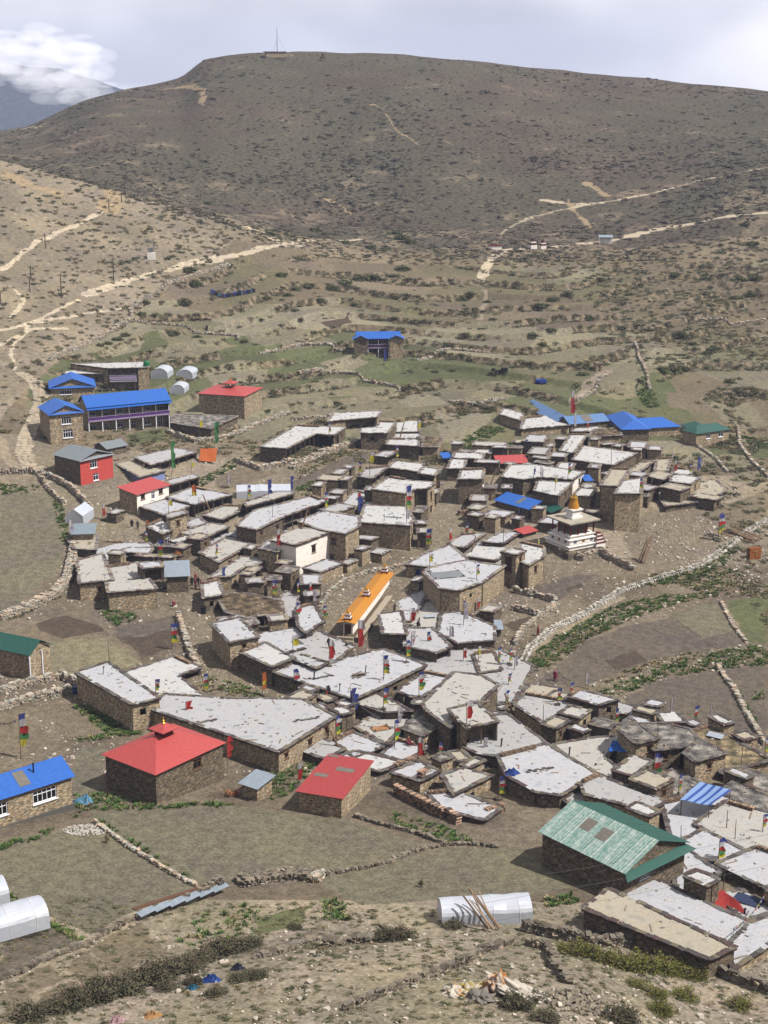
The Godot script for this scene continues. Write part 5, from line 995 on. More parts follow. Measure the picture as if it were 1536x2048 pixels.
const SHRUBS := [
	[-26.9, 101.74, 1.52, 0],
	[-25.49, 103.9, 1.36, 0],
	[-24.21, 105.22, 1.49, 0],
	[-22.88, 106.45, 1.66, 0],
	[-21.53, 107.76, 1.68, 0],
	[-20.36, 109.13, 1.7, 0],
	[-19.12, 110.26, 1.63, 0],
	[-17.94, 111.96, 1.45, 0],
	[-16.63, 112.99, 1.46, 0],
	[-15.68, 115.47, 1.28, 0],
	[-14.2, 117.48, 1.52, 0],
	[-12.81, 118.66, 1.31, 0],
	[-11.61, 119.96, 1.1, 0],
	[-17.64, 108.51, 0.89, 0],
	[-15.56, 109.57, 0.81, 0],
	[-10.35, 110.41, 0.9, 0],
	[-11.75, 110.07, 0.9, 0],
	[-13.46, 107.17, 0.8, 0],
	[-8.19, 125.38, 0.69, 0],
	[0.09, 121.18, 1.34, 0],
	[1.43, 121.86, 1.25, 0],
	[6.3, 125.49, 1.01, 0],
	[10.11, 103.54, 1.23, 0],
	[11.64, 105.39, 1.1, 0],
	[12.18, 101.26, 1.13, 0],
	[18.32, 103.85, 1.36, 0],
	[16.41, 119.74, 1.32, 1],
	[17.7, 119.42, 1.41, 1],
	[19.49, 118.11, 1.22, 1],
	[20.95, 117.57, 1.48, 1],
	[22.65, 118.53, 1.58, 1],
	[24.24, 118.75, 1.58, 1],
	[25.82, 118.88, 1.5, 1],
	[27.26, 118.33, 1.23, 1],
	[21.07, 113.13, 0.92, 1],
	[22.55, 111.94, 1.08, 1],
	[25.12, 113.18, 1.18, 1],
	[22.35, 108.58, 1.13, 1],
	[29.92, 112.79, 1.18, 1],
	[-68.65, 367.18, 1.21, 2],
	[-67.36, 370.14, 1.58, 2],
	[-65.74, 375.08, 1.73, 2],
	[-64.64, 379.76, 1.62, 2],
	[-54.15, 389.7, 1.92, 2],
	[-47.54, 387.73, 1.15, 2],
	[-36.38, 390.81, 1.67, 2],
	[-53.85, 414.13, 2.16, 2],
	[-52.9, 429.67, 2.24, 2],
	[-55.45, 437.62, 2.56, 2],
	[-63.79, 408.5, 1.6, 2],
	[-63.35, 398.96, 1.57, 2],
	[-30.08, 449.05, 2.04, 2],
	[-33.16, 426.8, 1.67, 2],
	[-25.47, 438.96, 2.0, 2],
	[-22.11, 443.61, 2.31, 2],
	[-27.13, 430.72, 1.69, 2],
	[-11.39, 448.42, 2.63, 2],
	[-7.14, 456.94, 2.68, 2],
	[-3.43, 458.08, 2.38, 2],
	[-14.94, 445.09, 2.32, 2],
	[5.62, 467.36, 2.73, 2],
	[3.68, 518.12, 2.51, 2],
	[5.78, 510.7, 2.64, 2],
	[8.49, 504.9, 2.12, 2],
	[-23.03, 517.12, 2.5, 2],
	[-19.54, 512.93, 1.99, 2],
	[-12.52, 496.34, 1.93, 2],
	[-4.14, 492.03, 2.23, 2],
	[-17.95, 429.34, 1.4, 2],
	[-24.44, 419.7, 1.37, 2],
	[-8.15, 429.81, 1.26, 2],
	[12.8, 451.75, 1.18, 2],
	[39.48, 404.49, 1.86, 2],
	[43.57, 429.98, 1.97, 2],
	[48.25, 438.36, 2.29, 2],
	[52.71, 440.2, 2.15, 2],
	[48.81, 371.61, 1.84, 2],
	[51.76, 378.26, 1.63, 2],
	[69.04, 374.91, 1.98, 2],
	[72.81, 378.35, 1.88, 2],
	[75.37, 380.05, 1.63, 2],
	[78.92, 405.83, 2.13, 2],
	[83.91, 393.45, 1.82, 2],
	[85.69, 395.91, 1.7, 2],
	[56.98, 422.14, 1.66, 2],
	[65.1, 430.76, 1.69, 2],
	[71.78, 410.93, 1.62, 2],
	[87.28, 461.24, 1.8, 2],
	[84.14, 367.01, 1.58, 2],
	[105.4, 456.11, 2.67, 2],
	[110.57, 458.0, 2.38, 2],
	[100.76, 439.62, 2.01, 2],
	[105.98, 443.78, 2.03, 2],
	[95.97, 437.27, 1.71, 2],
	[76.16, 456.72, 1.49, 2],
	[79.89, 431.12, 1.69, 2],
	[44.37, 407.12, 1.34, 2],
	[64.69, 413.31, 1.36, 2],
	[80.69, 397.33, 1.57, 2],
	[78.0, 415.6, 1.36, 2],
	[41.24, 395.29, 1.56, 2],
	[64.86, 461.37, 1.5, 2],
	[71.5, 445.42, 1.74, 2],
	[95.61, 457.65, 1.79, 2],
	[12.57, 372.54, 1.23, 2],
	[16.97, 374.7, 1.24, 2],
	[21.74, 383.02, 1.14, 2],
	[29.51, 436.44, 1.43, 2],
	[29.61, 416.44, 1.23, 2],
	[22.53, 439.49, 1.72, 2],
	[24.77, 441.38, 1.73, 2],
	[-10.64, 344.06, 1.14, 2],
	[-9.42, 340.99, 1.02, 2],
	[116.01, 486.68, 2.2, 2],
	[117.72, 505.84, 1.96, 2],
	[-83.85, 396.62, 1.16, 2],
	[-93.1, 473.95, 1.37, 2],
	[-60.47, 533.4, 1.71, 2],
	[-35.79, 486.12, 1.88, 2],
	[-33.21, 408.61, 1.21, 2],
	[-22.66, 411.57, 1.35, 2],
	[61.31, 353.38, 0.94, 2]
]
const BANKS := [
	[0, 3.2, 20.0, 207.1, 22.4, 205.3, 29.6, 217.6, 36.8, 225.3, 45.4, 234.2, 53.8, 239.8, 56.0, 242.1, 46.4, 239.6, 39.1, 235.5, 32.5, 228.1, 26.0, 219.5, 21.6, 212.3],
	[0, 3.2, 32.6, 201.4, 41.2, 210.4, 49.1, 216.4, 56.1, 220.5, 58.4, 218.6, 57.0, 212.6, 48.4, 209.6, 40.3, 205.3, 33.4, 197.6, 28.5, 197.1],
	[0, 3.0, 41.3, 241.6, 50.5, 248.7, 57.1, 256.2, 61.3, 263.5, 63.9, 267.2, 61.7, 259.2, 58.6, 252.6, 50.8, 245.7],
	[0, 3.0, 49.8, 204.1, 50.5, 204.2, 49.8, 189.2, 48.8, 189.1],
	[0, 2.4, 51.7, 201.5, 54.5, 202.7, 53.8, 199.7, 51.4, 198.5],
	[0, 5.0, -41.3, 188.1, -40.0, 188.7, -31.1, 180.3, -35.0, 179.3],
	[0, 4.0, -38.6, 178.1, -31.2, 181.1, -30.7, 179.9, -38.0, 176.7],
	[0, 4.0, -44.8, 226.0, -40.0, 225.1, -37.8, 222.4, -40.5, 218.8, -42.3, 221.3],
	[0, 4.0, -35.6, 161.2, -32.3, 162.2, -25.7, 158.3, -17.1, 160.0, -17.5, 158.6, -25.8, 157.3, -33.8, 156.3, -34.1, 153.4],
	[0, 3.0, -13.0, 171.6, -7.9, 172.9, -10.0, 166.0, -12.8, 159.7, -13.7, 164.2],
	[0, 2.5, 0.1, 159.1, 4.6, 156.3, 10.4, 150.0, 7.1, 148.6, 1.8, 154.5],
	[0, 4.0, -35.7, 286.6, -29.4, 301.0, -29.3, 295.5, -34.8, 282.5],
	[0, 3.0, -17.1, 284.4, -6.8, 298.2, -5.7, 293.9, -15.8, 278.8],
	[0, 4.0, 15.2, 316.1, 22.0, 330.1, 26.8, 328.7, 17.3, 309.2],
	[0, 4.0, -71.4, 275.5, -63.8, 276.6, -65.3, 273.1, -70.3, 270.6],
	[0, 4.0, -60.7, 270.8, -58.6, 269.0, -53.5, 251.6, -54.9, 251.2],
	[0, 4.0, -37.6, 134.4, -34.8, 131.2, -34.8, 129.1, -36.7, 131.0],
	[0, 4.0, -31.6, 126.6, -26.1, 120.9, -26.8, 119.8, -31.0, 125.0],
	[0, 4.0, -40.5, 146.2, -35.8, 151.1, -35.4, 149.4, -40.1, 144.6],
	[0, 4.0, -6.2, 132.3, -3.8, 133.0, -3.2, 127.6, -5.5, 127.0],
	[0, 4.0, 15.2, 133.3, 18.3, 134.9, 19.3, 133.2, 15.5, 131.4],
	[0, 3.0, 78.1, 328.0, 84.0, 326.9, 82.3, 319.5, 79.3, 323.3],
	[0, 3.0, 60.8, 366.0, 63.9, 369.9, 64.4, 357.7, 63.8, 347.1, 60.2, 346.6, 60.2, 357.8],
	[0, 3.0, -31.9, 153.6, -18.2, 136.0, -18.0, 136.4, -31.3, 153.7],
	[0, 1.2, -17.5, 128.0, -12.0, 132.9, -11.5, 126.5, -15.2, 118.8, -18.5, 120.4],
	[1, 2.5, 21.4, 210.2, 29.2, 220.6, 36.3, 227.4, 31.4, 219.7, 23.9, 206.4],
	[1, 2.5, 28.0, 199.0, 35.3, 205.6, 47.3, 215.1, 49.3, 217.4, 40.1, 212.2, 33.2, 205.4, 26.4, 197.1],
	[1, 2.0, -18.1, 294.4, -4.0, 316.3, -2.9, 312.5, -16.4, 288.7],
	[1, 2.0, -58.5, 220.4, -51.7, 236.1, -52.3, 243.2, -50.7, 239.3, -51.3, 229.9, -56.6, 218.6],
	[1, 2.0, -34.2, 187.8, -24.3, 199.9, -18.4, 195.8, -19.6, 193.9, -26.7, 196.1],
	[0, 2.5, -25.6, 201.7, -20.8, 199.2, -14.1, 193.4, -16.8, 193.2, -22.6, 196.4],
	[0, 3.0, 24.3, 312.1, 28.0, 319.4, 33.4, 319.8, 27.6, 313.8],
	[1, 2.0, 44.4, 247.8, 58.5, 254.3, 64.5, 244.4, 63.8, 241.0, 54.7, 239.9],
	[0, 2.0, 44.9, 245.8, 58.5, 254.3, 63.0, 250.7, 54.5, 243.0]
]
const POWER_POLES := [
	[-94.48, 28.55, -377.29, 3.48],
	[-90.37, 29.81, -391.45, 4.02],
	[-92.51, 31.84, -402.79, 3.47],
	[-83.02, 27.71, -394.48, 6.4],
	[-73.41, 29.19, -417.42, 6.51],
	[-94.0, 37.0, -429.06, 4.12],
	[-82.52, 44.6, -466.95, 3.44],
	[-79.94, 46.27, -474.57, 2.74],
	[-80.91, 47.64, -487.71, 4.08],
	[-63.56, 42.43, -540.62, 2.27],
	[-55.7, 42.55, -547.06, 4.01]
]
const PEOPLE := [
	[-31.22, 1.92, -236.54, "stand", 0, 0.3, "person in dark clothes at the left of the alley group"],
	[-30.51, 1.8, -235.34, "stand", 1, 2.0, "person in maroon at the front of the alley group"],
	[-30.17, 1.9, -236.58, "stand", 2, -0.6, "person in blue-black jacket in the middle of the alley group"],
	[-29.58, 1.75, -234.98, "stand", 1, -1.5, "person in maroon at the right of the alley group"],
	[-30.82, 2.03, -238.01, "stand", 3, 1.0, "person in pinkish clothes at the back of the alley group"],
	[-33.15, 1.33, -228.29, "sit", 3, 0.5, "person in red sitting on the steps below the alley"],
	[-6.06, 0.13, -215.48, "sit", 1, 0.2, "person in red robe sitting on the prayer wall steps"],
	[-5.5, 0.1, -210.94, "stand", 0, 0.8, "person in black walking in front of the prayer wall"],
	[-8.03, 1.15, -210.01, "stand", 2, -0.4, "person in dark clothes standing left of the prayer wall"],
	[5.18, 0.83, -220.16, "sit", 0, 0.4, "person sitting at the back edge of the grey roof"],
	[23.5, -0.64, -219.97, "stand", 1, 1.2, "person in red walking up the stream path"],
	[-44.83, 4.51, -261.54, "stand", 0, 0.2, "person in black in the yard left of the white stair rail"],
	[5.22, -0.34, -177.3, "sit", 4, 2.8, "person in white shirt sitting by the firewood"],
	[3.07, 0.64, -176.93, "sit", 3, 0.6, "person in purple crouching beside the green cloth"],
	[-43.73, 4.39, -261.33, "stand", 5, 0.2, "person in grey in the yard left of the white stair rail"],
	[-45.96, 19.11, -395.4, "stand", 0, 0.0, "person alone in the upper field below the goats"],
	[24.19, -0.89, -202.22, "stand", 3, 0.0, "person in red standing by the flags before the ploughed field"]
]
const SPOTS := [
	["mani_front", -5.71, 0.13, -215.72],
	["mani_back", 0.0, 1.3, -239.45],
	["stupa", 33.18, 1.56, -256.17],
	["crate", 65.31, -0.13, -258.32],
	["timber", 67.63, 0.67, -265.93],
	["poles", 44.67, 0.64, -252.92],
	["tent", -35.06, 8.06, -297.02],
	["gh_roof_a", -27.59, 5.71, -277.23],
	["gh_roof_b", -17.52, 6.72, -278.16],
	["gh_tent", -54.7, 5.4, -260.4],
	["gh1", -52.25, 14.71, -350.93],
	["gh2", -46.71, 14.33, -352.98],
	["gh3", -46.79, 13.23, -340.43],
	["gh_low_a", 5.41, 5.4, -126.12],
	["gh_low_b", 13.83, 4.96, -127.04],
	["gh_left", -31.9, 7.88, -118.21],
	["gh_left2", -36.0, 5.71, -128.27],
	["planks_a", -22.93, 5.38, -127.04],
	["planks_b", -15.65, 3.8, -135.18],
	["logs", 9.94, 5.53, -124.85],
	["rubble", 62.82, 1.53, -270.1],
	["rubble2", 49.88, 2.34, -271.64],
	["rock", 8.58, 11.02, -106.49],
	["awning", 29.43, -0.08, -172.84],
	["striped", 35.5, 1.79, -156.02],
	["redtent", 33.2, 2.48, -133.58],
	["hilltop", -49.13, 95.03, -729.9],
	["hillstupa", -27.45, 94.39, -730.37],
	["hut", 71.82, 31.3, -501.41],
	["chorten", 47.85, 30.05, -497.86],
	["longshed", 35.65, 30.06, -496.19],
	["transformer", -66.31, 32.9, -439.84],
	["cars", 38.45, 10.72, -365.99],
	["gate", 53.29, 12.17, -375.67],
	["fence", 49.4, 9.79, -347.97],
	["fence2", 61.09, 9.21, -352.05],
	["wood1", 4.76, 0.36, -162.15],
	["solar", 7.28, 0.83, -224.04],
	["blackheap", 28.5, 12.55, -371.48],
	["wood_a", 1.34, 0.23, -164.2, 6.76, 0.81, -156.79],
	["wood_b", 7.1, 0.78, -157.11, 8.37, 1.07, -154.57],
	["wood_c", 1.39, 0.03, -170.7, 4.23, -0.15, -173.79],
	["wood_d", 4.16, 1.81, -164.68, 6.3, -0.04, -170.85],
	["wood_e", 13.68, 3.94, -272.04, 18.79, 4.02, -274.16],
	["wood_f", 11.46, 0.88, -156.94, 13.57, 0.75, -158.66]
]

# ------------------------------------------------------------------ ground
const MX := 160.0
const MD0 := 80.0
const MD1 := 500.0
const MW := 1536
const MH := 2016
var PAL := []

func paint_poly(im: Image, pts: Array, c: Color, wob: FastNoiseLite) -> void:
	var y0 := 1e9
	var y1 := -1e9
	var q := []
	for i in range(0, pts.size(), 2):
		var p := Vector2((pts[i] + MX) / (2 * MX) * MW, (pts[i + 1] - MD0) / (MD1 - MD0) * MH)
		q.append(p)
		y0 = minf(y0, p.y)
		y1 = maxf(y1, p.y)
	for y in range(maxi(0, int(y0) - 3), mini(MH - 1, int(y1) + 3)):
		var yy := y + .5 + wob.get_noise_2d(y * .6, 9.0) * 3.0
		var xs := []
		for i in q.size():
			var a: Vector2 = q[i]
			var b: Vector2 = q[(i + 1) % q.size()]
			if (a.y > yy) != (b.y > yy): xs.append(a.x + (yy - a.y) / (b.y - a.y) * (b.x - a.x) + wob.get_noise_2d(y * 2.0, i * 31.0) * 4.0)
		xs.sort()
		for k in range(0, xs.size() - 1, 2):
			im.fill_rect(Rect2i(int(xs[k]), y, maxi(1, int(xs[k + 1]) - int(xs[k])), 1), c)

func paint_line(im: Image, row: Array, wob: FastNoiseLite) -> void:
	var c: Color = PAL[row[1]]
	for i in range(2, row.size() - 3, 2):
		var a := Vector2(row[i], row[i + 1])
		var b := Vector2(row[i + 2], row[i + 3])
		var n := int(a.distance_to(b) / .15) + 1
		for k in n:
			var p := a.lerp(b, float(k) / n)
			var w: float = row[0] * (.8 + .5 * wob.get_noise_2d(p.x * 6.0, p.y * 6.0))
			p += Vector2(wob.get_noise_2d(p.x * 3.0, p.y * 3.0), wob.get_noise_2d(p.y * 3.0, p.x * 3.0 + 50.0)) * 1.0
			var hw := int(w / 2.0 / (2 * MX) * MW)
			im.fill_rect(Rect2i(int((p.x + MX) / (2 * MX) * MW) - hw, int((p.y - MD0) / (MD1 - MD0) * MH) - hw, hw * 2 + 1, hw * 2 + 1), c)

func near_map() -> ImageTexture:
	var im := Image.create(MW, MH, false, Image.FORMAT_RGB8)
	im.fill(ph(142, 127, 106))
	var wob := noise(.02, 3, 12)
	var wob2 := noise(.006, 3, 14)
	var px := 2 * MX / MW
	# open slopes, scrub and terraces
	for yb in range(0, MH, 2):
		var d := MD0 + (yb + 1) * (MD1 - MD0) / MH
		for xb in range(0, MW, 2):
			var x := (xb + 1) * px - MX
			if absf(x) > d * .32 + 12.0: continue
			var c := Color()
			var tw := terrace_share(x, d)
			if tw > .3:
				var y := base_height(x, d) + rough(x, d)
				var q := (y + warp(x, d)) / 2.3
				var f := q - floorf(q)
				var n1 := wob2.get_noise_2d(x * 3.0, d * 3.0)
				if f > .80 + .1 * wob.get_noise_2d(x * 8.0, d * 8.0) and wob2.get_noise_2d(x * 5.0 + 70.0, d * 5.0) > -.12: c = PAL[9].lerp(PAL[10], clampf(.45 + wob.get_noise_2d(x * 22.0, d * 22.0) * 2.2, 0, 1))
				else:
					var cell := int(floorf((x + warp(d, x) * 7.0) / 24.0))
					var hsh := absi((cell * 73 + int(floorf(q)) * 151) * 2654435 % 1000)
					var open_ := smoothstep(400.0, 440.0, d) * .6 + (.35 if x > 70.0 else 0.0)
					if hsh < 1000 * open_: c = PAL[11]
					else:
						c = PAL[[2, 3, 2, 4, 2, 6, 3][hsh % 7]] * (.9 + .2 * (hsh % 11) / 11.0)
					c = c.lerp(PAL[12], clampf(n1 * 1.5, 0, .6))
			elif d > 255.0 and x / d > -.218 + (d - 345.0) * .124 / 125.0 and d > 300.0:
				c = PAL[11].lerp(PAL[9], clampf(.4 + wob2.get_noise_2d(x * 6.0, d * 6.0) * 2.0, 0, 1))
			elif d > 255.0:
				c = PAL[7].lerp(PAL[8], clampf(.45 + wob2.get_noise_2d(x * 4.0, d * 4.0) * 1.8, 0, 1))
			elif d < 133.0:
				c = PAL[13].lerp(PAL[14], clampf(.4 + wob2.get_noise_2d(x * 9.0, d * 9.0) * 2.0, 0, 1))
			else:
				c = PAL[0].lerp(PAL[1], clampf(.4 + wob2.get_noise_2d(x * 8.0, d * 8.0) * 1.6, 0, 1))
			im.fill_rect(Rect2i(xb, yb, 2, 2), c)
	for f in FIELDS: paint_poly(im, f.slice(1), PAL[f[0]], wob)
	for l in TRACKS: paint_line(im, l, wob)
	var a := noise_bytes(.012, MW, MH, 21, 4)
	var b := noise_bytes(.12, MW, MH, 22, 3)
	var e := noise_bytes(.6, MW, MH, 23, 1)
	var dd := im.get_data()
	for i in MW * MH:
		var k := 256 + (a[i] - 128) / 7 + (b[i] - 128) / 3 + (e[i] - 128) / 2
		var o := i * 3
		dd[o] = clampi(dd[o] * k / 256, 0, 255)
		dd[o + 1] = clampi(dd[o + 1] * k / 256, 0, 255)
		dd[o + 2] = clampi(dd[o + 2] * (k - (a[i] - 128) / 9) / 256, 0, 255)
	return tex(Image.create_from_data(MW, MH, false, Image.FORMAT_RGB8, dd))

const FX := 340.0
const FD0 := 490.0
const FD1 := 870.0
const FW := 1020
const FH := 760

func far_map() -> ImageTexture:
	var dd := PackedByteArray()
	dd.resize(FW * FH * 3)
	var n1 := noise_bytes(.006, FW, FH, 41, 4)
	var n2 := noise_bytes(.05, FW, FH, 42, 4)
	var n3 := noise_bytes(.35, FW, FH, 43, 2)
	var n4 := noise_bytes(.02, FW, FH, 44, 3)
	var dark := ph(100, 91, 80)  # hill ground darkened in colour for cloud shade as well as dense scrub
	var mid := ph(118, 107, 92)
	var pale := ph(172, 154, 130)
	var green := ph(102, 102, 84)
	for y in FH:
		var d := FD0 + (y + .5) * (FD1 - FD0) / FH
		for x in FW:
			var i := y * FW + x
			var wx := (x + .5) * 2 * FX / FW - FX
			var c := dark.lerp(mid, n4[i] / 255.0)
			c = c.lerp(green, clampf((n1[i] - 110) / 90.0, 0, .4))
			# bare scree: more of it low down and on the left spur
			var bare := (n2[i] + n4[i]) / 510.0 + .22 * (1.0 - smoothstep(500.0, 585.0, d)) + .12 * smoothstep(-60.0, -130.0, wx)
			c = c.lerp(pale, smoothstep(.68, .84, bare) * .5)
			var k := 1.0 + (n3[i] - 128) / 330.0
			dd[i * 3] = clampi(int(c.r * 255 * k), 0, 255)
			dd[i * 3 + 1] = clampi(int(c.g * 255 * k), 0, 255)
			dd[i * 3 + 2] = clampi(int(c.b * 255 * k), 0, 255)
	var im := Image.create_from_data(FW, FH, false, Image.FORMAT_RGB8, dd)
	var wob := noise(.02, 3, 12)
	for l in FAR_TRACKS:
		var c2: Color = PAL[l[1]]
		for i in range(2, l.size() - 3, 2):
			var p0 := Vector2(l[i], l[i + 1])
			var p1 := Vector2(l[i + 2], l[i + 3])
			var n := int(p0.distance_to(p1) / .4) + 1
			for k2 in n:
				var p := p0.lerp(p1, float(k2) / n)
				p += Vector2(wob.get_noise_2d(p.x * 2.0, p.y), wob.get_noise_2d(p.y * 2.0, p.x)) * 2.0
				var w: float = l[0] * (.7 + wob.get_noise_2d(p.x * 5.0, p.y * 5.0))
				var hw := int(w / 2.0 * FW / (2 * FX))
				im.fill_rect(Rect2i(int((p.x + FX) / (2 * FX) * FW) - hw, int((p.y - FD0) / (FD1 - FD0) * FH) - hw, hw * 2 + 1, hw * 2 + 1), c2)
	return tex(im)

func grid_sheet(called: String, xs: Array, ds: Array, m: Material, x0: float, xw: float, d0: float, dw: float, sink := 0.0) -> void:
	var v := PackedVector3Array()
	var n := PackedVector3Array()
	var u := PackedVector2Array()
	var ix := PackedInt32Array()
	var w := xs.size()
	for d in ds:
		for x in xs:
			v.append(Vector3(x, hgt(x, d) - sink, -d))
			u.append(Vector2((x - x0) / xw, (d - d0) / dw))
	n.resize(v.size())
	for j in ds.size():
		for i in w:
			var l := v[j * w + maxi(i - 1, 0)]
			var r := v[j * w + mini(i + 1, w - 1)]
			var f := v[maxi(j - 1, 0) * w + i]
			var b := v[mini(j + 1, ds.size() - 1) * w + i]
			n[j * w + i] = (r - l).cross(b - f).normalized()
			if i < w - 1 and j < ds.size() - 1:
				var o := j * w + i
				ix.append_array([o, o + w, o + 1, o + 1, o + w, o + w + 1])
	var a := []
	a.resize(Mesh.ARRAY_MAX)
	a[Mesh.ARRAY_VERTEX] = v
	a[Mesh.ARRAY_NORMAL] = n
	a[Mesh.ARRAY_TEX_UV] = u
	a[Mesh.ARRAY_INDEX] = ix
	var am := ArrayMesh.new()
	am.add_surface_from_arrays(Mesh.PRIMITIVE_TRIANGLES, a)
	am.surface_set_material(0, m)
	var o2 := MeshInstance3D.new()
	o2.name = called
	o2.mesh = am
	add_child(o2)
	o2.set_meta("kind", "structure")

func ground_mat(key: String, t: Texture2D) -> StandardMaterial3D:
	var m := plain(key, Color.WHITE, 1.0, 0.0, .15)
	m.albedo_texture = t
	m.texture_repeat = false
	return m

func build_ground() -> void:
	PAL = [ph(147, 134, 116), ph(126, 114, 98), ph(158, 150, 127), ph(149, 142, 118), ph(142, 128, 110), ph(122, 113, 101), ph(114, 118, 86), ph(150, 138, 119), ph(174, 160, 138),
		ph(158, 143, 120), ph(96, 90, 70), ph(138, 126, 104), ph(122, 120, 90), ph(178, 165, 145), ph(160, 149, 128), ph(176, 160, 136), ph(104, 93, 80), ph(135, 128, 109), ph(120, 124, 88), ph(220, 204, 178), ph(186, 164, 132), ph(114, 106, 86)]
	var xs := []
	var x := -420.0
	while x < 420.0:
		xs.append(x)
		x += .75 if absf(x) < 128.0 else (2.0 if absf(x) < 170.0 else 12.0)
	xs.append(420.0)
	var ds := [-30.0, 0.0, 20.0, 40.0, 60.0, 75.0]
	var d := 84.0
	while d < 495.0:
		ds.append(d)
		d += .75
	ds.append(495.0)
	grid_sheet("ground", xs, ds, ground_mat("ground", near_map()), -MX, 2 * MX, MD0, MD1 - MD0)
	print("near ground")
	xs = []
	x = -420.0
	while x <= 420.0:
		xs.append(x)
		x += 3.0
	ds = [495.0]
	d = 498.0
	while d < 780.0:
		ds.append(d)
		d += 3.0
	ds.append_array([800.0, 830.0, 870.0, 930.0, 1000.0, 1100.0])
	print("far ", Time.get_ticks_msec())
	grid_sheet("hill", xs, ds, ground_mat("hill", far_map()), -FX, 2 * FX, FD0, FD1 - FD0)

# ------------------------------------------------------------------ walls, windows, flat roofed houses
func wall_face(mb: MB, A: Vector3, B: Vector3, y0: float, y1: float, nrm: Vector3, holes: Array, uo: float, reveal := .25) -> void:
	# A left, B right seen from outside; holes: [u0, u1, v0, v1], u in metres from A, v absolute height
	var L := A.distance_to(B)
	var dir := (B - A) / L
	var us := [0.0, L]
	var vs := [y0, y1]
	for h in holes:
		us.append_array([h[0], h[1]])
		vs.append_array([h[2], h[3]])
	us.sort()
	vs.sort()
	var P := func(uu: float, vv: float) -> Vector3: return Vector3(A.x, 0, A.z) + dir * uu + Vector3.UP * vv
	for i in us.size() - 1:
		if us[i + 1] - us[i] < .001: continue
		for j in vs.size() - 1:
			if vs[j + 1] - vs[j] < .001: continue
			var cu: float = (us[i] + us[i + 1]) / 2
			var cv: float = (vs[j] + vs[j + 1]) / 2
			var inside := false
			for h in holes:
				if cu > h[0] and cu < h[1] and cv > h[2] and cv < h[3]: inside = true
			if not inside:
				mb.quad(P.call(us[i], vs[j]), P.call(us[i + 1], vs[j]), P.call(us[i + 1], vs[j + 1]), P.call(us[i], vs[j + 1]), Vector2(uo + us[i], -vs[j]), Vector2(uo + us[i + 1], -vs[j + 1]))
	var back := -nrm * reveal
	for h in holes:
		var a: Vector3 = P.call(h[0], h[2])
		var b: Vector3 = P.call(h[1], h[2])
		var c: Vector3 = P.call(h[1], h[3])
		var e: Vector3 = P.call(h[0], h[3])
		for k in [[a, b], [b, c], [c, e], [e, a]]:
			mb.quad(k[0], k[1], k[1] + back, k[0] + back, Vector2(uo, 0), Vector2(uo + 1, .25))

var win_cache := {}

func window(parent: Node, t: Transform3D, w: float, h: float, style: String) -> void:
	if style == "hole": return
	var key := "%s_%.2f_%.2f" % [style, w, h]
	if not win_cache.has(key):
		var f := MB.new()
		var p := MB.new()
		var door := h > 1.55 and style != "white"
		var b := .09 if style == "white" else .13
		var white := style == "white"
		f.bx(-w / 2 + b / 2, 0, 0, b, h, .14)
		f.bx(w / 2 - b / 2, 0, 0, b, h, .14)
		f.bx(0, h / 2 - b / 2, 0, w - 2 * b, b, .14)
		f.bx(0, -h / 2 + b / 2, 0, w - 2 * b, b, .16)
		var lights := maxi(2, int(round(w / .55)))
		if not door:
			for i in range(1, lights): f.bx(-w / 2 + b / 2 + (w - b) * i / lights, 0, 0, .06, h - 2 * b, .1)
			f.bx(0, h * .18, .005, w - 2 * b, .05, .1)
		f.bx(0, -h / 2 - .05, .12, w + .2, .09, .36 if white else .26)
		if not white: f.bx(0, h / 2 + .09, .1, w + .35, .14, .3)
		if door:
			for i in 4: p.bx(-w / 2 + b + (w - 2 * b) * (i + .5) / 4, 0, -.02, (w - 2 * b) / 4 - .015, h - 2 * b, .04)
		else: p.bx(0, 0, -.03, w - 2 * b, h - 2 * b, .02)
		var fm := plain("white_paint", Color(.74, .74, .76), .6) if white else (plain("blue_door", ph(60, 92, 150), .7) if style == "blue" else plain("dark_timber", Color(.26, .17, .11), .85))
		var pm := plain("door_planks", Color(.22, .15, .10), .9) if door else plain("dark_glass", Color(.05, .055, .06), .12, 0.0, .5)
		if style == "blue": pm = fm
		win_cache[key] = [f.mesh(fm), p.mesh(pm), door]
	var r: Array = win_cache[key]
	var o := part("door" if r[2] else "window", r[0], parent, t)
	part("panel" if r[2] else "pane", r[1], o)

func face_frame(A: Vector3, B: Vector3, nrm: Vector3, u: float, y: float) -> Transform3D:
	var dir := (B - A).normalized()
	var p := Vector3(A.x, 0, A.z) + dir * u + Vector3.UP * y - nrm * .16
	return Transform3D(Basis(dir, Vector3.UP, dir.cross(Vector3.UP)), p)

var slab_meshes := []
var slab_mats := []

func make_slabs() -> void:
	for i in 6:
		var b := MB.new()
		b.box(Transform3D(), Vector3.ONE, .09, rng)
		slab_meshes.append(b.mesh(null))
	for c in [ph(170, 162, 156), ph(138, 128, 124), ph(150, 126, 122), ph(196, 182, 158), ph(182, 176, 170)]:
		var m := plain("slab%d" % slab_mats.size(), c, .9, 0.0, .25)
		m.albedo_texture = mats["t_mud1"]
		m.uv1_scale = Vector3(.8, .8, 1)
		slab_mats.append(m)

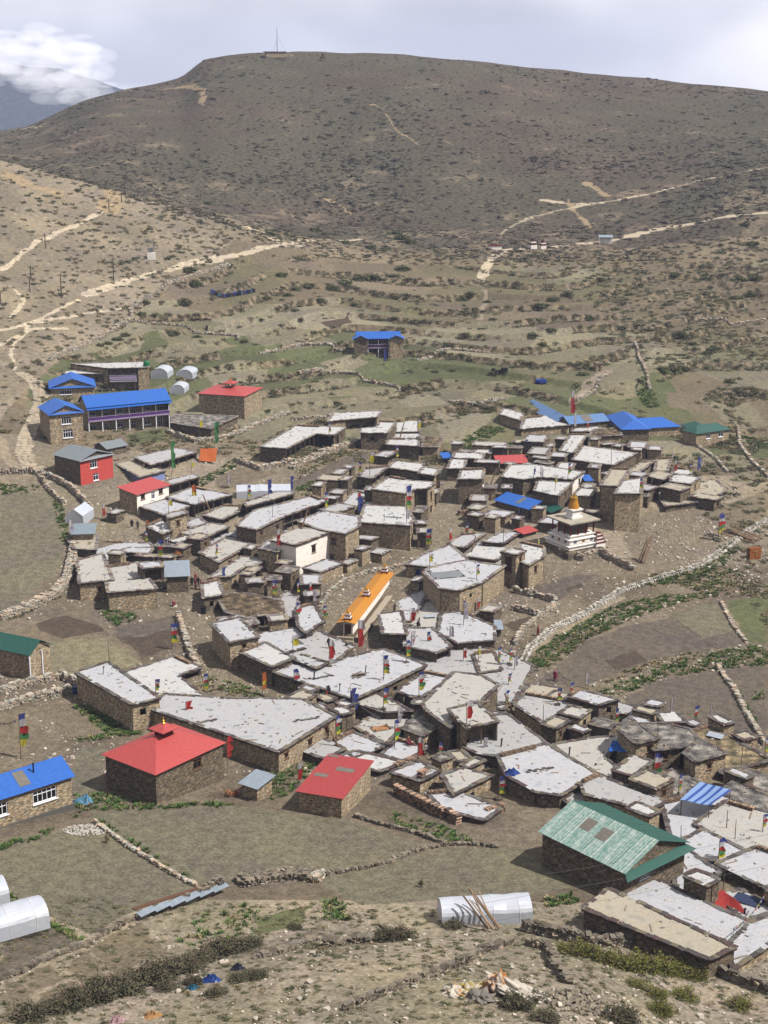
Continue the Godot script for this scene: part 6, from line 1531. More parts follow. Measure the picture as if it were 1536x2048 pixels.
func edge_slabs(parent: Node3D, poly: Array, y: float, sgn: float, near: bool, orig: Vector3, purple := false) -> void:
	var merged := MB.new()
	var count := 0
	for i in poly.size():
		var a: Vector2 = poly[i]
		var b: Vector2 = poly[(i + 1) % poly.size()]
		var L := a.distance_to(b)
		if L < .8: continue
		var dir := (b - a) / L
		var nrm := Vector2(dir.y, -dir.x) * sgn
		var s := R(0, .3)
		while s < L - .3:
			var l := minf(R(.45, 1.0), L - s)
			if rng.randf() < .94:
				var dep := R(.46, .66)
				var p := a + dir * (s + l / 2) - nrm * (dep / 2 - .14 - R(0, .08))
				var t := Transform3D(Basis(Vector3.UP, atan2(-dir.y, dir.x) + R(-.1, .1)) * Basis.from_euler(Vector3(R(-.04, .04), 0, R(-.04, .04))), Vector3(p.x, y + R(.02, .05), p.y) - orig)
				var size := Vector3(l * R(.9, 1.02), R(.05, .1), dep)
				var mi: int = rng.randi_range(0, 4) if not purple else [1, 2, 2, 1, 3][rng.randi_range(0, 4)]
				if near and count < 280:
					part("slab", slab_meshes[rng.randi_range(0, 5)], parent, t.scaled_local(size), slab_mats[mi])
					count += 1
				else:
					merged.col = lin(slab_mats[mi].albedo_color) * .8
					merged.box(t, size, .09, rng)
			s += l
	if merged.v.size():
		var o := part("edge_slabs", merged.mesh(vcol("slab_mix")), parent)
		o.set_meta("kind", "stuff")

var landmarks := []

func short_name(label: String) -> String:
	var w := label.split(",")[0].split(" ")
	var n := mini(w.size(), 7)
	while n > 3 and w[n - 1] in ["a", "the", "and", "of", "with", "in", "on", "to", "at", "by", "its", "from", "between", "below", "above", "behind", "beside", "over", "under", "one", "small", "long", "two", "just", "where", "that", "next", "right", "left", "wide", "dark", "little", "white", "blue", "red", "round", "through", "facing", "there", "or", "it", "along", "around", "is", "into"]: n -= 1
	return " ".join(w.slice(0, n))

func beside(x: float, z: float) -> String:
	# where a spot lies, told by the nearest landmark
	var best := 1e9
	var who := ["", 0.0, 0.0]
	for l in landmarks:
		var d := Vector2(l[1] - x, l[2] - z).length()
		if d < best:
			best = d
			who = l
	var v := Vector2(x - who[1], z - who[2])
	var side := "right" if v.x > 0 else "left"
	var way := "in front" if v.y > 0 else "behind"
	if absf(v.x) > absf(v.y) * 2.0: return side + " of the " + short_name(who[0])
	if absf(v.y) > absf(v.x) * 2.0: return ("in front of the " if v.y > 0 else "behind the ") + short_name(who[0])
	return way + " and " + side + " of the " + short_name(who[0])

func small_room(r: Array) -> void:
	var c := cos(r[8])
	var s := sin(r[8])
	var pts := []
	for k in [[-1, -1], [1, -1], [1, 1], [-1, 1]]:
		pts.append(r[4] + k[0] * c * r[6] / 2 - k[1] * s * r[7] / 2)
		pts.append(r[5] + k[0] * s * r[6] / 2 + k[1] * c * r[7] / 2)
	flat_house(["low room " + beside(r[4], r[5]), r[0], r[1], r[2], r[3], pts, [2] if r[9] else [], [], [], -r[5] < 218.0])

func flat_house(row: Array) -> void:
	var label: String = row[0]
	var small := label.begins_with("low room")
	var ry: float = row[3]
	var by: float = row[4]
	var c: Array = row[5]
	var opens: Array = row[6]
	var wins: Array = row[7]
	var whites: Array = row[8]
	var near: bool = row[9]
	var P := []
	var cen := Vector2.ZERO
	for i in range(0, c.size(), 2):
		P.append(Vector2(c[i], c[i + 1]))
		cen += P[-1]
	cen /= P.size()
	var area := 0.0
	for i in P.size(): area += P[i].cross(P[(i + 1) % P.size()])
	var sgn := 1.0 if area > 0 else -1.0
	var orig := Vector3(cen.x, by, cen.y)
	var t := thing("stone_house", label, "house", orig, 0, "small low rooms in the gaps of the village" if small else "flat-roofed stone houses of the village")
	var wm := MB.new()
	var ww := MB.new()
	var o2 := Vector3(cen.x, 0, cen.y)
	var inset := .1 if small else .2
	# small windows on the sunny sides that have room for them
	if wins.is_empty() and ry - by > 2.3:
		for i in P.size():
			var e: Vector2 = P[(i + 1) % P.size()] - P[i]
			var nn := Vector2(e.y, -e.x).normalized() * sgn
			if not (i in opens) and nn.dot(Vector2(.8, .6)) > .55 and e.length() > 3.2 and rng.randf() < .6:
				for k in clampi(int(e.length() / 3.5), 1, 3): wins = wins + [[i, (k + R(.35, .65)) / clampi(int(e.length() / 3.5), 1, 3), R(.3, .6), R(.6, .9), R(.7, 1.0), "wood" if rng.randf() < .7 else "hole"]]
	for i in P.size():
		var a: Vector2 = P[i]
		var b: Vector2 = P[(i + 1) % P.size()]
		var dir := (b - a).normalized()
		var n2 := Vector2(dir.y, -dir.x) * sgn
		var nrm := Vector3(n2.x, 0, n2.y)
		var back := inset
		var open: bool = i in opens
		if open: back = minf(2.2, sqrt(absf(area) / 2) * .5)
		var A := Vector3(a.x, 0, a.y) - nrm * back - o2
		var B := Vector3(b.x, 0, b.y) - nrm * back - o2
		if (B - A).dot(Vector3(nrm.z, 0, -nrm.x)) < 0:
			var sw := A
			A = B
			B = sw
		if not open and A.distance_to(B) > 1.2:
			var dd := (B - A).normalized()
			A += dd * inset * .9
			B -= dd * inset * .9
		var L := A.distance_to(B)
		var holes := []
		for w in wins:
			if w[0] == i:
				var ww_: float = minf(w[3], L * .7)
				var u: float = clampf(w[1] * L, ww_ / 2 + .15, maxf(ww_ / 2 + .15, L - ww_ / 2 - .15))
				var top: float = ry - w[2] - .35
				var hh: float = minf(w[4], top - by - .1)
				holes.append([u - ww_ / 2, u + ww_ / 2, top - hh - by, top - by])
				window(t, face_frame(A, B, nrm, u, top - hh / 2 - by), ww_, hh, w[5])
		wall_face(ww if i in whites else wm, A, B, -.8, ry - by - .05, nrm, holes, R(0, 8))
		if open:
			var fa := Vector3(a.x, 0, a.y) - nrm * .3 - o2
			var fb := Vector3(b.x, 0, b.y) - nrm * .3 - o2
			var np := maxi(1, int(fa.distance_to(fb) / 2.4))
			for k in np + 1:
				var pp := fa.lerp(fb, (k + .12) / (np + .24))
				var pb := MB.new()
				pb.bx(0, (ry - by) / 2 - .4, 0, .18, ry - by + .6, .18)
				part("post", pb.mesh(plain("old_timber", Color(.33, .29, .25), .9)), t, Transform3D(Basis(), pp))
			var beam := MB.new()
			var mid := (fa + fb) / 2
			beam.box(Transform3D(Basis(Vector3.UP, atan2(-(fb - fa).z, (fb - fa).x)), mid + Vector3.UP * (ry - by - .36)), Vector3(fa.distance_to(fb), .2, .2))
			part("beam", beam.mesh(plain("old_timber", Color(.33, .29, .25), .9)), t)
	var wall_mesh := ArrayMesh.new()
	if wm.v.size(): wm.put(wall_mesh, wall_mat(row[2]))
	if ww.v.size(): ww.put(wall_mesh, wall_mat("white"))
	part("wall", wall_mesh, t)
	# roof of beaten earth on timber
	var ring := PackedVector2Array()
	for i in P.size():
		var a: Vector2 = P[i]
		var b: Vector2 = P[(i + 1) % P.size()]
		var n := maxi(1, int(a.distance_to(b) / 1.1))
		var dir := (b - a).normalized()
		for k in n:
			var p := a.lerp(b, float(k) / n)
			if k > 0: p += Vector2(dir.y, -dir.x) * R(-.05, .05)
			ring.append(p)
	var tri := Geometry2D.triangulate_polygon(ring)
	var spin := R(0, TAU)
	var top := MB.new()
	var side := MB.new()
	var hh2 := []
	for p in ring: hh2.append(R(-.05, .05))
	for k in range(0, tri.size(), 3):
		var q := []
		var uv := []
		for j in 3:
			var p: Vector2 = ring[tri[k + j]]
			q.append(Vector3(p.x - cen.x, ry - by + hh2[tri[k + j]], p.y - cen.y))
			uv.append(p.rotated(spin))
		if (q[1] - q[0]).cross(q[2] - q[0]).y > 0: top.tri(q[0], q[1], q[2], uv[0], uv[1], uv[2])
		else: top.tri(q[0], q[2], q[1], uv[0], uv[2], uv[1])
		var dn := Vector3.DOWN * .26
		if (q[1] - q[0]).cross(q[2] - q[0]).y > 0: side.tri(q[0] + dn, q[2] + dn, q[1] + dn)
		else: side.tri(q[0] + dn, q[1] + dn, q[2] + dn)
	for k in ring.size():
		var a: Vector2 = ring[k]
		var b: Vector2 = ring[(k + 1) % ring.size()]
		var va := Vector3(a.x - cen.x, ry - by + hh2[k], a.y - cen.y)
		var vb := Vector3(b.x - cen.x, ry - by + hh2[(k + 1) % ring.size()], b.y - cen.y)
		var dn := Vector3.DOWN * .26
		if sgn < 0: side.quad(va + dn, vb + dn, vb, va, Vector2(k, 0), Vector2(k + 1, .26))
		else: side.quad(vb + dn, va + dn, va, vb, Vector2(k, 0), Vector2(k + 1, .26))
	var rm := ArrayMesh.new()
	top.put(rm, roof_mat(row[1] if row[1] != "g" else "g%d" % [0, 0, 1, 2, 3][rng.randi_range(0, 4)]))
	side.put(rm, plain("roof_side", Color(.27, .23, .20), .95))
	part("roof", rm, t)
	edge_slabs(t, P, ry, sgn, near, orig, "purple" in label)
	if "lavender balcony" in label:
		var a3 := Vector3(P[3].x, 0, P[3].y) - o2
		var b3 := Vector3(P[2].x, 0, P[2].y) - o2
		var dir3 := (b3 - a3).normalized()
		for k in 4:
			var rb := MB.new()
			rb.box(Transform3D(Basis(Vector3.UP, atan2(-dir3.z, dir3.x)), a3.lerp(b3, .36) + Vector3.UP * ((ry - by) * .5 + [.05, .5, .95, -.3][k])), Vector3(a3.distance_to(b3) * .66, [.16, .5, .12, .2][k], [.5, .08, .12, .3][k]))
			part("railing", rb.mesh(plain("lavender_paint", ph(206, 186, 226), .7) if k < 3 else plain("white_paint", Color(.74, .74, .76), .6)), t)
		var ew := MB.new()
		ew.box(Transform3D(Basis(Vector3.UP, atan2(-dir3.z, dir3.x)), a3.lerp(b3, .85) + Vector3.UP * (ry - by) * .5 - dir3.cross(Vector3.UP) * -.0 + Vector3(0, -.2, -1.0)), Vector3(a3.distance_to(b3) * .27, ry - by + .2, 2.0))
		part("end_wall", ew.mesh(wall_mat("tan")), t)

# ------------------------------------------------------------------ buildings with sheet roofs
func slope(parent: Node3D, a: Vector3, b: Vector3, c: Vector3, d: Vector3, m: Material, sheets: bool, patches: Array, called := "roof_slope") -> void:
	# a,b along the eave (left to right from outside), c,d along the ridge above b and a
	var nrm := (b - a).cross(d - a).normalized()
	if nrm == Vector3.ZERO: nrm = (b - a).cross(c - a).normalized()
	var th := nrm * -.05
	var n := maxi(1, int(a.distance_to(b) / .95)) if sheets else 1
	for i in n:
		var f0 := float(i) / n
		var f1 := float(i + 1) / n
		var lift := nrm * (.012 * (i % 2))
		var p := a.lerp(b, f0) + lift
		var q := a.lerp(b, f1) + lift
		var r := d.lerp(c, f1) + lift
		var s := d.lerp(c, f0) + lift
		var mb := MB.new()
		var u0 := Vector2(a.distance_to(b) * f0, 0)
		var u1 := Vector2(a.distance_to(b) * f1, a.distance_to(d))
		mb.quad(p, q, r, s, u0, u1)
		mb.quad(q + th, p + th, s + th, r + th, u0, u1)
		mb.quad(p + th, q + th, q, p)
		mb.quad(q + th, r + th, r, q)
		mb.quad(s + th, p + th, p, s)
		mb.quad(r + th, s + th, s, r)
		part("sheet" if sheets else called, mb.mesh(m), parent)
	for k in patches:
		# [u0, u1, v0, v1, material]
		var g := func(uu: float, vv: float) -> Vector3: return a.lerp(b, uu).lerp(d.lerp(c, uu), vv) + nrm * .03
		var mb2 := MB.new()
		mb2.quad(g.call(k[0], k[2]), g.call(k[1], k[2]), g.call(k[1], k[3]), g.call(k[0], k[3]), Vector2.ZERO, Vector2(1, 2))
		part("roof_panel", mb2.mesh(sheet_mat(k[4])), parent)

func metal_house(row: Array) -> void:
	# label, id, x, base, z, yaw, width, depth, wall height, kind, rise, colour, wall, options
	var label: String = row[0]
	var id: String = row[1]
	var W: float = row[6]
	var D: float = row[7]
	var H: float = row[8]
	var kind: String = row[9]
	var rise: float = row[10]
	var o: Dictionary = row[13]
	var t := thing("temple" if "temple" in label else ("barn" if "barn" in label else "sheet_roof_house"), label, "temple" if "temple" in label else ("barn" if "barn" in label else "house"), Vector3(row[2], row[3], row[4]), row[5])
	# local frame: x along the front, +z to the front, origin at the middle of the footprint
	var wi := .35
	var fz := D / 2 - wi
	var hx := W / 2 - wi
	var wm := MB.new()
	var rz := fz - (1.8 if o.has("ver") else 0.0)
	var holes := []
	for w in o.get("w", []):
		var u: float = w[0] * 2 * hx
		var top: float = H - w[1]
		holes.append([u, u + w[2], top - w[3], top])
		window(t, face_frame(Vector3(-hx, 0, rz), Vector3(hx, 0, rz), Vector3.BACK, u + w[2] / 2, top - w[3] / 2), w[2], w[3], w[4])
	if o.has("ver"):
		var bays := int(W / 2.6)
		for fl in 2:
			for i in bays:
				var u := (i + .5) * 2 * hx / bays
				var dr := i % 2 == 1
				var ww := 1.0 if dr else 1.3
				var wh := 1.9 if dr else 1.25
				var y0 := (.15 if dr else .85) + fl * H / 2
				holes.append([u - ww / 2, u + ww / 2, y0, y0 + wh])
				window(t, face_frame(Vector3(-hx, 0, rz), Vector3(hx, 0, rz), Vector3.BACK, u, y0 + wh / 2), ww, wh, "white")
	wall_face(wm, Vector3(-hx, 0, rz), Vector3(hx, 0, rz), -1.2, H, Vector3.BACK, holes, R(0, 5))
	var rh := []
	for w in o.get("wr", []):
		var u: float = w[0] * 2 * fz
		var top: float = H - w[1]
		rh.append([u, u + w[2], top - w[3], top])
		window(t, face_frame(Vector3(hx, 0, fz), Vector3(hx, 0, -fz), Vector3.RIGHT, u + w[2] / 2, top - w[3] / 2), w[2], w[3], w[4])
	var sideb := MB.new()
	wall_face(sideb, Vector3(hx, 0, fz), Vector3(hx, 0, -fz), -1.2, H, Vector3.RIGHT, rh, R(0, 5))
	wall_face(sideb, Vector3(hx, 0, -fz), Vector3(-hx, 0, -fz), -1.2, H, Vector3.FORWARD, [], R(0, 5))
	wall_face(sideb, Vector3(-hx, 0, -fz), Vector3(-hx, 0, fz), -1.2, H, Vector3.LEFT, [], R(0, 5))
	if kind == "gz":
		sideb.tri(Vector3(-hx, H, rz), Vector3(hx, H, rz), Vector3(0, H + rise * hx / (W / 2), rz), Vector2(0, H), Vector2(W, H), Vector2(W / 2, H + rise))
		sideb.tri(Vector3(hx, H, -fz), Vector3(-hx, H, -fz), Vector3(0, H + rise * hx / (W / 2), -fz), Vector2(0, H), Vector2(W, H), Vector2(W / 2, H + rise))
	elif kind == "gx":
		var gr := rise * fz / (D / 2)
		sideb.tri(Vector3(hx, H, fz), Vector3(hx, H, -fz), Vector3(hx, H + gr, 0), Vector2(0, H), Vector2(D, H), Vector2(D / 2, H + gr))
		sideb.tri(Vector3(-hx, H, -fz), Vector3(-hx, H, fz), Vector3(-hx, H + gr, 0), Vector2(0, H), Vector2(D, H), Vector2(D / 2, H + gr))
	elif kind == "shed":
		var y1 := H + rise * (1.0 - wi / D)
		sideb.tri(Vector3(hx, H, fz), Vector3(hx, H, -fz), Vector3(hx, y1, -fz), Vector2(0, H), Vector2(D, H), Vector2(D, y1))
		sideb.tri(Vector3(-hx, H, -fz), Vector3(-hx, H, fz), Vector3(-hx, y1, -fz), Vector2(D, H), Vector2(0, H), Vector2(D, y1))
		sideb.quad(Vector3(hx, H, -fz), Vector3(-hx, H, -fz), Vector3(-hx, y1, -fz), Vector3(hx, y1, -fz), Vector2(0, H), Vector2(W, y1))
	var wmesh := ArrayMesh.new()
	wm.put(wmesh, wall_mat(row[12]))
	sideb.put(wmesh, wall_mat("stone" if row[12] in ["redwall"] else ("tan" if row[12] in ["white"] else row[12])))
	part("wall", wmesh, t)
	var m := sheet_mat(row[11])
	var near: bool = id in ["M22", "M23", "M24", "M25", "M26", "M21"]
	var ex := W / 2
	var ez := D / 2
	var pt := []
	match o.get("patch", 0):
		1: pt = [[.52, .62, .25, .9, "grey"]]
		2: pt = [[.28, .4, .5, .8, "grey"], [.48, .6, .45, .75, "grey"]]
	if id == "M23": pt = [[.08, .36, .42, .5, "grey"], [.4, .78, .62, .72, "grey"], [.02, .26, .93, .98, "grey"]]
	if id == "M10": pt = [[.4, .62, .2, .95, "grey"]]
	var y := H + .04
	match kind:
		"gx":
			slope(t, Vector3(-ex, y, ez), Vector3(ex, y, ez), Vector3(ex, y + rise, 0), Vector3(-ex, y + rise, 0), m, near, pt)
			slope(t, Vector3(ex, y, -ez), Vector3(-ex, y, -ez), Vector3(-ex, y + rise, 0), Vector3(ex, y + rise, 0), sheet_mat("green") if id == "M24" else (sheet_mat("blue") if id == "M9" else m), near, [])  # far slopes stay plain; glare and sheen are coloured onto the front ones
		"gz":
			slope(t, Vector3(-ex, y, -ez), Vector3(-ex, y, ez), Vector3(0, y + rise, ez), Vector3(0, y + rise, -ez), m, false, pt)
			slope(t, Vector3(ex, y, ez), Vector3(ex, y, -ez), Vector3(0, y + rise, -ez), Vector3(0, y + rise, ez), m, false, [])
			slope(t, Vector3(-ex, y - .1, ez + .1), Vector3(ex, y - .1, ez + .1), Vector3(ex - .5, y + .32, rz - .02), Vector3(-ex + .5, y + .32, rz - .02), m, false, [], "skirt_roof")
		"hip", "pyr":
			var k := minf(ex, ez) * (1.0 if kind == "pyr" else .9)
			var A := Vector3(-ex, y, ez); var B := Vector3(ex, y, ez); var C := Vector3(ex, y, -ez); var E := Vector3(-ex, y, -ez)
			var p := Vector3(-ex + k, y + rise, 0); var q := Vector3(ex - k, y + rise, 0)
			if ez > ex:
				p = Vector3(0, y + rise, ez - k); q = Vector3(0, y + rise, -ez + k)
				slope(t, A, B, p, p, m, false, []); slope(t, B, C, q, p, m, false, []); slope(t, C, E, q, q, m, false, []); slope(t, E, A, p, q, m, false, [])
			else:
				slope(t, A, B, q, p, m, false, []); slope(t, B, C, q, q, m, false, []); slope(t, C, E, p, q, m, false, []); slope(t, E, A, p, p, m, false, [])
		"shed":
			slope(t, Vector3(-ex, y, ez), Vector3(ex, y, ez), Vector3(ex, y + rise, -ez), Vector3(-ex, y + rise, -ez), m, near, pt)
	if o.has("ver"):
		var wp := plain("white_paint", Color(.74, .74, .76), .6)
		var np := int(W / 2.6)
		for i in np + 1:
			var pb := MB.new()
			pb.bx(0, H / 2, 0, .16, H, .16)
			part("post", pb.mesh(wp), t, Transform3D(Basis(), Vector3(-hx + .1 + (2 * hx - .2) * i / np, 0, fz - .12)))
		var fl := MB.new()
		fl.bx(0, H / 2 - .08, fz - .9, 2 * hx, .16, 1.8)
		part("balcony_floor", fl.mesh(plain("old_timber", Color(.33, .29, .25), .9)), t)
		for k in 3:
			var rb := MB.new()
			rb.bx(0, H / 2 + [.12, .5, .92][k], fz + .0, 2 * hx, [.3, .42, .12][k], .06)
			part("railing", rb.mesh(plain("lavender_paint", ph(206, 186, 226), .7) if k != 1 else (plain("purple_paint", ph(112, 62, 150), .7) if id == "M1" else plain("maroon_paint", ph(88, 44, 70), .7))), t)
		var ps := MB.new()
		ps.bx(0, H - .25, fz + .02, 2 * hx, .22, .05)
		part("fascia", ps.mesh(plain("purple_paint", ph(112, 62, 150), .7)), t)
		# lower front roof band
		if id == "M1": slope(t, Vector3(-ex, y - .45, ez + .5), Vector3(ex, y - .45, ez + .5), Vector3(ex, y - .12, ez - .35), Vector3(-ex, y - .12, ez - .35), m, false, [], "eave_roof")
	if id == "M8":
		for s in [-1.0, 1.0]:
			var cx: float = s * (ex - 1.2)
			var b := MB.new()
			b.bx(cx, H / 2 - .4, fz - .2, 3.4, H + .8, 2.6)
			part("wing_wall", b.mesh(wall_mat("stone" if s < 0 else "tan")), t)
			slope(t, Vector3(cx - 2.1, y, -.5), Vector3(cx - 2.1, y, ez + 1.2), Vector3(cx, y + 1.0, ez + 1.2), Vector3(cx, y + 1.0, -.5), m, false, [])
			slope(t, Vector3(cx + 2.1, y, ez + 1.2), Vector3(cx + 2.1, y, -.5), Vector3(cx, y + 1.0, -.5), Vector3(cx, y + 1.0, ez + 1.2), m, false, [])
			var gb := MB.new()
			gb.tri(Vector3(cx - 1.7, y, ez + .75), Vector3(cx + 1.7, y, ez + .75), Vector3(cx, y + .8, ez + .75))
			part("gable", gb.mesh(plain("grey_gable", ph(150, 148, 150), .8)), t)
	if o.get("lantern", 0):
		var ll := 1.5 if o.lantern == 2 else 1.7
		var lb := MB.new()
		var ly := y + rise - .35
		if o.lantern == 2: lb.bx(0, ly + .45, 0, ll, .95, ll)
		else:
			for sx in [-1, 0, 1]:
				for sz in [-1, 0, 1]:
					if sx or sz: lb.bx(sx * (ll / 2 - .06), ly + .6, sz * (ll / 2 - .06), .12, 1.2, .12)
			lb.bx(0, ly + .15, 0, ll, .25, ll)
		part("lantern", lb.mesh(plain("maroon", ph(132, 28, 28), .6) if o.lantern == 2 else plain("dark_timber", Color(.26, .17, .11), .85)), t)
		var e2 := ll / 2 + .55
		var lr := MB.new()
		var y2 := ly + (.95 if o.lantern == 2 else 1.2)
		var cs := [Vector3(-e2, y2, e2), Vector3(e2, y2, e2), Vector3(e2, y2, -e2), Vector3(-e2, y2, -e2)]
		for k in 4:
			lr.tri(cs[k], cs[(k + 1) % 4], Vector3(0, y2 + .55, 0), Vector2(0, 0), Vector2(2, 0), Vector2(1, 1))
			lr.tri(cs[(k + 1) % 4] - Vector3.UP * .05, cs[k] - Vector3.UP * .05, Vector3(0, y2, 0))
		part("lantern_roof", lr.mesh(m), t)
		var fb := MB.new()
		fb.lathe(Vector3(0, y2 + .5, 0), [Vector2(.12, 0), Vector2(.2, .12), Vector2(.08, .25), Vector2(.17, .4), Vector2(.05, .55), Vector2(.09, .7), Vector2(.0, 1.0)], 10)
		part("finial", fb.mesh(plain("gold", ph(232, 178, 60), .35, .6)), t)
	if o.has("skirt"):
		slope(t, Vector3(ex + .6, y - .55, ez + .3), Vector3(ex + .6, y - .55, -ez - .3), Vector3(hx - .02, y - .1, -ez + .4), Vector3(hx - .02, y - .1, ez - .4), sheet_mat("green"), false, [], "skirt_roof")
	if o.has("plinth"):
		var pb2 := MB.new()
		pb2.bx(0, -.1, 0, 2 * hx + .3, 1.7, 2 * fz + .3)
		part("plinth", pb2.mesh(plain("cement", ph(120, 118, 112), .9)), t)
	if o.has("chim"):
		var cb := MB.new()
		cb.bar(Vector3(2.6, y + .7, 1.0), Vector3(2.6, y + 2.0, 1.0), .09, .09, 10)
		cb.bar(Vector3(2.6, y + 2.0, 1.0), Vector3(2.6, y + 2.12, 1.0), .17, .12, 10)
		part("stove_pipe", cb.mesh(plain("soot_metal", Color(.08, .08, .08), .6)), t)
	if o.has("porch"):
		for k in 2:
			var pb3 := MB.new()
			pb3.bx(0, H / 2, 0, .14, H, .14)
			part("post", pb3.mesh(plain("white_paint", Color(.74, .74, .76), .6)), t, Transform3D(Basis(), Vector3(ex - .25, 0, ez - .2 - k * 2.6)))

func build_mountain() -> void:
	# forested mountain flank far behind the left shoulder of the hill
	var g := noise(.0016, 5, 77)
	var mb := MB.new()
	var N := 60
	var P := func(i: int, j: int) -> Vector3:
		var u := float(i) / N
		var v := float(j) / N
		var x := lerpf(-1500.0, -180.0, u)
		var ridge := lerpf(180.0, 26.0, smoothstep(.35, 1.0, u)) + g.get_noise_2d(x * 3.0, 3.0) * 30.0
		var y := lerpf(-150.0, ridge, v) + g.get_noise_2d(x * 2.0, v * 900.0) * 24.0 * v
		return Vector3(x, y, -2300.0 - v * 700.0 + g.get_noise_2d(x * 3.0, v * 500.0 + 40.0) * 180.0)
	for i in N:
		for j in N: mb.quad(P.call(i, j), P.call(i + 1, j), P.call(i + 1, j + 1), P.call(i, j + 1), Vector2(i, j) * .3, Vector2(i + 1, j + 1) * .3)
	var m := plain("mountain", Color(.20, .21, .19), 1.0, 0.0, .1)
	m.albedo_texture = mats["t_mud1"]
	var o := MeshInstance3D.new()
	o.name = "mountain"
	o.mesh = mb.mesh(m)
	add_child(o)
	o.set_meta("kind", "structure")
	# wisps of cloud along its crest
	var g2 := RandomNumberGenerator.new()
	g2.seed = 4
	var cl := thing("cloud", "bank of soft cloud hiding the crest of the blue mountain", "cloud", Vector3(-520, 110, -2100))
	var fm := FogMaterial.new()
	fm.density = .0036
	fm.albedo = Color(.97, .975, .99)
	for k in 330:
		var f := FogVolume.new()
		f.name = "wisp"
		f.shape = RenderingServer.FOG_VOLUME_SHAPE_ELLIPSOID
		var u := g2.randf()
		var r := 8.0 + 34.0 * g2.randf() * g2.randf()
		f.size = Vector3(r * g2.randf_range(1.0, 2.0), r * g2.randf_range(.6, 1.0), 90.0)
		f.position = Vector3(lerpf(-190, 150, u), lerpf(34, -8, u) + g2.randfn(0, 20), -40.0 + .6 * k)
		f.material = fm
		cl.add_child(f, true)

# ------------------------------------------------------------------ stones, walls, plants
func stone_color() -> Color:
	var t := R(.6, 1.15)
	var w := R(-.03, .05)
	return Color(t * (.225 + w * .8), t * .2, t * (.165 - w * .4))

var stone_meshes := []
var stone_mats := []

func stone_wall(row: Array) -> void:
	var h: float = row[0]
	var w: float = row[1]
	var near: bool = row[2]
	var pts := []
	for i in range(4, row.size(), 2): pts.append(Vector2(row[i], row[i + 1]))
	var o := thing("stone_wall", row[3], "stone wall", on(pts[0].x, pts[0].y), 0, "dry stone walls of the fields and lanes")
	var mb := MB.new()
	var count := 0
	var off := o.position
	for i in pts.size() - 1:
		var a: Vector2 = pts[i]
		var b: Vector2 = pts[i + 1]
		var L := a.distance_to(b)
		var dir := (b - a) / L
		var nn := Vector2(-dir.y, dir.x)
		var far := a.y > 255.0
		var sz := .55 if far else .42
		var s := 0.0
		while s < L:
			var st := R(.75, 1.25) * sz
			var hh := h * R(.65, 1.1)
			var y := 0.0
			while y < hh:
				var sh := R(.5, .9) * sz * .75
				var nx := maxi(1, int(w / sz))
				for k in nx:
					if rng.randf() < .08: continue
					var p := a + dir * (s + R(-.08, .08)) + nn * ((k + .5) / nx - .5) * w + nn * R(-.07, .07)
					var pos := on(p.x, p.y, y + sh * .3) - off
					var t := Transform3D(Basis.from_euler(Vector3(R(-.25, .25), -atan2(dir.y, dir.x) + R(-.5, .5), R(-.25, .25))), pos)
					var size := Vector3(st * R(.8, 1.2), sh * 1.1, w / nx * R(.8, 1.2))
					if near and count < 270 and y + sh > hh - .3:
						part("stone", stone_meshes[rng.randi_range(0, 5)], o, t.scaled_local(size), stone_mats[rng.randi_range(0, 4)])
						count += 1
					else:
						mb.col = stone_color()
						mb.box(t, size, .16, rng)
				y += sh * .9
			s += st * .85
	if mb.v.size():
		part("stones", mb.mesh(vcol("dry_stone")), o).set_meta("kind", "stuff")

func leafy(n: int, rad: float, hgt_: float, leaf: float, c0: Color, c1: Color, sd: int, twigs := 0) -> Array:
	var g := RandomNumberGenerator.new()
	g.seed = sd
	var mb := MB.new()
	for i in n:
		var a := g.randf() * TAU
		var el := asin(g.randf_range(-.1, 1.0))
		var rr := pow(g.randf(), .4)
		var lump := .72 + .28 * sin(a * 3.0 + sd) * cos(el * 4.0 + sd * 2)
		var p := Vector3(cos(a) * cos(el) * rad, sin(el) * hgt_, sin(a) * cos(el) * rad) * rr * lump
		p.y = maxf(p.y, .02)
		var e := Vector3(g.randf_range(-1, 1), g.randf_range(-1, 1), g.randf_range(-1, 1)).normalized() * leaf * g.randf_range(.6, 1.3)
		var f := e.cross(Vector3(g.randf_range(-1, 1), g.randf_range(-1, 1), g.randf_range(-1, 1))).normalized() * leaf * g.randf_range(.3, .6)
		mb.col = c0.lerp(c1, g.randf())
		mb.tri(p - e * .5 - f * .5, p - e * .5 + f * .5, p + e * .6)
		if i % 2 == 0: mb.tri(p - e * .3 + f * .6, p + e * .5 + f * .1, p + e * .2 - f * .7)
	var tw := MB.new()
	tw.col = Color(.09, .065, .05)
	for i in twigs:
		var a := g.randf() * TAU
		var q := Vector3(cos(a) * rad * g.randf_range(.2, .75), hgt_ * g.randf_range(.3, .72), sin(a) * rad * g.randf_range(.2, .75))
		tw.bar(Vector3(q.x * .1, 0, q.z * .1), q, .05 * rad, .012 * rad, 4)
	return [mb.mesh(vcol("leaf")), tw.mesh(vcol("twig")) if twigs else null]

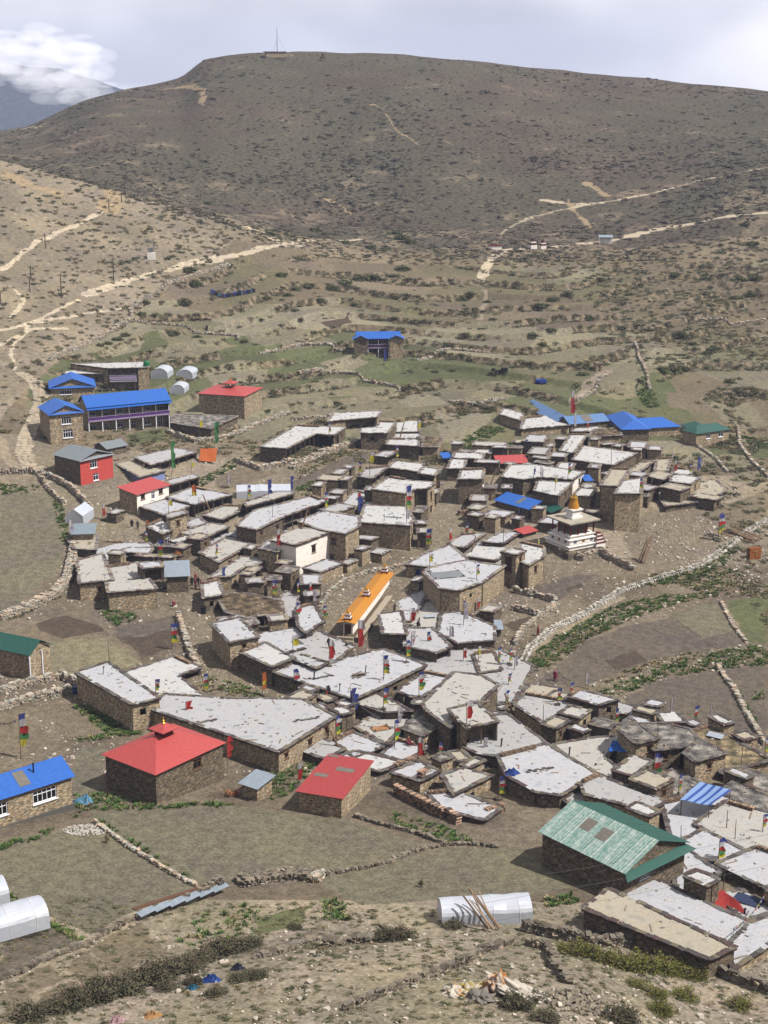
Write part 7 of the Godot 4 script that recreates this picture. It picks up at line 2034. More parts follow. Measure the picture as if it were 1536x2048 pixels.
func blades(n: int, h: float, spread: float, sd: int) -> ArrayMesh:
	var g := RandomNumberGenerator.new()
	g.seed = sd
	var mb := MB.new()
	for i in n:
		var a := g.randf() * TAU
		var r := g.randf() * spread
		var p := Vector3(cos(a) * r, 0, sin(a) * r)
		var lean := Vector3(cos(a + g.randf_range(-1, 1)), 0, sin(a + g.randf_range(-1, 1))) * h * g.randf_range(.15, .7)
		var hh := h * g.randf_range(.5, 1.1)
		var wv := Vector3(-sin(a), 0, cos(a)) * h * g.randf_range(.12, .22)
		var k := g.randf_range(.7, 1.3)
		mb.col = Color(k, k, k)
		var mid := p + lean * .4 + Vector3.UP * hh * .6
		mb.quad(p - wv * .5, p + wv * .5, mid + wv, mid - wv)
		mb.tri(mid - wv, mid + wv, p + lean + Vector3.UP * hh)
	return mb.mesh(vcol("blade"))

func in_poly(p: Vector2, q: Array) -> bool:
	var r := false
	for i in q.size():
		var a: Vector2 = q[i]
		var b: Vector2 = q[(i + 1) % q.size()]
		if (a.y > p.y) != (b.y > p.y) and p.x < a.x + (p.y - a.y) / (b.y - a.y) * (b.x - a.x): r = not r
	return r

var house_boxes := []
var house_rects := []

func on_house(x: float, d: float) -> bool:
	for i in house_boxes.size():
		if house_rects[i].has_point(Vector2(x, -d)) and in_poly(Vector2(x, -d), house_boxes[i]): return true
	return false

func on_field(x: float, d: float) -> bool:
	for f in FIELDS:
		if f[0] == 0: continue
		var q := []
		for i in range(1, f.size(), 2): q.append(Vector2(f[i], f[i + 1]))
		if in_poly(Vector2(x, d), q): return true
	return false

func build_plants() -> void:
	for r in HOUSES:
		var q := []
		for i in range(0, r[5].size(), 2): q.append(Vector2(r[5][i], r[5][i + 1]))
		house_boxes.append(q)
		var rc := Rect2(q[0], Vector2.ZERO)
		for p in q: rc = rc.expand(p)
		house_rects.append(rc)
	# nettle and grass banks
	var spots := [[], [], []]
	var cols := [[], [], []]
	for b in BANKS:
		var q := []
		var lo := Vector2(1e9, 1e9)
		var hi := Vector2(-1e9, -1e9)
		for i in range(2, b.size(), 2):
			var p := Vector2(b[i], b[i + 1])
			q.append(p)
			lo = lo.min(p)
			hi = hi.max(p)
		var n := mini(16000, int((hi.x - lo.x) * (hi.y - lo.y) * b[1] * 2.4))
		for i in n:
			var p := Vector2(R(lo.x, hi.x), R(lo.y, hi.y))
			if not in_poly(p, q): continue
			if sin(p.x * 1.7) * sin(p.y * 1.3) + R(-.6, 1.2) < 0: continue
			var k := rng.randi_range(0, 2)
			var s := R(.4, 1.05)
			spots[k].append(xf(on(p.x, p.y, -.03), R(0, TAU), Vector3(s, s * R(.6, 1.2), s)))
			var t := R(.75, 1.3)
			if b[0] == 0: cols[k].append(Color(.052 * t * R(.8, 1.3), .088 * t, .024 * t) if rng.randf() < .86 else Color(.17 * t, .14 * t, .075 * t))
			else: cols[k].append(Color(.165 * t, .13 * t, .07 * t) if rng.randf() < .6 else Color(.075 * t, .085 * t, .035 * t))
	var names := ["lush green nettles and grass on the banks", "taller green grass between the field edges", "mixed green and straw-coloured bank grass"]
	for k in 3: scatter("bank_grass", blades(14, .34 + .07 * k, .34, 70 + k), spots[k], cols[k], names[k])
	# tufts and cushions on the open slopes and on the terrace risers
	var sp2 := []
	var tn := noise(.006, 3, 14)
	var c2 := []
	var tries := 0
	while sp2.size() < 16000 and tries < 120000:
		tries += 1
		var d := R(95, 495)
		var x := R(-.31, .31) * d
		var keep := 0.0
		if d < 132: keep = .5
		elif d > 300:
			var tw := terrace_share(x, d)
			if tw > .3:
				var q := (base_height(x, d) + rough(x, d) + warp(x, d)) / 2.3
				keep = (1.0 if tn.get_noise_2d(x * 5.0 + 70.0, d * 5.0) > R(-.15, .1) else .12) if q - floorf(q) > .78 else .012
			else: keep = .3 * smoothstep(-.25, -.1, x / d) + .08
			if x > 60 and d > 380: keep = maxf(keep, .38)
		elif d > 200 and x > 60: keep = .25
		if sin(x * .23 + d * .1) * sin(d * .19) * .5 + .5 < R(0, 1.2): keep *= .35
		if rng.randf() > keep: continue
		var s := R(.22, .55) if d < 132 else R(.5, 1.5)
		sp2.append(xf(on(x, d, -.05), R(0, TAU), Vector3(s, s * R(.4, .75), s)))
		var t := R(.6, 1.2)
		c2.append(Color(.075 * t, .078 * t, .042 * t) if rng.randf() < .65 else Color(.13 * t, .105 * t, .06 * t))
	var cush: Array = leafy(46, 1.0, .8, .42, Color(.7, .7, .7), Color(1.25, 1.25, 1.2), 5)
	scatter("cushion_scrub", cush[0], sp2, c2, "low grey-green cushion scrub on slopes and terrace edges").set_meta("category", "vegetation")
	# dark thorn bushes over the hill
	var sp3 := []
	var hn := noise(.009, 3, 93)
	var c3 := []
	tries = 0
	while sp3.size() < 12000 and tries < 90000:
		tries += 1
		var d := R(480, 735)
		var x := R(-.29, .29) * d
		var keep := .85 if d < 600 else .4
		var n := hn.get_noise_2d(x, d) * 1.8 + hn.get_noise_2d(x * 5.0, d * 5.0) * .8
		if n < R(-.5, .6): keep *= .16
		if x < -.12 * d: keep *= .6
		if rng.randf() > keep: continue
		var s := R(.35, 1.1) * (1.0 if rng.randf() < .85 else 1.8)
		sp3.append(xf(on(x, d, -.1), R(0, TAU), Vector3(s * R(.9, 1.8), s * R(.4, .65), s)))
		var t := R(.6, 1.3)
		c3.append(Color(.066 * t, .058 * t, .042 * t))
	scatter("hill_scrub", leafy(30, 1.0, .9, .6, Color(.7, .7, .7), Color(1.3, 1.3, 1.3), 6)[0], sp3, c3, "dark thorny scrub dotting the big hill").set_meta("category", "vegetation")
	# loose stones
	var sp4 := []
	var c4 := []
	tries = 0
	while sp4.size() < 8000 and tries < 50000:
		tries += 1
		var d := R(96, 330)
		var x := R(-.3, .3) * d
		var keep := 0.0
		var rub := Vector2(x - 62.0, d - 262.0).length()
		var vil := absf(x - 8.0) < 62.0 and d > 168 and d < 300
		if d < 125: keep = .12 + .8 * smoothstep(10.0, 22.0, x) * (1.0 - smoothstep(104.0, 112.0, d))
		elif rub < 16.0: keep = 1.0
		elif vil: keep = .55
		if rng.randf() > keep or on_house(x, d) or on_field(x, d): continue
		var s := R(.05, .16) if rng.randf() < .88 else R(.16, .34)
		if rub < 16 or (d < 112 and x > 12): s *= 1.15
		sp4.append(xf(on(x, d, s * .2), R(0, TAU), Vector3(s * R(1, 1.8), s, s * R(.8, 1.4)), R(-.3, .3), R(-.3, .3)))
		var t := R(.7, 1.2)
		c4.append(Color(.27 * t, .24 * t, .20 * t))
	var sm := MB.new()
	sm.box(Transform3D(), Vector3.ONE, .2, rng)
	scatter("loose_stones", sm.mesh(vcol("loose_stone")), sp4, c4, "loose stones scattered over lanes and slopes")
	# single bushes
	var kinds := []
	for v in 3:
		kinds.append([leafy(2200, 1.0, 1.0, .11, Color(.032, .031, .02), Color(.08, .075, .045), 11 + v, 40), leafy(2200, 1.0, .95, .10, Color(.05, .055, .014), Color(.12, .115, .035), 21 + v, 30), leafy(700, 1.0, .85, .2, Color(.038, .045, .02), Color(.085, .088, .04), 31 + v, 20)])
	var what := ["grey-brown thorn bush", "olive feathery bush", "dark green bush"]
	var grp := ["thorn bushes at the bottom of the slope", "olive bushes below the lower right roofs", "bushes dotted over the terraces"]
	for s in SHRUBS:
		var k: int = s[3]
		var v := rng.randi_range(0, 2)
		var lb: String = ["small ", "", "big "][0 if s[2] < [1.1, 1.1, 1.35][k] else (1 if s[2] < [1.5, 1.5, 1.9][k] else 2)] + what[k] + " " + beside(s[0], -s[1])
		if lb.split(" ").size() > 16: lb = what[k] + " " + beside(s[0], -s[1])
		var o := thing("bush", lb, "bush", on(s[0], s[1], -.1), R(0, TAU), grp[k])
		var sc: float = s[2] * (1.5 if k < 2 else 1.2)
		var t := Transform3D(Basis().scaled(Vector3(sc * R(.95, 1.2), sc * (R(.6, .85) if k < 2 else R(.6, .85)), sc * R(.9, 1.1))), Vector3.ZERO)
		part("crown", kinds[v][k][0], o, t)
		part("stem", kinds[v][k][1], o, t)
	# tiny trees standing in the fields
	for a in [[.0, "tiny dark tree alone in the ploughed field left of the diagonal stone line"], [1.0, "tiny reddish tree alone in the ploughed field above the tunnel greenhouse"], [2.0, "tiny dark tree alone in the grey field on the right"]]:
		var at: Vector3 = [on(-29.4, 147.0), on(3.7, 136.5), on(40.0, 186.0)][int(a[0])]
		var o := thing("young_tree", a[1], "tree", at, 0, "young trees in the fields")
		var tm := MB.new()
		tm.col = Color(.07, .05, .04)
		tm.bar(Vector3.ZERO, Vector3(.05, 1.0, 0), .05, .02, 5)
		part("trunk", tm.mesh(vcol("twig")), o)
		part("crown", leafy(90, .35, .8, .2, Color(.04, .045, .02), Color(.10, .07, .04), 90 + int(a[0]))[0], o, Transform3D(Basis(), Vector3(0, .25, 0)))

# ------------------------------------------------------------------ flags
var cloth := {}
const FLAG_COLORS := {"b": [70, 84, 172], "w": [224, 222, 230], "r": [206, 62, 56], "g": [84, 156, 92], "y": [232, 220, 60], "o": [226, 120, 50], "d": [60, 56, 70], "v": [206, 200, 226]}

func panel(variant: int) -> ArrayMesh:
	if cloth.has(variant): return cloth[variant]
	var mb := MB.new()
	for i in 6:
		for j in 3:
			var p := []
			for k in [[0, 0], [1, 0], [1, 1], [0, 1]]:
				var u: float = (i + k[0]) / 6.0
				var w: float = (j + k[1]) / 3.0
				p.append(Vector3(u * (1.0 - .12 * sin(variant * 2.0 + w * 2.0)), -w - u * .12 * sin(variant * 1.7), sin(u * 5.0 + variant * 1.3 + w * 1.6) * .24 * u))
			mb.quad(p[3], p[2], p[1], p[0])
	cloth[variant] = mb.mesh(null)
	return cloth[variant]

func cloth_mat(k: String) -> StandardMaterial3D:
	var c: Array = FLAG_COLORS[k]
	var m := plain("cloth_" + k, ph(c[0], c[1], c[2]), .85)
	m.backlight_enabled = true
	m.backlight = m.albedo_color * .6
	m.albedo_texture = mats["t_plaster"]
	return m

func flag(row: Array) -> void:
	var H := clampf(row[3], 1.2, 9.0)
	var st: String = row[4]
	var o := thing("flag_pole" if st == "pole" else "prayer_flag", row[5], "pole" if st == "pole" else "flag", Vector3(row[0], row[1], row[2]), R(.2, .95), "flags and poles standing on roofs and in yards")
	var pb := MB.new()
	pb.bar(Vector3(0, -.3, 0), Vector3(R(-.06, .06) * H, H, 0), .055, .035, 6)
	part("pole", pb.mesh(plain("pole_wood", Color(.30, .26, .22), .9)), o)
	if st == "pole": return
	var seq: String = {"bwrgy": "bwrgy", "white": "wwvw", "blue": "rbbbb", "yellow": "wyy", "red": "wrr", "orange": "ooyo", "green": "gggg", "grey": "drd"}.get(st, "bwrgy")
	if st == "blue" and not ("red top" in row[5]): seq = "bbbb"
	if st == "red" and "narrow" in row[5] or "dark red banner" in row[5]: seq = "rrrr"
	var len_ := H * (.72 if st != "yellow" else .45)
	var w := clampf(H * .21, .45, .9)
	if st == "white" and "wrapped" in row[5]: w = .28
	if "widest" in row[5]: w = .95
	var y := H * .98
	var shares := []
	var tot := 0.0
	for ch in seq:
		shares.append(R(.8, 1.2))
		tot += shares[-1]
	for i in seq.length():
		var hh: float = len_ * shares[i] / tot
		part("cloth_panel", panel(rng.randi_range(0, 3)), o, Transform3D(Basis().scaled(Vector3(w * R(.85, 1.1), hh, w)), Vector3(.05, y, 0)), cloth_mat(seq[i]))
		y -= hh * .985
	if rng.randf() < .4:
		var sb := MB.new()
		for i in 7: sb.box(xf(Vector3(R(-.25, .25), R(0, .2), R(-.25, .25)), R(0, 3)), Vector3(R(.25, .45), R(.12, .25), R(.2, .4)), .15, rng)
		part("stone_foot", sb.mesh(stone_mats[1]), o)

func flag_string(row: Array) -> void:
	var a := Vector3(row[0], row[1], row[2])
	var b := Vector3(row[3], row[4], row[5])
	var o := thing("flag_string", row[6], "flag string", a, 0, "strings of small prayer flags")
	var L := a.distance_to(b)
	var n := maxi(4, int(L / .34))
	var rope := MB.new()
	var prev := Vector3.ZERO
	for i in range(1, n + 1):
		var t := float(i) / n
		var p := (b - a) * t + Vector3.DOWN * sin(t * PI) * L * .07
		rope.bar(prev, p, .012, .012, 4)
		var c: String = ["w", "b", "w", "r", "w", "y", "g"][i % 7]
		if "white" in row[6]: c = "w"
		part("small_flag", panel(i % 4), o, Transform3D(Basis(Vector3.UP, atan2(-(b - a).z, (b - a).x)).scaled_local(Vector3(.26, .24, .2)), prev.lerp(p, .3)), cloth_mat(c))
		prev = p
	part("rope", rope.mesh(plain("pole_wood", Color(.30, .26, .22), .9)), o)

# ------------------------------------------------------------------ people
func sdf_mesh(bones: Array, cell: float, blend: float, m: Material) -> ArrayMesh:
	var lo := Vector3(1e9, 1e9, 1e9)
	var hi := -lo
	for b in bones:
		var r: float = maxf(b[2], b[3]) + cell * 2
		lo = lo.min(b[0] - Vector3.ONE * r).min(b[1] - Vector3.ONE * r)
		hi = hi.max(b[0] + Vector3.ONE * r).max(b[1] + Vector3.ONE * r)
	var nx := int((hi.x - lo.x) / cell) + 2
	var ny := int((hi.y - lo.y) / cell) + 2
	var nz := int((hi.z - lo.z) / cell) + 2
	var f := PackedFloat32Array()
	f.resize(nx * ny * nz)
	for k in nz:
		for j in ny:
			for i in nx:
				var p := lo + Vector3(i, j, k) * cell
				var d := 1e9
				for b in bones:
					var ab: Vector3 = b[1] - b[0]
					var t := clampf((p - b[0]).dot(ab) / maxf(ab.length_squared(), 1e-6), 0, 1)
					var e: float = p.distance_to(b[0] + ab * t) - lerpf(b[2], b[3], t)
					var hk := clampf(.5 + .5 * (d - e) / blend, 0, 1)
					d = e if d > 1e8 else lerpf(d, e, hk) - blend * hk * (1 - hk)
				f[(k * ny + j) * nx + i] = d
	var idx := {}
	var vs := PackedVector3Array()
	for k in nz - 1:
		for j in ny - 1:
			for i in nx - 1:
				var s := Vector3.ZERO
				var c := 0
				for e in [[0, 0, 0, 1, 0, 0], [0, 1, 0, 1, 1, 0], [0, 0, 1, 1, 0, 1], [0, 1, 1, 1, 1, 1], [0, 0, 0, 0, 1, 0], [1, 0, 0, 1, 1, 0], [0, 0, 1, 0, 1, 1], [1, 0, 1, 1, 1, 1], [0, 0, 0, 0, 0, 1], [1, 0, 0, 1, 0, 1], [0, 1, 0, 0, 1, 1], [1, 1, 0, 1, 1, 1]]:
					var fa := f[((k + e[2]) * ny + j + e[1]) * nx + i + e[0]]
					var fb := f[((k + e[5]) * ny + j + e[4]) * nx + i + e[3]]
					if (fa < 0) != (fb < 0):
						s += Vector3(e[0], e[1], e[2]).lerp(Vector3(e[3], e[4], e[5]), fa / (fa - fb))
						c += 1
				if c:
					idx[(k * ny + j) * nx + i] = vs.size()
					vs.append(lo + (Vector3(i, j, k) + s / c) * cell)
	var st := SurfaceTool.new()
	st.begin(Mesh.PRIMITIVE_TRIANGLES)
	st.set_smooth_group(0)
	for v in vs: st.add_vertex(v)
	var at := func(i: int, j: int, k: int) -> int: return idx.get((k * ny + j) * nx + i, -1)
	for k in range(1, nz - 1):
		for j in range(1, ny - 1):
			for i in range(1, nx - 1):
				var v0 := f[(k * ny + j) * nx + i] < 0
				for ax in 3:
					var v1: bool = f[(k * ny + j) * nx + i + 1] < 0 if ax == 0 else (f[(k * ny + j + 1) * nx + i] < 0 if ax == 1 else f[((k + 1) * ny + j) * nx + i] < 0)
					if v0 == v1: continue
					var q: Array
					if ax == 0: q = [at.call(i, j - 1, k - 1), at.call(i, j, k - 1), at.call(i, j, k), at.call(i, j - 1, k)]
					elif ax == 1: q = [at.call(i - 1, j, k - 1), at.call(i - 1, j, k), at.call(i, j, k), at.call(i, j, k - 1)]
					else: q = [at.call(i - 1, j - 1, k), at.call(i, j - 1, k), at.call(i, j, k), at.call(i - 1, j, k)]
					if -1 in q: continue
					if v0: q.reverse()
					for z in [0, 1, 2, 0, 2, 3]: st.add_index(q[z])
	st.generate_normals()
	var me := st.commit()
	me.surface_set_material(0, m)
	return me

var bodies := {}

func person_meshes(pose: String) -> Array:
	if bodies.has(pose): return bodies[pose]
	var b := []
	var c := []
	var hair := []
	var skin := plain("skin", Color(.52, .36, .27), .7)
	var V := func(x: float, y: float, z: float) -> Vector3: return Vector3(x, y, z)
	var hipy := .88 if pose == "stand" else .22
	var sh := hipy + .5
	var head := sh + .26
	b.append([V.call(0, hipy, 0), V.call(0, sh - .08, 0), .12, .14])
	b.append([V.call(0, sh - .05, 0), V.call(0, head - .05, .02), .055, .055])
	b.append([V.call(0, head - .03, .03), V.call(0, head + .07, .01), .085, .10])
	b.append([V.call(0, head, .11), V.call(0, head - .02, .12), .02, .025])
	c.append([V.call(0, hipy - .02, 0), V.call(0, sh - .08, 0), .16, .165])
	hair.append([V.call(0, head + .07, -.03), V.call(0, head - .02, -.05), .105, .085])
	for s in [-1.0, 1.0]:
		var el: Vector3 = V.call(s * .26, sh - .3, .03 if pose == "stand" else .1)
		var ha: Vector3 = V.call(s * .24, sh - .55, .1) if pose == "stand" else V.call(s * .12, sh - .33, .32)
		b.append([V.call(s * .18, sh - .05, 0), el, .055, .045])
		b.append([el, ha, .042, .032])
		b.append([ha, ha + V.call(0, -.09, .02), .035, .02])
		for q in 4: b.append([ha + V.call((q - 1.5) * .02, -.08, .02), ha + V.call((q - 1.5) * .022, -.15, .035), .011, .009])
		b.append([ha, ha + V.call(-s * .05, -.07, .04), .014, .011])
		c.append([V.call(s * .17, sh - .06, 0), el, .08, .07])
		c.append([el, el.lerp(ha, .85), .068, .055])
		if pose == "stand":
			var fx: float = s * .1
			var fz: float = s * .14
			b.append([V.call(s * .09, hipy, 0), V.call(fx, .46, fz * .6), .085, .06])
			b.append([V.call(fx, .46, fz * .6), V.call(fx, .07, fz), .055, .04])
			b.append([V.call(fx, .05, fz - .03), V.call(fx, .035, fz + .15), .04, .03])
			c.append([V.call(s * .09, hipy, 0), V.call(fx, .46, fz * .6), .12, .1])
			c.append([V.call(fx, .46, fz * .6), V.call(fx, .12, fz), .095, .08])
		else:
			b.append([V.call(s * .09, hipy, 0), V.call(s * .16, .38, .38), .085, .06])
			b.append([V.call(s * .16, .38, .38), V.call(s * .13, .07, .45), .055, .04])
			b.append([V.call(s * .13, .05, .43), V.call(s * .14, .035, .6), .04, .03])
			c.append([V.call(s * .09, hipy - .04, 0), V.call(s * .16, .36, .38), .12, .1])
			c.append([V.call(s * .16, .36, .38), V.call(s * .13, .14, .44), .09, .075])
	bodies[pose] = [sdf_mesh(b, .034, .03, skin), sdf_mesh(c, .046, .05, null), sdf_mesh(hair, .034, .03, plain("black_hair", Color(.05, .045, .04), .6))]
	return bodies[pose]

func goat(row: Array, m: Material) -> void:
	if not bodies.has("goat"):
		var b := []
		b.append([Vector3(-.3, .52, 0), Vector3(.25, .54, 0), .15, .17])
		b.append([Vector3(.28, .58, 0), Vector3(.48, .8, 0), .1, .075])
		b.append([Vector3(.48, .82, 0), Vector3(.66, .74, 0), .075, .045])
		b.append([Vector3(-.42, .6, 0), Vector3(-.52, .5, 0), .03, .02])
		for s in [-1.0, 1.0]:
			b.append([Vector3(.24, .5, s * .09), Vector3(.26, .25, s * .09), .06, .035])
			b.append([Vector3(.26, .25, s * .09), Vector3(.25, .02, s * .09), .032, .03])
			b.append([Vector3(-.3, .5, s * .09), Vector3(-.22, .34, s * .09), .08, .05])
			b.append([Vector3(-.22, .34, s * .09), Vector3(-.34, .2, s * .09), .045, .032])
			b.append([Vector3(-.34, .2, s * .09), Vector3(-.32, .02, s * .09), .032, .03])
			b.append([Vector3(.47, .88, s * .04), Vector3(.36, 1.0, s * .07), .022, .012])
			b.append([Vector3(.46, .84, s * .07), Vector3(.42, .8, s * .14), .025, .015])
		bodies["goat"] = sdf_mesh(b, .034, .04, null)
	var o := thing("goat", row[0], "goat", on(row[1], row[2], -.01), row[3], "goats grazing on the upper field")
	part("body", bodies["goat"], o, Transform3D(), m)

func person(row: Array) -> void:
	var pm := person_meshes(row[3])
	var o := thing("person", row[6], "person", Vector3(row[0], row[1] + .03, row[2]), row[5], "people of the village")
	part("body", pm[0], o)
	part("clothing", pm[1], o, Transform3D(), plain("garment%d" % row[4], [ph(46, 42, 48), ph(128, 36, 44), ph(52, 56, 84), ph(150, 62, 84), ph(222, 220, 222), ph(120, 112, 108)][row[4]], .9))
	part("hair", pm[2], o)

# ------------------------------------------------------------------ single things
func spot(n: String) -> Vector3:
	for s in SPOTS:
		if s[0] == n: return Vector3(s[1], s[2], s[3])
	return Vector3.ZERO

func spot_line(n: String) -> Array:
	for s in SPOTS:
		if s[0] == n: return [Vector3(s[1], s[2], s[3]), Vector3(s[4], s[5], s[6])]
	return []

func flat_dir(a: Vector3, b: Vector3) -> Basis:
	var d := Vector3(b.x - a.x, 0, b.z - a.z).normalized()
	return Basis(d, Vector3.UP, d.cross(Vector3.UP))

func tunnel(label: String, a: Vector3, b: Vector3, w: float, h: float, arch: bool, group := "plastic greenhouses") -> void:
	# plastic sheet over hoops, axis a to b, width to the back
	var B := flat_dir(a, b)
	var L := Vector2(b.x - a.x, b.z - a.z).length()
	var o := thing("greenhouse", label, "greenhouse", Vector3(a.x, minf(a.y, b.y), a.z), 0, group)
	o.basis = B
	var prof := []
	if arch:
		for i in 13:
			var t := PI * i / 12
			prof.append(Vector2(cos(t) * w / 2, .45 * h + sin(t) * .55 * h if i > 0 and i < 12 else 0.0))
	else: prof = [Vector2(w / 2, 0), Vector2(w / 2 * .96, h * .6), Vector2(0, h), Vector2(-w / 2 * .96, h * .6), Vector2(-w / 2, 0)]
	var mb := MB.new()
	var n := maxi(2, int(L / 1.1))
	var P := func(i: int, k: int) -> Vector3:
		var q: Vector2 = prof[k]
		var sag := .05 * sin(i * 2.3 + k) + (.04 if i % 2 else 0.0)
		return Vector3(L * i / n, maxf(q.y - (sag if k > 0 and k < prof.size() - 1 else 0.0), -.2), q.x - w / 2)
	for i in n:
		for k in prof.size() - 1: mb.quad(P.call(i, k), P.call(i + 1, k), P.call(i + 1, k + 1), P.call(i, k + 1))
	for e in [0, n]:
		for k in range(1, prof.size() - 2):
			if e: mb.tri(P.call(e, 0), P.call(e, k), P.call(e, k + 1))
			else: mb.tri(P.call(e, 0), P.call(e, k + 1), P.call(e, k))
		if e: mb.tri(P.call(e, 0), P.call(e, prof.size() - 2), P.call(e, prof.size() - 1))
		else: mb.tri(P.call(e, 0), P.call(e, prof.size() - 1), P.call(e, prof.size() - 2))
	var m := plain("milky_plastic", Color(.62, .64, .68, .66), .45, 0.0, .5)
	m.transparency = BaseMaterial3D.TRANSPARENCY_ALPHA
	m.cull_mode = BaseMaterial3D.CULL_DISABLED
	part("plastic_cover", mb.mesh(m), o)
	for i in range(0, n + 1, 2):
		var hb := MB.new()
		for k in prof.size() - 1: hb.bar(P.call(i, k) * 1.0, P.call(i, k + 1) * 1.0, .035, .035, 5)
		part("hoop", hb.mesh(plain("hoop_pipe", Color(.62, .62, .64), .6)), o)

func stack_of_wood(n: String, h: float, label: String) -> void:
	var l := spot_line(n)
	var a: Vector3 = l[0]
	var b: Vector3 = l[1]
	var o := thing("firewood_stack", label, "firewood", a, 0, "stacks of split firewood")
	var B := flat_dir(a, b)
	o.basis = B
	var L := Vector2(b.x - a.x, b.z - a.z).length()
	var mb := MB.new()
	var y := 0.0
	while y < h:
		var x := R(0, .1)
		while x < L:
			var r := R(.06, .11)
			var yy := y + lerpf(0, b.y - a.y, x / L)
			var t := R(.7, 1.25)
			mb.col = Color(.25 * t, .165 * t, .115 * t) if rng.randf() < .55 else Color(.07 * t, .055 * t, .045 * t)
			var z := R(-.08, .08)
			mb.bar(Vector3(x, yy + r, z + .35), Vector3(x + R(-.03, .03), yy + r + R(-.02, .02), z - .35), r, r * R(.7, 1), 5)
			x += r * 2.1
		y += .17
	part("logs", mb.mesh(vcol("firewood")), o).set_meta("kind", "stuff")

func build_mani_wall() -> void:
	var a := spot("mani_front")
	var b := spot("mani_back")
	var B := flat_dir(a, b)
	var L := Vector2(b.x - a.x, b.z - a.z).length()
	var o := thing("prayer_wall", "long white prayer wall under a bright yellow roof with three small stupas", "prayer wall", Vector3(a.x, hgt(a.x, -a.z), a.z))
	o.basis = B
	# local x runs along the wall away from the camera, +z to the right of it
	var tan_ := plain("mud_plaster", ph(168, 146, 120), .95)
	tan_.albedo_texture = mats["t_mud1"]
	tan_.uv1_scale = Vector3(.3, .3, 1)
	var p := MB.new()
	p.bx(L / 2 + .4, -.35, .7, L + 1.6, 2.3, 3.4)
	part("plinth", p.mesh(tan_), o)
	var led := MB.new()
	led.bx(L / 2 + .4, .82, 2.05, L + 1.6, .1, 1.0)
	part("ledge", led.mesh(plain("pale_plaster", ph(204, 190, 168), .9)), o)
	for k in 3:
		var s := MB.new()
		s.bx(-.75 - k * .35, .25 - k * .3, .1, .35, 1.0 - .3 * k + .3, 2.6)
		part("step", s.mesh(plain("pale_plaster", ph(204, 190, 168), .9)), o)
	var w := MB.new()
	w.bx(L / 2 + .6, 1.75, .1, L - .6, 2.1, 1.5)
	var wp := wall_mat("white")
	part("white_wall", w.mesh(wp), o)
	var f := MB.new()
	f.bx(.86, 1.6, .1, .06, 1.5, 1.0)
	part("door", f.mesh(plain("dark_timber", Color(.26, .17, .11), .85)), o)
	var y := 2.85
	slope(o, Vector3(-.2, y, 1.55), Vector3(L + .9, y, 1.55), Vector3(L + .9, y + .35, .1), Vector3(-.2, y + .35, .1), sheet_mat("yellow"), false, [])
	slope(o, Vector3(L + .9, y, -1.35), Vector3(-.2, y, -1.35), Vector3(-.2, y + .35, .1), Vector3(L + .9, y + .35, .1), sheet_mat("yellow"), false, [])
	var red := plain("maroon", ph(132, 28, 28), .6)
	for i in 3:
		var x: float = [.9, L * .5, L + .1][i]
		var s2 := Node3D.new()
		s2.name = "roof_stupa"
		o.add_child(s2, true)
		s2.position = Vector3(x, y + .2, .1)
		var m1 := MB.new()
		m1.bx(0, .15, 0, 1.1, .35, 1.1)
		m1.bx(0, .72, 0, .85, .2, .85)
		part("red_tier", m1.mesh(red), s2)
		var m2 := MB.new()
		m2.bx(0, .47, 0, .95, .3, .95)
		m2.bx(0, .95, 0, .7, .26, .7)
		part("white_tier", m2.mesh(plain("whitewash", Color(.72, .71, .69), .9)), s2)
		var m3 := MB.new()
		m3.bx(0, 1.16, 0, .62, .16, .62)
		m3.lathe(Vector3(0, 1.24, 0), [Vector2(.2, 0), Vector2(.16, .15), Vector2(.1, .3), Vector2(0, .45)], 8)
		part("gold_top", m3.mesh(plain("ochre_gold", ph(228, 158, 46), .5)), s2)

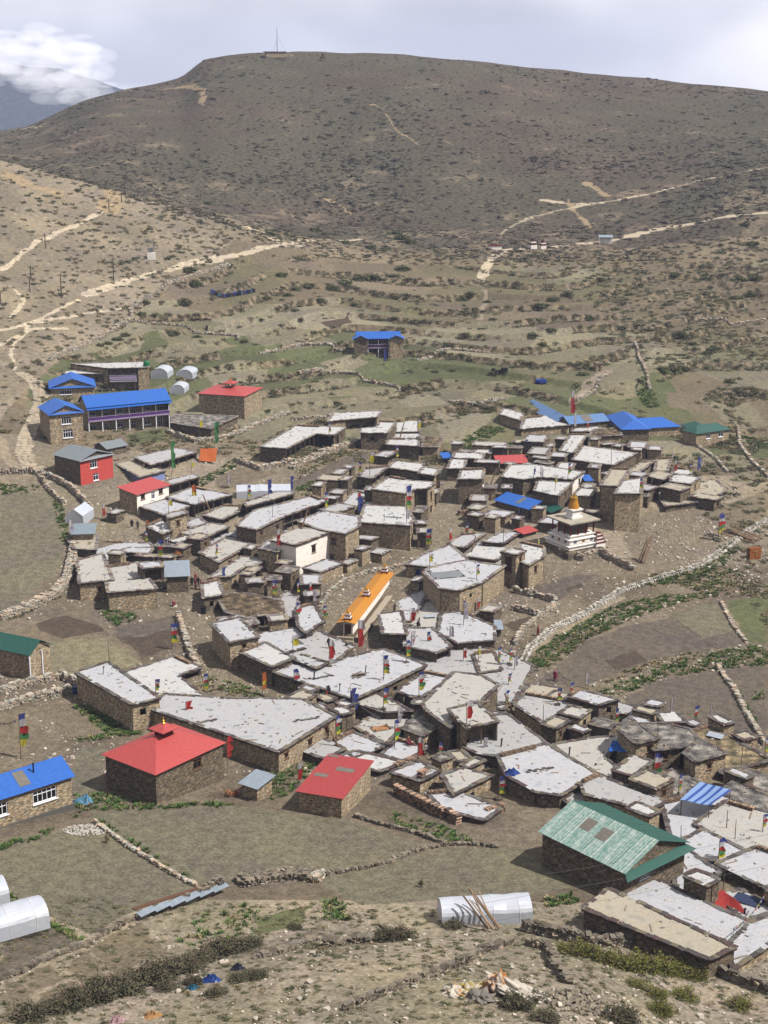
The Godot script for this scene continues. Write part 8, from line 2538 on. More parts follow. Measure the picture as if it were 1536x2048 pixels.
func build_stupa() -> void:
	var p := spot("stupa")
	p.z -= 2.0
	p.y = hgt(p.x, -p.z)
	var o := thing("canopied_stupa", "white stupa with golden spire rising through a flat canopy on red posts", "stupa", p, .55)
	o.scale = Vector3.ONE * 1.2
	var white := wall_mat("white")
	var red := plain("maroon", ph(132, 28, 28), .6)
	var ter := MB.new()
	ter.bx(0, -.2, 0, 6.6, 1.4, 6.6)
	part("terrace", ter.mesh(wall_mat("stone")), o)
	for k in 3:
		var t := MB.new()
		var s: float = [5.6, 5.0, 4.3][k]
		t.bx(0, [.95, 1.75, 2.35][k], 0, s, [.55, .7, .4][k], s)
		part("tier", t.mesh(white), o)
		var e := MB.new()
		e.bx(0, [1.27, 2.13, 2.6][k], 0, s + .35, .1, s + .35)
		part("cornice", e.mesh(plain("whitewash", Color(.72, .71, .69), .9)), o)
	for q in 4:
		for k in 3:
			var mo := MB.new()
			mo.box(xf(Vector3(sin(q * PI / 2) * 2.52, 1.75, cos(q * PI / 2) * 2.52) + Vector3(cos(q * PI / 2), 0, -sin(q * PI / 2)) * (k - 1) * 1.5, q * PI / 2), Vector3(.5, .35, .04))
			part("painted_motif", mo.mesh(plain("motif_ochre", ph(176, 120, 70), .9) if k == 1 else plain("motif_blue", ph(110, 126, 150), .9)), o)
	var dr := MB.new()
	dr.bx(0, 3.5, 0, 3.0, 1.9, 3.0)
	part("drum", dr.mesh(wall_mat("stone")), o)
	for i in 12:
		var a := i / 3
		var u := (i % 3) / 3.0
		var c := [Vector2(-2.1, 2.1), Vector2(2.1, 2.1), Vector2(2.1, -2.1), Vector2(-2.1, -2.1)]
		var q: Vector2 = c[a].lerp(c[(a + 1) % 4], u)
		var pb := MB.new()
		pb.bx(q.x, 3.55, q.y, .16, 1.9, .16)
		part("post", pb.mesh(red), o)
	var cn := MB.new()
	cn.bx(0, 4.6, 0, 5.6, .2, 5.6)
	part("canopy", cn.mesh(roof_mat("c")), o)
	var cu := MB.new()
	cu.bx(0, 4.85, 0, 2.0, .3, 2.0)
	cu.bx(0, 5.45, 0, 1.5, .9, 1.5)
	cu.bx(0, 6.0, 0, 1.9, .2, 1.9)
	part("harmika", cu.mesh(plain("whitewash", Color(.72, .71, .69), .9)), o)
	var sp := MB.new()
	sp.lathe(Vector3(0, 6.1, 0), [Vector2(.85, 0), Vector2(.78, .3), Vector2(.55, 1.25), Vector2(.6, 1.3), Vector2(.5, 1.5)], 16)
	part("golden_spire", sp.mesh(plain("ochre_gold", ph(206, 150, 62), .5)), o)
	var tp := MB.new()
	tp.lathe(Vector3(0, 7.6, 0), [Vector2(.62, 0), Vector2(.55, .2), Vector2(.2, .3), Vector2(.22, .45), Vector2(.12, .5), Vector2(.05, .9), Vector2(0, 1.1)], 12)
	part("crown_finial", tp.mesh(plain("gold", ph(232, 178, 60), .35, .6)), o)
	var o2 := thing("small_stupa", "small red and white stupa standing right of the canopied stupa", "stupa", p + Vector3(4.3, .0, .6), .55)
	for k in 4:
		var t := MB.new()
		t.bx(0, [.6, 1.6, 2.3, 2.8][k], 0, [2.0, 1.6, 1.2, .8][k], [1.6, .7, .5, .4][k], [2.0, 1.6, 1.2, .8][k])
		part("tier", t.mesh(plain("whitewash", Color(.72, .71, .69), .9)), o2)
		var e := MB.new()
		e.bx(0, [1.45, 2.0, 2.58, 3.05][k], 0, [2.2, 1.8, 1.4, .9][k], .14, [2.2, 1.8, 1.4, .9][k])
		part("cornice", e.mesh(red), o2)

func log_pile(label: String, p: Vector3, n: int, len_: float, yaw: float, lean: float, spread: float) -> void:
	var o := thing("timber_pile", label, "timber", p, yaw)
	for i in n:
		var mb := MB.new()
		var l := len_ * R(.8, 1.15)
		var z := R(-spread, spread)
		mb.bar(Vector3(0, 0, 0), Vector3(l * cos(lean), l * sin(lean), 0), R(.07, .12), R(.05, .09), 6)
		part("log", mb.mesh(plain("bare_log%d" % (i % 3), [Color(.42, .35, .28), Color(.34, .27, .21), Color(.48, .41, .33)][i % 3], .9)), o, xf(Vector3(R(-.4, .4), R(.08, .12) + (i % 4) * .13, z), R(-.25, .25)))

func tarp(called: String, label: String, pts: Array, m: Material, posts := [], cat := "awning") -> void:
	var o := thing(called, label, cat, pts[0])
	var mb := MB.new()
	var N := 6
	for i in N:
		for j in N:
			var q := []
			for k in [[0, 0], [1, 0], [1, 1], [0, 1]]:
				var u: float = float(i + k[0]) / N
				var v: float = float(j + k[1]) / N
				var s: Vector3 = pts[0].lerp(pts[1], u).lerp(pts[3].lerp(pts[2], u), v) - pts[0]
				s.y += sin(u * 7.0 + v * 3.0) * .05 - sin(u * PI) * sin(v * PI) * .12
				q.append(s)
			mb.quad(q[0], q[1], q[2], q[3], Vector2(float(i) / N, float(j) / N), Vector2(float(i + 1) / N, float(j + 1) / N))
	part("sheet", mb.mesh(m), o)
	for p in posts:
		var pb := MB.new()
		pb.bar(Vector3(p.x, p.y, p.z) - pts[0], Vector3(p.x, p.w, p.z) - pts[0], .06, .06, 6)
		part("post", pb.mesh(plain("old_timber", Color(.33, .29, .25), .9)), o)

func build_things() -> void:
	build_mani_wall()
	build_stupa()
	# greenhouses
	var s1 := spot("gh_roof_a")
	var s2 := spot("gh_roof_b")
	tunnel("long rooftop greenhouse of white plastic with blue banners in front", s1, s2, 3.0, 2.3, false)
	var g := spot("gh_tent")
	tunnel("small white plastic tent beside the big left field", g + Vector3(1.6, 0, .3), g + Vector3(2.6, 0, -4.6), 3.4, 2.9, false)
	g = spot("gh1")
	tunnel("left one of two domed white greenhouses above the school", g + Vector3(2.0, 0, 0), g + Vector3(2.7, 0, -5.0), 4.0, 2.5, true)
	g = spot("gh2")
	tunnel("right one of two domed white greenhouses above the school", g + Vector3(2.0, 0, 0), g + Vector3(2.7, 0, -5.0), 4.0, 2.2, true)
	g = spot("gh3")
	tunnel("small domed greenhouse right behind the end of the school roof", g + Vector3(1.7, 0, 0), g + Vector3(2.2, 0, -4.5), 3.4, 2.1, true)
	tunnel("long white tunnel greenhouse below the ploughed fields", spot("gh_low_a"), spot("gh_low_b"), 3.2, 2.1, true)
	g = spot("gh_left")
	tunnel("white tunnel greenhouse cut by the lower left edge", g + Vector3(-9.0, 0, 3.6), g + Vector3(2.2, 0, -3.2), 3.6, 2.2, true)
	g = spot("gh_left2")
	tunnel("second white greenhouse behind the one at the lower left edge", g + Vector3(-6, 0, 3.0), g + Vector3(.8, 0, -.8), 3.4, 2.2, true)
	# firewood
	stack_of_wood("wood_a", 1.1, "long firewood stack in front of the low roof, right of the red flat shed")
	stack_of_wood("wood_b", 1.1, "short firewood stack next to the long one, towards the green barn")
	stack_of_wood("wood_c", 1.0, "firewood piled on top of the stone block right of the red flat shed")
	stack_of_wood("wood_d", 1.0, "bundle of firewood in front of the person in white")
	stack_of_wood("wood_e", .7, "dark firewood heap on the roof left of the blue lean-to")
	stack_of_wood("wood_f", 1.0, "firewood stack near the upper corner of the green barn")
	# timber
	log_pile("big pile of bare logs at the right edge beside the stream", spot("timber"), 26, 6.0, 2.3, .12, 1.8)
	log_pile("long poles leaning upright against the ruined hut on the rubble slope", spot("poles"), 12, 4.5, .8, 1.1, .7)
	log_pile("dark logs leaning against the long tunnel greenhouse", spot("logs"), 6, 4.2, 2.4, .75, .9)
	var c := spot("crate")
	var o := thing("wooden_booth", "square orange-brown wooden booth by the log pile", "booth", c, .3)
	var mb := MB.new()
	for i in 7: mb.bx(-.95 + i * .316, 1.0, .5, .29, 2.0, .06)
	part("plank_front", mb.mesh(plain("orange_wood", ph(196, 118, 48), .7)), o)
	mb = MB.new()
	mb.bx(0, 1.0, -.05, 2.2, 1.96, 1.0)
	part("box_body", mb.mesh(plain("brown_wood", ph(150, 92, 44), .8)), o)
	mb = MB.new()
	mb.bx(0, 1.5, .56, 1.0, .14, .08)
	mb.bx(.1, 1.0, .56, .14, 1.0, .08)
	part("batten", mb.mesh(plain("pale_wood", ph(206, 160, 104), .8)), o)
	# sheet metal and beams along the lower left wall
	var pa := spot("planks_a")
	var pb := spot("planks_b")
	o = thing("tin_covered_wall", "row of tin sheets and long beams weighted with stones on a field wall", "wall", pa)
	o.basis = flat_dir(pa, pb)
	var L := Vector2(pb.x - pa.x, pb.z - pa.z).length()
	for i in 6:
		mb = MB.new()
		mb.box(xf(Vector3(L * (i + .5) / 6, .75 + (pb.y - pa.y) * (i + .5) / 6 + .01 * (i % 2), .25), 0, Vector3.ONE, .18), Vector3(L / 6 + .05, .03, .8))
		part("tin_sheet", mb.mesh(sheet_mat("paletin")), o)
	for i in 2:
		mb = MB.new()
		mb.box(xf(Vector3(L * .5, .95 + (pb.y - pa.y) * .5, -.35 - i * .25), 0, Vector3.ONE, 0, atan2(pb.y - pa.y, L)), Vector3(L * 1.02, .14, .14))
		part("beam", mb.mesh(plain("brown_beam", Color(.30, .21, .16), .9)), o)
	for i in 60:
		part("stone", stone_meshes[i % 6], o, xf(Vector3(L * R(0, 1), R(.1, .85) + (pb.y - pa.y) * .5, R(-.3, .1)), R(0, 3), Vector3(R(.3, .55), R(.2, .35), R(.25, .45))), stone_mats[3 + i % 2])
	# awnings and cloths
	var q := spot("awning")
	var bl := plain("tarp_blue", ph(36, 112, 220), .6)
	tarp("blue_awning", "bright blue awning on posts over a porch of the lower right houses", [q + Vector3(-2.0, 2.0, .6), q + Vector3(1.3, 2.0, .9), q + Vector3(1.8, 2.3, -1.6), q + Vector3(-1.2, 2.4, -1.8)], bl, [Vector4(q.x - 1.9, q.y, q.z + .5, q.y + 2.0), Vector4(q.x + 1.2, q.y, q.z + .8, q.y + 2.0)])
	q = spot("striped")
	var stripe := Image.create(64, 8, false, Image.FORMAT_RGB8)
	for x in 64:
		for y in 8: stripe.set_pixel(x, y, ph(150, 184, 236) if x % 16 < 10 else ph(58, 92, 176))
	var sm := plain("striped_cloth", Color.WHITE, .7)
	sm.albedo_texture = tex(stripe)
	tarp("striped_awning", "blue and white striped awning over the grey roof at the right", [q + Vector3(-2.6, 1.9, .6), q + Vector3(.6, 1.7, 1.6), q + Vector3(3.6, 2.1, -1.4), q + Vector3(.4, 2.4, -3.0)], sm, [Vector4(q.x + .5, q.y, q.z + 1.5, q.y + 1.7), Vector4(q.x + 3.4, q.y, q.z - 1.3, q.y + 2.1), Vector4(q.x - 2.4, q.y, q.z + .5, q.y + 1.9)])
	q = spot("redtent")
	var rd := plain("tarp_red", ph(212, 76, 70), .6)
	tarp("red_tarpaulin", "red tarpaulin draped like a tent at the lower right", [q + Vector3(-2.2, .25, -1.0), q + Vector3(2.0, .3, 2.6), q + Vector3(1.4, 1.2, .6), q + Vector3(.1, 1.5, -1.6)], rd, [], "tarpaulin")
	q = spot("tent")
	tarp("orange_tarpaulin", "orange tarpaulin lean-to beside the green banners", [q + Vector3(-1.8, .3, .8), q + Vector3(1.6, .3, 1.2), q + Vector3(1.8, 2.6, -.5), q + Vector3(-1.5, 2.6, -.6)], plain("tarp_orange", ph(232, 122, 58), .7), [], "tarpaulin")
	q = Vector3(21.5, 0, -280)
	# hilltop, road and terraces
	q = spot("hilltop")
	o = thing("hilltop_hut", "low stone hut on the hilltop below the mast", "hut", on(q.x, 722), .2)
	mb = MB.new()
	mb.bx(0, .7, 0, 9, 2.4, 5)
	mb.bx(5.5, .3, 0, 5, 1.4, 4)
	part("wall", mb.mesh(wall_mat("tan")), o)
	mb = MB.new()
	mb.bx(-.3, 2.0, 0, 10, .25, 5.6)
	part("roof", mb.mesh(plain("dark_roof", ph(96, 72, 60), .9)), o)
	o = thing("radio_mast", "thin radio mast on the hilltop", "mast", on(q.x + 1.0, 720), 0)
	mb = MB.new()
	mb.bar(Vector3.ZERO, Vector3(0, 13, 0), .16, .07, 6)
	part("pole", mb.mesh(plain("mast_metal", Color(.28, .28, .30), .6)), o)
	for k in 3:
		mb = MB.new()
		mb.bar(Vector3(0, 9.5 - k * 1.2, 0), Vector3(cos(k * 2.1) * 5, 0, sin(k * 2.1) * 5), .03, .03, 4)
		part("guy_wire", mb.mesh(plain("mast_metal", Color(.28, .28, .30), .6)), o)
	q = spot("hillstupa")
	chorten("hill_stupa", "small dark stupa on the skyline right of the mast", on(q.x, 715), .9, false)
	q = spot("chorten")
	chorten("road_stupa", "left one of two red and white stupas beside the road", on(q.x, -q.z), 1.0, true)
	chorten("road_stupa", "right one of two red and white stupas beside the road", on(q.x + 3.2, -q.z), .85, true)
	q = spot("hut")
	o = thing("road_shelter", "white road shelter with tin roof at the foot of the hill", "shelter", on(q.x, -q.z), -.1)
	mb = MB.new()
	mb.bx(0, 1.0, -.6, 4.0, 2.4, 1.6)
	part("wall", mb.mesh(wall_mat("white")), o)
	slope(o, Vector3(-2.3, 2.1, 1.4), Vector3(2.3, 2.1, 1.4), Vector3(2.3, 2.6, -1.6), Vector3(-2.3, 2.6, -1.6), sheet_mat("paletin"), false, [])
	for k in 3:
		mb = MB.new()
		mb.bx(-2.0 + k * 2.0, 1.0, 1.2, .12, 2.3, .12)
		part("post", mb.mesh(plain("white_paint", Color(.74, .74, .76), .6)), o)
	q = spot("longshed")
	o = thing("road_prayer_wall", "low red-topped prayer wall beside the road", "prayer wall", on(q.x, -q.z), .2)
	mb = MB.new()
	mb.bx(0, .4, 0, 4.2, 1.4, 1.0)
	part("wall", mb.mesh(wall_mat("white")), o)
	mb = MB.new()
	mb.bx(0, 1.2, 0, 4.5, .25, 1.4)
	part("cap", mb.mesh(plain("maroon", ph(132, 28, 28), .6)), o)
	q = spot("transformer")
	o = thing("transformer_stand", "grey transformer on a stone stand with a two-pole frame", "transformer", q, .1)
	mb = MB.new()
	mb.bx(0, .8, 0, 2.2, 2.0, 1.8)
	part("stand", mb.mesh(wall_mat("white")), o)
	for s in [-.8, .8]:
		mb = MB.new()
		mb.bar(Vector3(s, 0, .2), Vector3(s, 6.0, .2), .08, .07, 6)
		part("pole", mb.mesh(plain("mast_metal", Color(.28, .28, .30), .6)), o)
	mb = MB.new()
	mb.bx(0, 2.6, 0, 1.1, 1.2, .9)
	mb.bx(0, 5.2, .2, 2.2, .12, .12)
	part("tank", mb.mesh(plain("tank_grey", Color(.33, .34, .36), .6)), o)
	q = spot("gate")
	o = thing("stone_gate", "tiny stone gateway on the path between the fields", "gate", on(q.x, -q.z), .3)
	for s in [-.6, .6]:
		mb = MB.new()
		mb.bx(s, .7, 0, .45, 2.2, .9)
		part("pier", mb.mesh(wall_mat("tan")), o)
	mb = MB.new()
	mb.bx(0, 1.9, 0, 2.0, .3, 1.2)
	part("lintel", mb.mesh(plain("old_timber", Color(.33, .29, .25), .9)), o)
	# blue bundles, dark heaps, tanks
	for a in [["cars", "heap of bundles under a blue sheet on the upper field", ph(40, 86, 200), 2.6], ["blackheap", "dark heap of stones and scrub left of the upper field wall", Color(.09, .085, .08), 3.4]]:
		q = spot(a[0])
		o = thing("covered_heap", a[1], "heap", on(q.x, -q.z), .3)
		for i in 9:
			mb = MB.new()
			mb.box(xf(Vector3(R(-1, 1) * a[3] * .5, R(.2, .8), R(-.5, .5)), R(0, 3)), Vector3(R(.6, 1.4), R(.5, 1.0), R(.5, 1.0)), .2, rng)
			part("bundle", mb.mesh(plain("heap_" + a[0] + str(i % 3), a[2] if i % 3 else Color(.16, .13, .14), .8)), o)
	for a in [["green plastic water tank on the roof behind the school", Vector3(-53.5, 0, -341), Color(.05, .30, .18)], ["black plastic water tank between the school and the far temple", Vector3(-46.0, 0, -318), Color(.03, .03, .03)]]:
		var p: Vector3 = a[1]
		var y := hgt(p.x, -p.z) + (4.9 if p.z < -330 else 0.0)
		o = thing("water_tank", a[0], "water tank", Vector3(p.x, y, p.z))
		mb = MB.new()
		mb.lathe(Vector3.ZERO, [Vector2(.0, 0), Vector2(.7, 0), Vector2(.75, .4), Vector2(.7, .5), Vector2(.75, .6), Vector2(.7, 1.1), Vector2(.4, 1.35), Vector2(.25, 1.38)], 14)
		part("tank", mb.mesh(plain("plastic" + str(a[2].g), a[2], .4)), o)
		mb = MB.new()
		mb.lathe(Vector3(0, 1.36, 0), [Vector2(.28, 0), Vector2(.28, .12), Vector2(0, .16)], 12)
		part("lid", mb.mesh(plain("plastic" + str(a[2].g), a[2], .4)), o)
	build_rock()
	# power poles
	for p in POWER_POLES:
		o = thing("power_pole", "thin power pole " + beside(p[0], p[2]), "pole", Vector3(p[0], p[1], p[2]), R(-.5, .5), "power poles crossing the bare slope")
		mb = MB.new()
		mb.bar(Vector3(0, -.5, 0), Vector3(0, p[3], 0), .16, .11, 6)
		part("pole", mb.mesh(plain("pole_dark", Color(.22, .19, .17), .9)), o)
		mb = MB.new()
		mb.bx(0, p[3] - .5, 0, 1.6, .12, .12)
		part("cross_arm", mb.mesh(plain("pole_dark", Color(.22, .19, .17), .9)), o)
	# wires over the lower right roofs
	for k in 3:
		mb = MB.new()
		var a2 := Vector3(8.0, 17.5 - k * .6, -112.0 + k * 2)
		var b2 := Vector3(60.0, 20.5 - k * .5, -128.0 + k)
		var pv := a2
		for i in range(1, 17):
			var t := i / 16.0
			var pp := a2.lerp(b2, t) + Vector3.DOWN * sin(t * PI) * 1.0
			mb.bar(pv, pp, .012, .012, 4)
			pv = pp
		single("overhead_wire", mb.mesh(plain("wire", Color(.2, .2, .2), .6)), ["upper", "middle", "lowest"][k] + " thin overhead wire crossing the lower right roofs", "wire")
	# flagstone path and water channel belong to the setting
	var fp: Array = FLAG_PATH[0]
	var path_mats := []
	for c3 in [ph(206, 190, 164), ph(192, 178, 154), ph(180, 166, 146)]:
		var fm := plain("flagstone%d" % path_mats.size(), c3, .95)
		path_mats.append(fm)
	var pn := Node3D.new()
	pn.name = "flagstone_path"
	add_child(pn)
	pn.set_meta("kind", "structure")
	for i in range(0, fp.size() - 3, 2):
		var A := Vector2(fp[i], fp[i + 1])
		var Bq := Vector2(fp[i + 2], fp[i + 3])
		var LL := A.distance_to(Bq)
		var dir := (Bq - A) / LL
		var s := 0.0
		while s < LL:
			var l := R(.9, 1.4)
			var xx := -1.4
			while xx < 1.3:
				var w := R(.8, 1.4)
				var p2 := A + dir * (s + l / 2) + Vector2(-dir.y, dir.x) * (xx + w / 2)
				var e := .6
				var n3 := Vector3(hgt(p2.x - e, p2.y) - hgt(p2.x + e, p2.y), 2 * e, hgt(p2.x, p2.y + e) - hgt(p2.x, p2.y - e)).normalized()
				var bas := Basis(Quaternion(Vector3.UP, n3)) * Basis(Vector3.UP, -atan2(dir.y, dir.x) + PI + R(-.06, .06))
				part("flagstone", slab_meshes[rng.randi_range(0, 5)], pn, Transform3D(bas, on(p2.x, p2.y, .05)).scaled_local(Vector3(l * .97, .12, w * .97)), path_mats[rng.randi_range(0, 2)])
				xx += w
			s += l
	var ch: Array = CHANNEL[0]
	var cn := Node3D.new()
	cn.name = "water_channel"
	add_child(cn)
	cn.set_meta("kind", "structure")
	var kb := MB.new()
	for i in range(0, ch.size() - 3, 2):
		var A := Vector2(ch[i], ch[i + 1])
		var Bq := Vector2(ch[i + 2], ch[i + 3])
		var LL := A.distance_to(Bq)
		var dir := (Bq - A) / LL
		var s := 0.0
		while s < LL:
			for sd in [-.42, .42]:
				var p3: Vector2 = A + dir * (s + .3) + Vector2(-dir.y, dir.x) * (sd + R(-.08, .08))
				var t := R(.8, 1.25)
				kb.col = Color(.25 * t, .235 * t, .205 * t)
				kb.box(Transform3D(Basis(Vector3.UP, -atan2(dir.y, dir.x) + R(-.2, .2)), on(p3.x, p3.y, .12)), Vector3(R(.35, .7), .32, R(.22, .4)), .2, rng)
			s += .6
	part("kerb_stones", kb.mesh(vcol("pale_kerb")), cn).set_meta("kind", "stuff")

func chorten(called: String, label: String, p: Vector3, s: float, painted: bool) -> void:
	var o := thing(called, label, "stupa", p, .4)
	var lo := wall_mat("white") if painted else wall_mat("stone")
	for k in 4:
		var mb := MB.new()
		mb.bx(0, [.5, 1.4, 2.0, 2.6][k] * s, 0, [2.2, 1.7, 1.9, 1.0][k] * s, [1.2, .8, .3, .8][k] * s, [2.2, 1.7, 1.9, 1.0][k] * s)
		part("tier", mb.mesh(lo if k % 2 == 0 else plain("maroon_wash", ph(120, 66, 54), .9)), o)
	var c := MB.new()
	c.lathe(Vector3(0, 3.0 * s, 0), [Vector2(.7, 0), Vector2(.5, .3), Vector2(.15, .5), Vector2(0, .9)], 8)
	part("spire", c.mesh(plain("dark_roof", ph(96, 72, 60), .9)), o)

func build_rock() -> void:
	# rock outcrop with orange lichen at the bottom
	var q := spot("rock")
	for k in 5:
		var o := thing("lichen_rock", ["upright rock of the outcrop, streaked with orange lichen", "flat pale rock left of the orange rock", "low dark rock below the orange rock", "low rock covered with yellow-green lichen", "long slanting slab of pale rock right of the orange rock"][k], "rock", on(q.x + [.3, -3.0, -1.0, -1.8, 2.9][k], -q.z + [0.0, -.6, -1.6, -.3, -.9][k]), [.3, 1.3, 2.0, .7, -.35][k], "rocks of the outcrop at the bottom")
		if k == 4: o.rotation.z = -.32
		var g := noise(.8, 4, 50 + k)
		var g3 := noise(3.0, 3, 60 + k)
		var s := Vector3([.9, 1.0, 1.1, 1.5, 3.1][k], [1.5, .45, .6, .5, .55][k], [.9, .8, .9, 1.0, 1.0][k])
		var N := 44
		var st := SurfaceTool.new()
		st.begin(Mesh.PRIMITIVE_TRIANGLES)
		for j in N + 1:
			for i in N + 1:
				var a := TAU * (i % N) / N
				var e := PI * (j / float(N) - .5)
				var d := Vector3(cos(a) * cos(e), sin(e), sin(a) * cos(e))
				var r := 1.0 + g.get_noise_3d(d.x * 2.0, d.y * 2.0, d.z * 2.0) * .75
				r = snappedf(r, .14) * .65 + r * .35 + g3.get_noise_3d(d.x * 3.0, d.y * 3.0, d.z * 3.0) * .06
				var p := d * s * r
				var n := g.get_noise_3d(p.x * 1.5, p.y * .7 + 9, p.z * 1.5)
				var n2 := g3.get_noise_3d(p.x * 2.0, p.y * 1.0 + 30, p.z * 2.0)
				var t := 1.0 + n2 * .5
				var c := Color(.26 * t, .235 * t, .20 * t)
				if k == 0: c = c.lerp(Color(.24 * t, .095 * t, .025 * t), smoothstep(-.15, .25, n + n2 * .6))
				if k == 1: c = c.lerp(Color(.2 * t, .1 * t, .03 * t), smoothstep(.15, .4, n + n2 * .5))
				if k == 3: c = c.lerp(Color(.15 * t, .115 * t, .03 * t), smoothstep(-.2, .2, n + n2 * .5))
				if k == 2: c = Color(.10 * t, .09 * t, .08 * t)
				st.set_color(c)
				st.add_vertex(p)
		for j in N:
			for i in N:
				var o0 := j * (N + 1) + i
				for z in [o0, o0 + 1, o0 + N + 2, o0, o0 + N + 2, o0 + N + 1]: st.add_index(z)
		st.generate_normals()
		var me := st.commit()
		me.surface_set_material(0, vcol("rock"))
		part("stone", me, o)
	# heap of pale broken stones beside the slab
	var hp := thing("stone_heap", "heap of pale broken stones at the bottom right of the slanting slab", "stone heap", on(q.x + 7.5, -q.z - .6))
	for i in 150:
		var a := R(0, TAU)
		var d := sqrt(R(0, 1)) * 2.6
		var w := on(q.x + 7.5 + cos(a) * d * 1.4, -q.z - .6 + sin(a) * d, R(0, .25) * (1.0 - d / 2.8) + .08) - hp.position
		part("stone", stone_meshes[i % 6], hp, xf(w, R(0, 3), Vector3(R(.25, .6), R(.15, .3), R(.2, .4)), R(-.5, .5), R(-.5, .5)), stone_mats[2 + i % 3])
	# goats and bundles on the upper terraces
	for i in 8:
		goat([["dark goat at the left end of the row on the upper field", "pale-faced brown goat second in the row on the upper field", "black goat third in the row on the upper field", "dark goat in the left half of the row on the upper field", "brown goat just past the middle of the row on the upper field", "black goat near the right end of the row on the upper field", "dark goat last but one in the row on the upper field", "brown goat at the right end of the row on the upper field"][i], -50.6 + i * .7 + R(-.1, .1), 401.8 + R(-.4, .4), R(-.5, .5) + (PI if i % 3 == 0 else 0.0)], plain("goat_%d" % (i % 3), [Color(.16, .13, .11), Color(.24, .17, .12), Color(.06, .055, .05)][i % 3], .9))
	var bl := thing("bundle_line", "line of dark and blue bundles hung along the upper terrace wall", "bundles", on(-47.2, 422.6))
	for i in 16:
		var mb := MB.new()
		mb.box(xf(on(-47.2 + i * .72, 422.6 + i * .4, .6) - bl.position, R(0, 3)), Vector3(R(.7, 1.2), R(.8, 1.4), R(.5, .9)), .18, rng)
		part("bundle", mb.mesh(plain("bundle%d" % (i % 4), [ph(84, 98, 158), ph(60, 50, 66), ph(70, 110, 120), ph(110, 84, 96)][i % 4 if i < 5 else 1 + 2 * (i % 2)], .85)), bl)

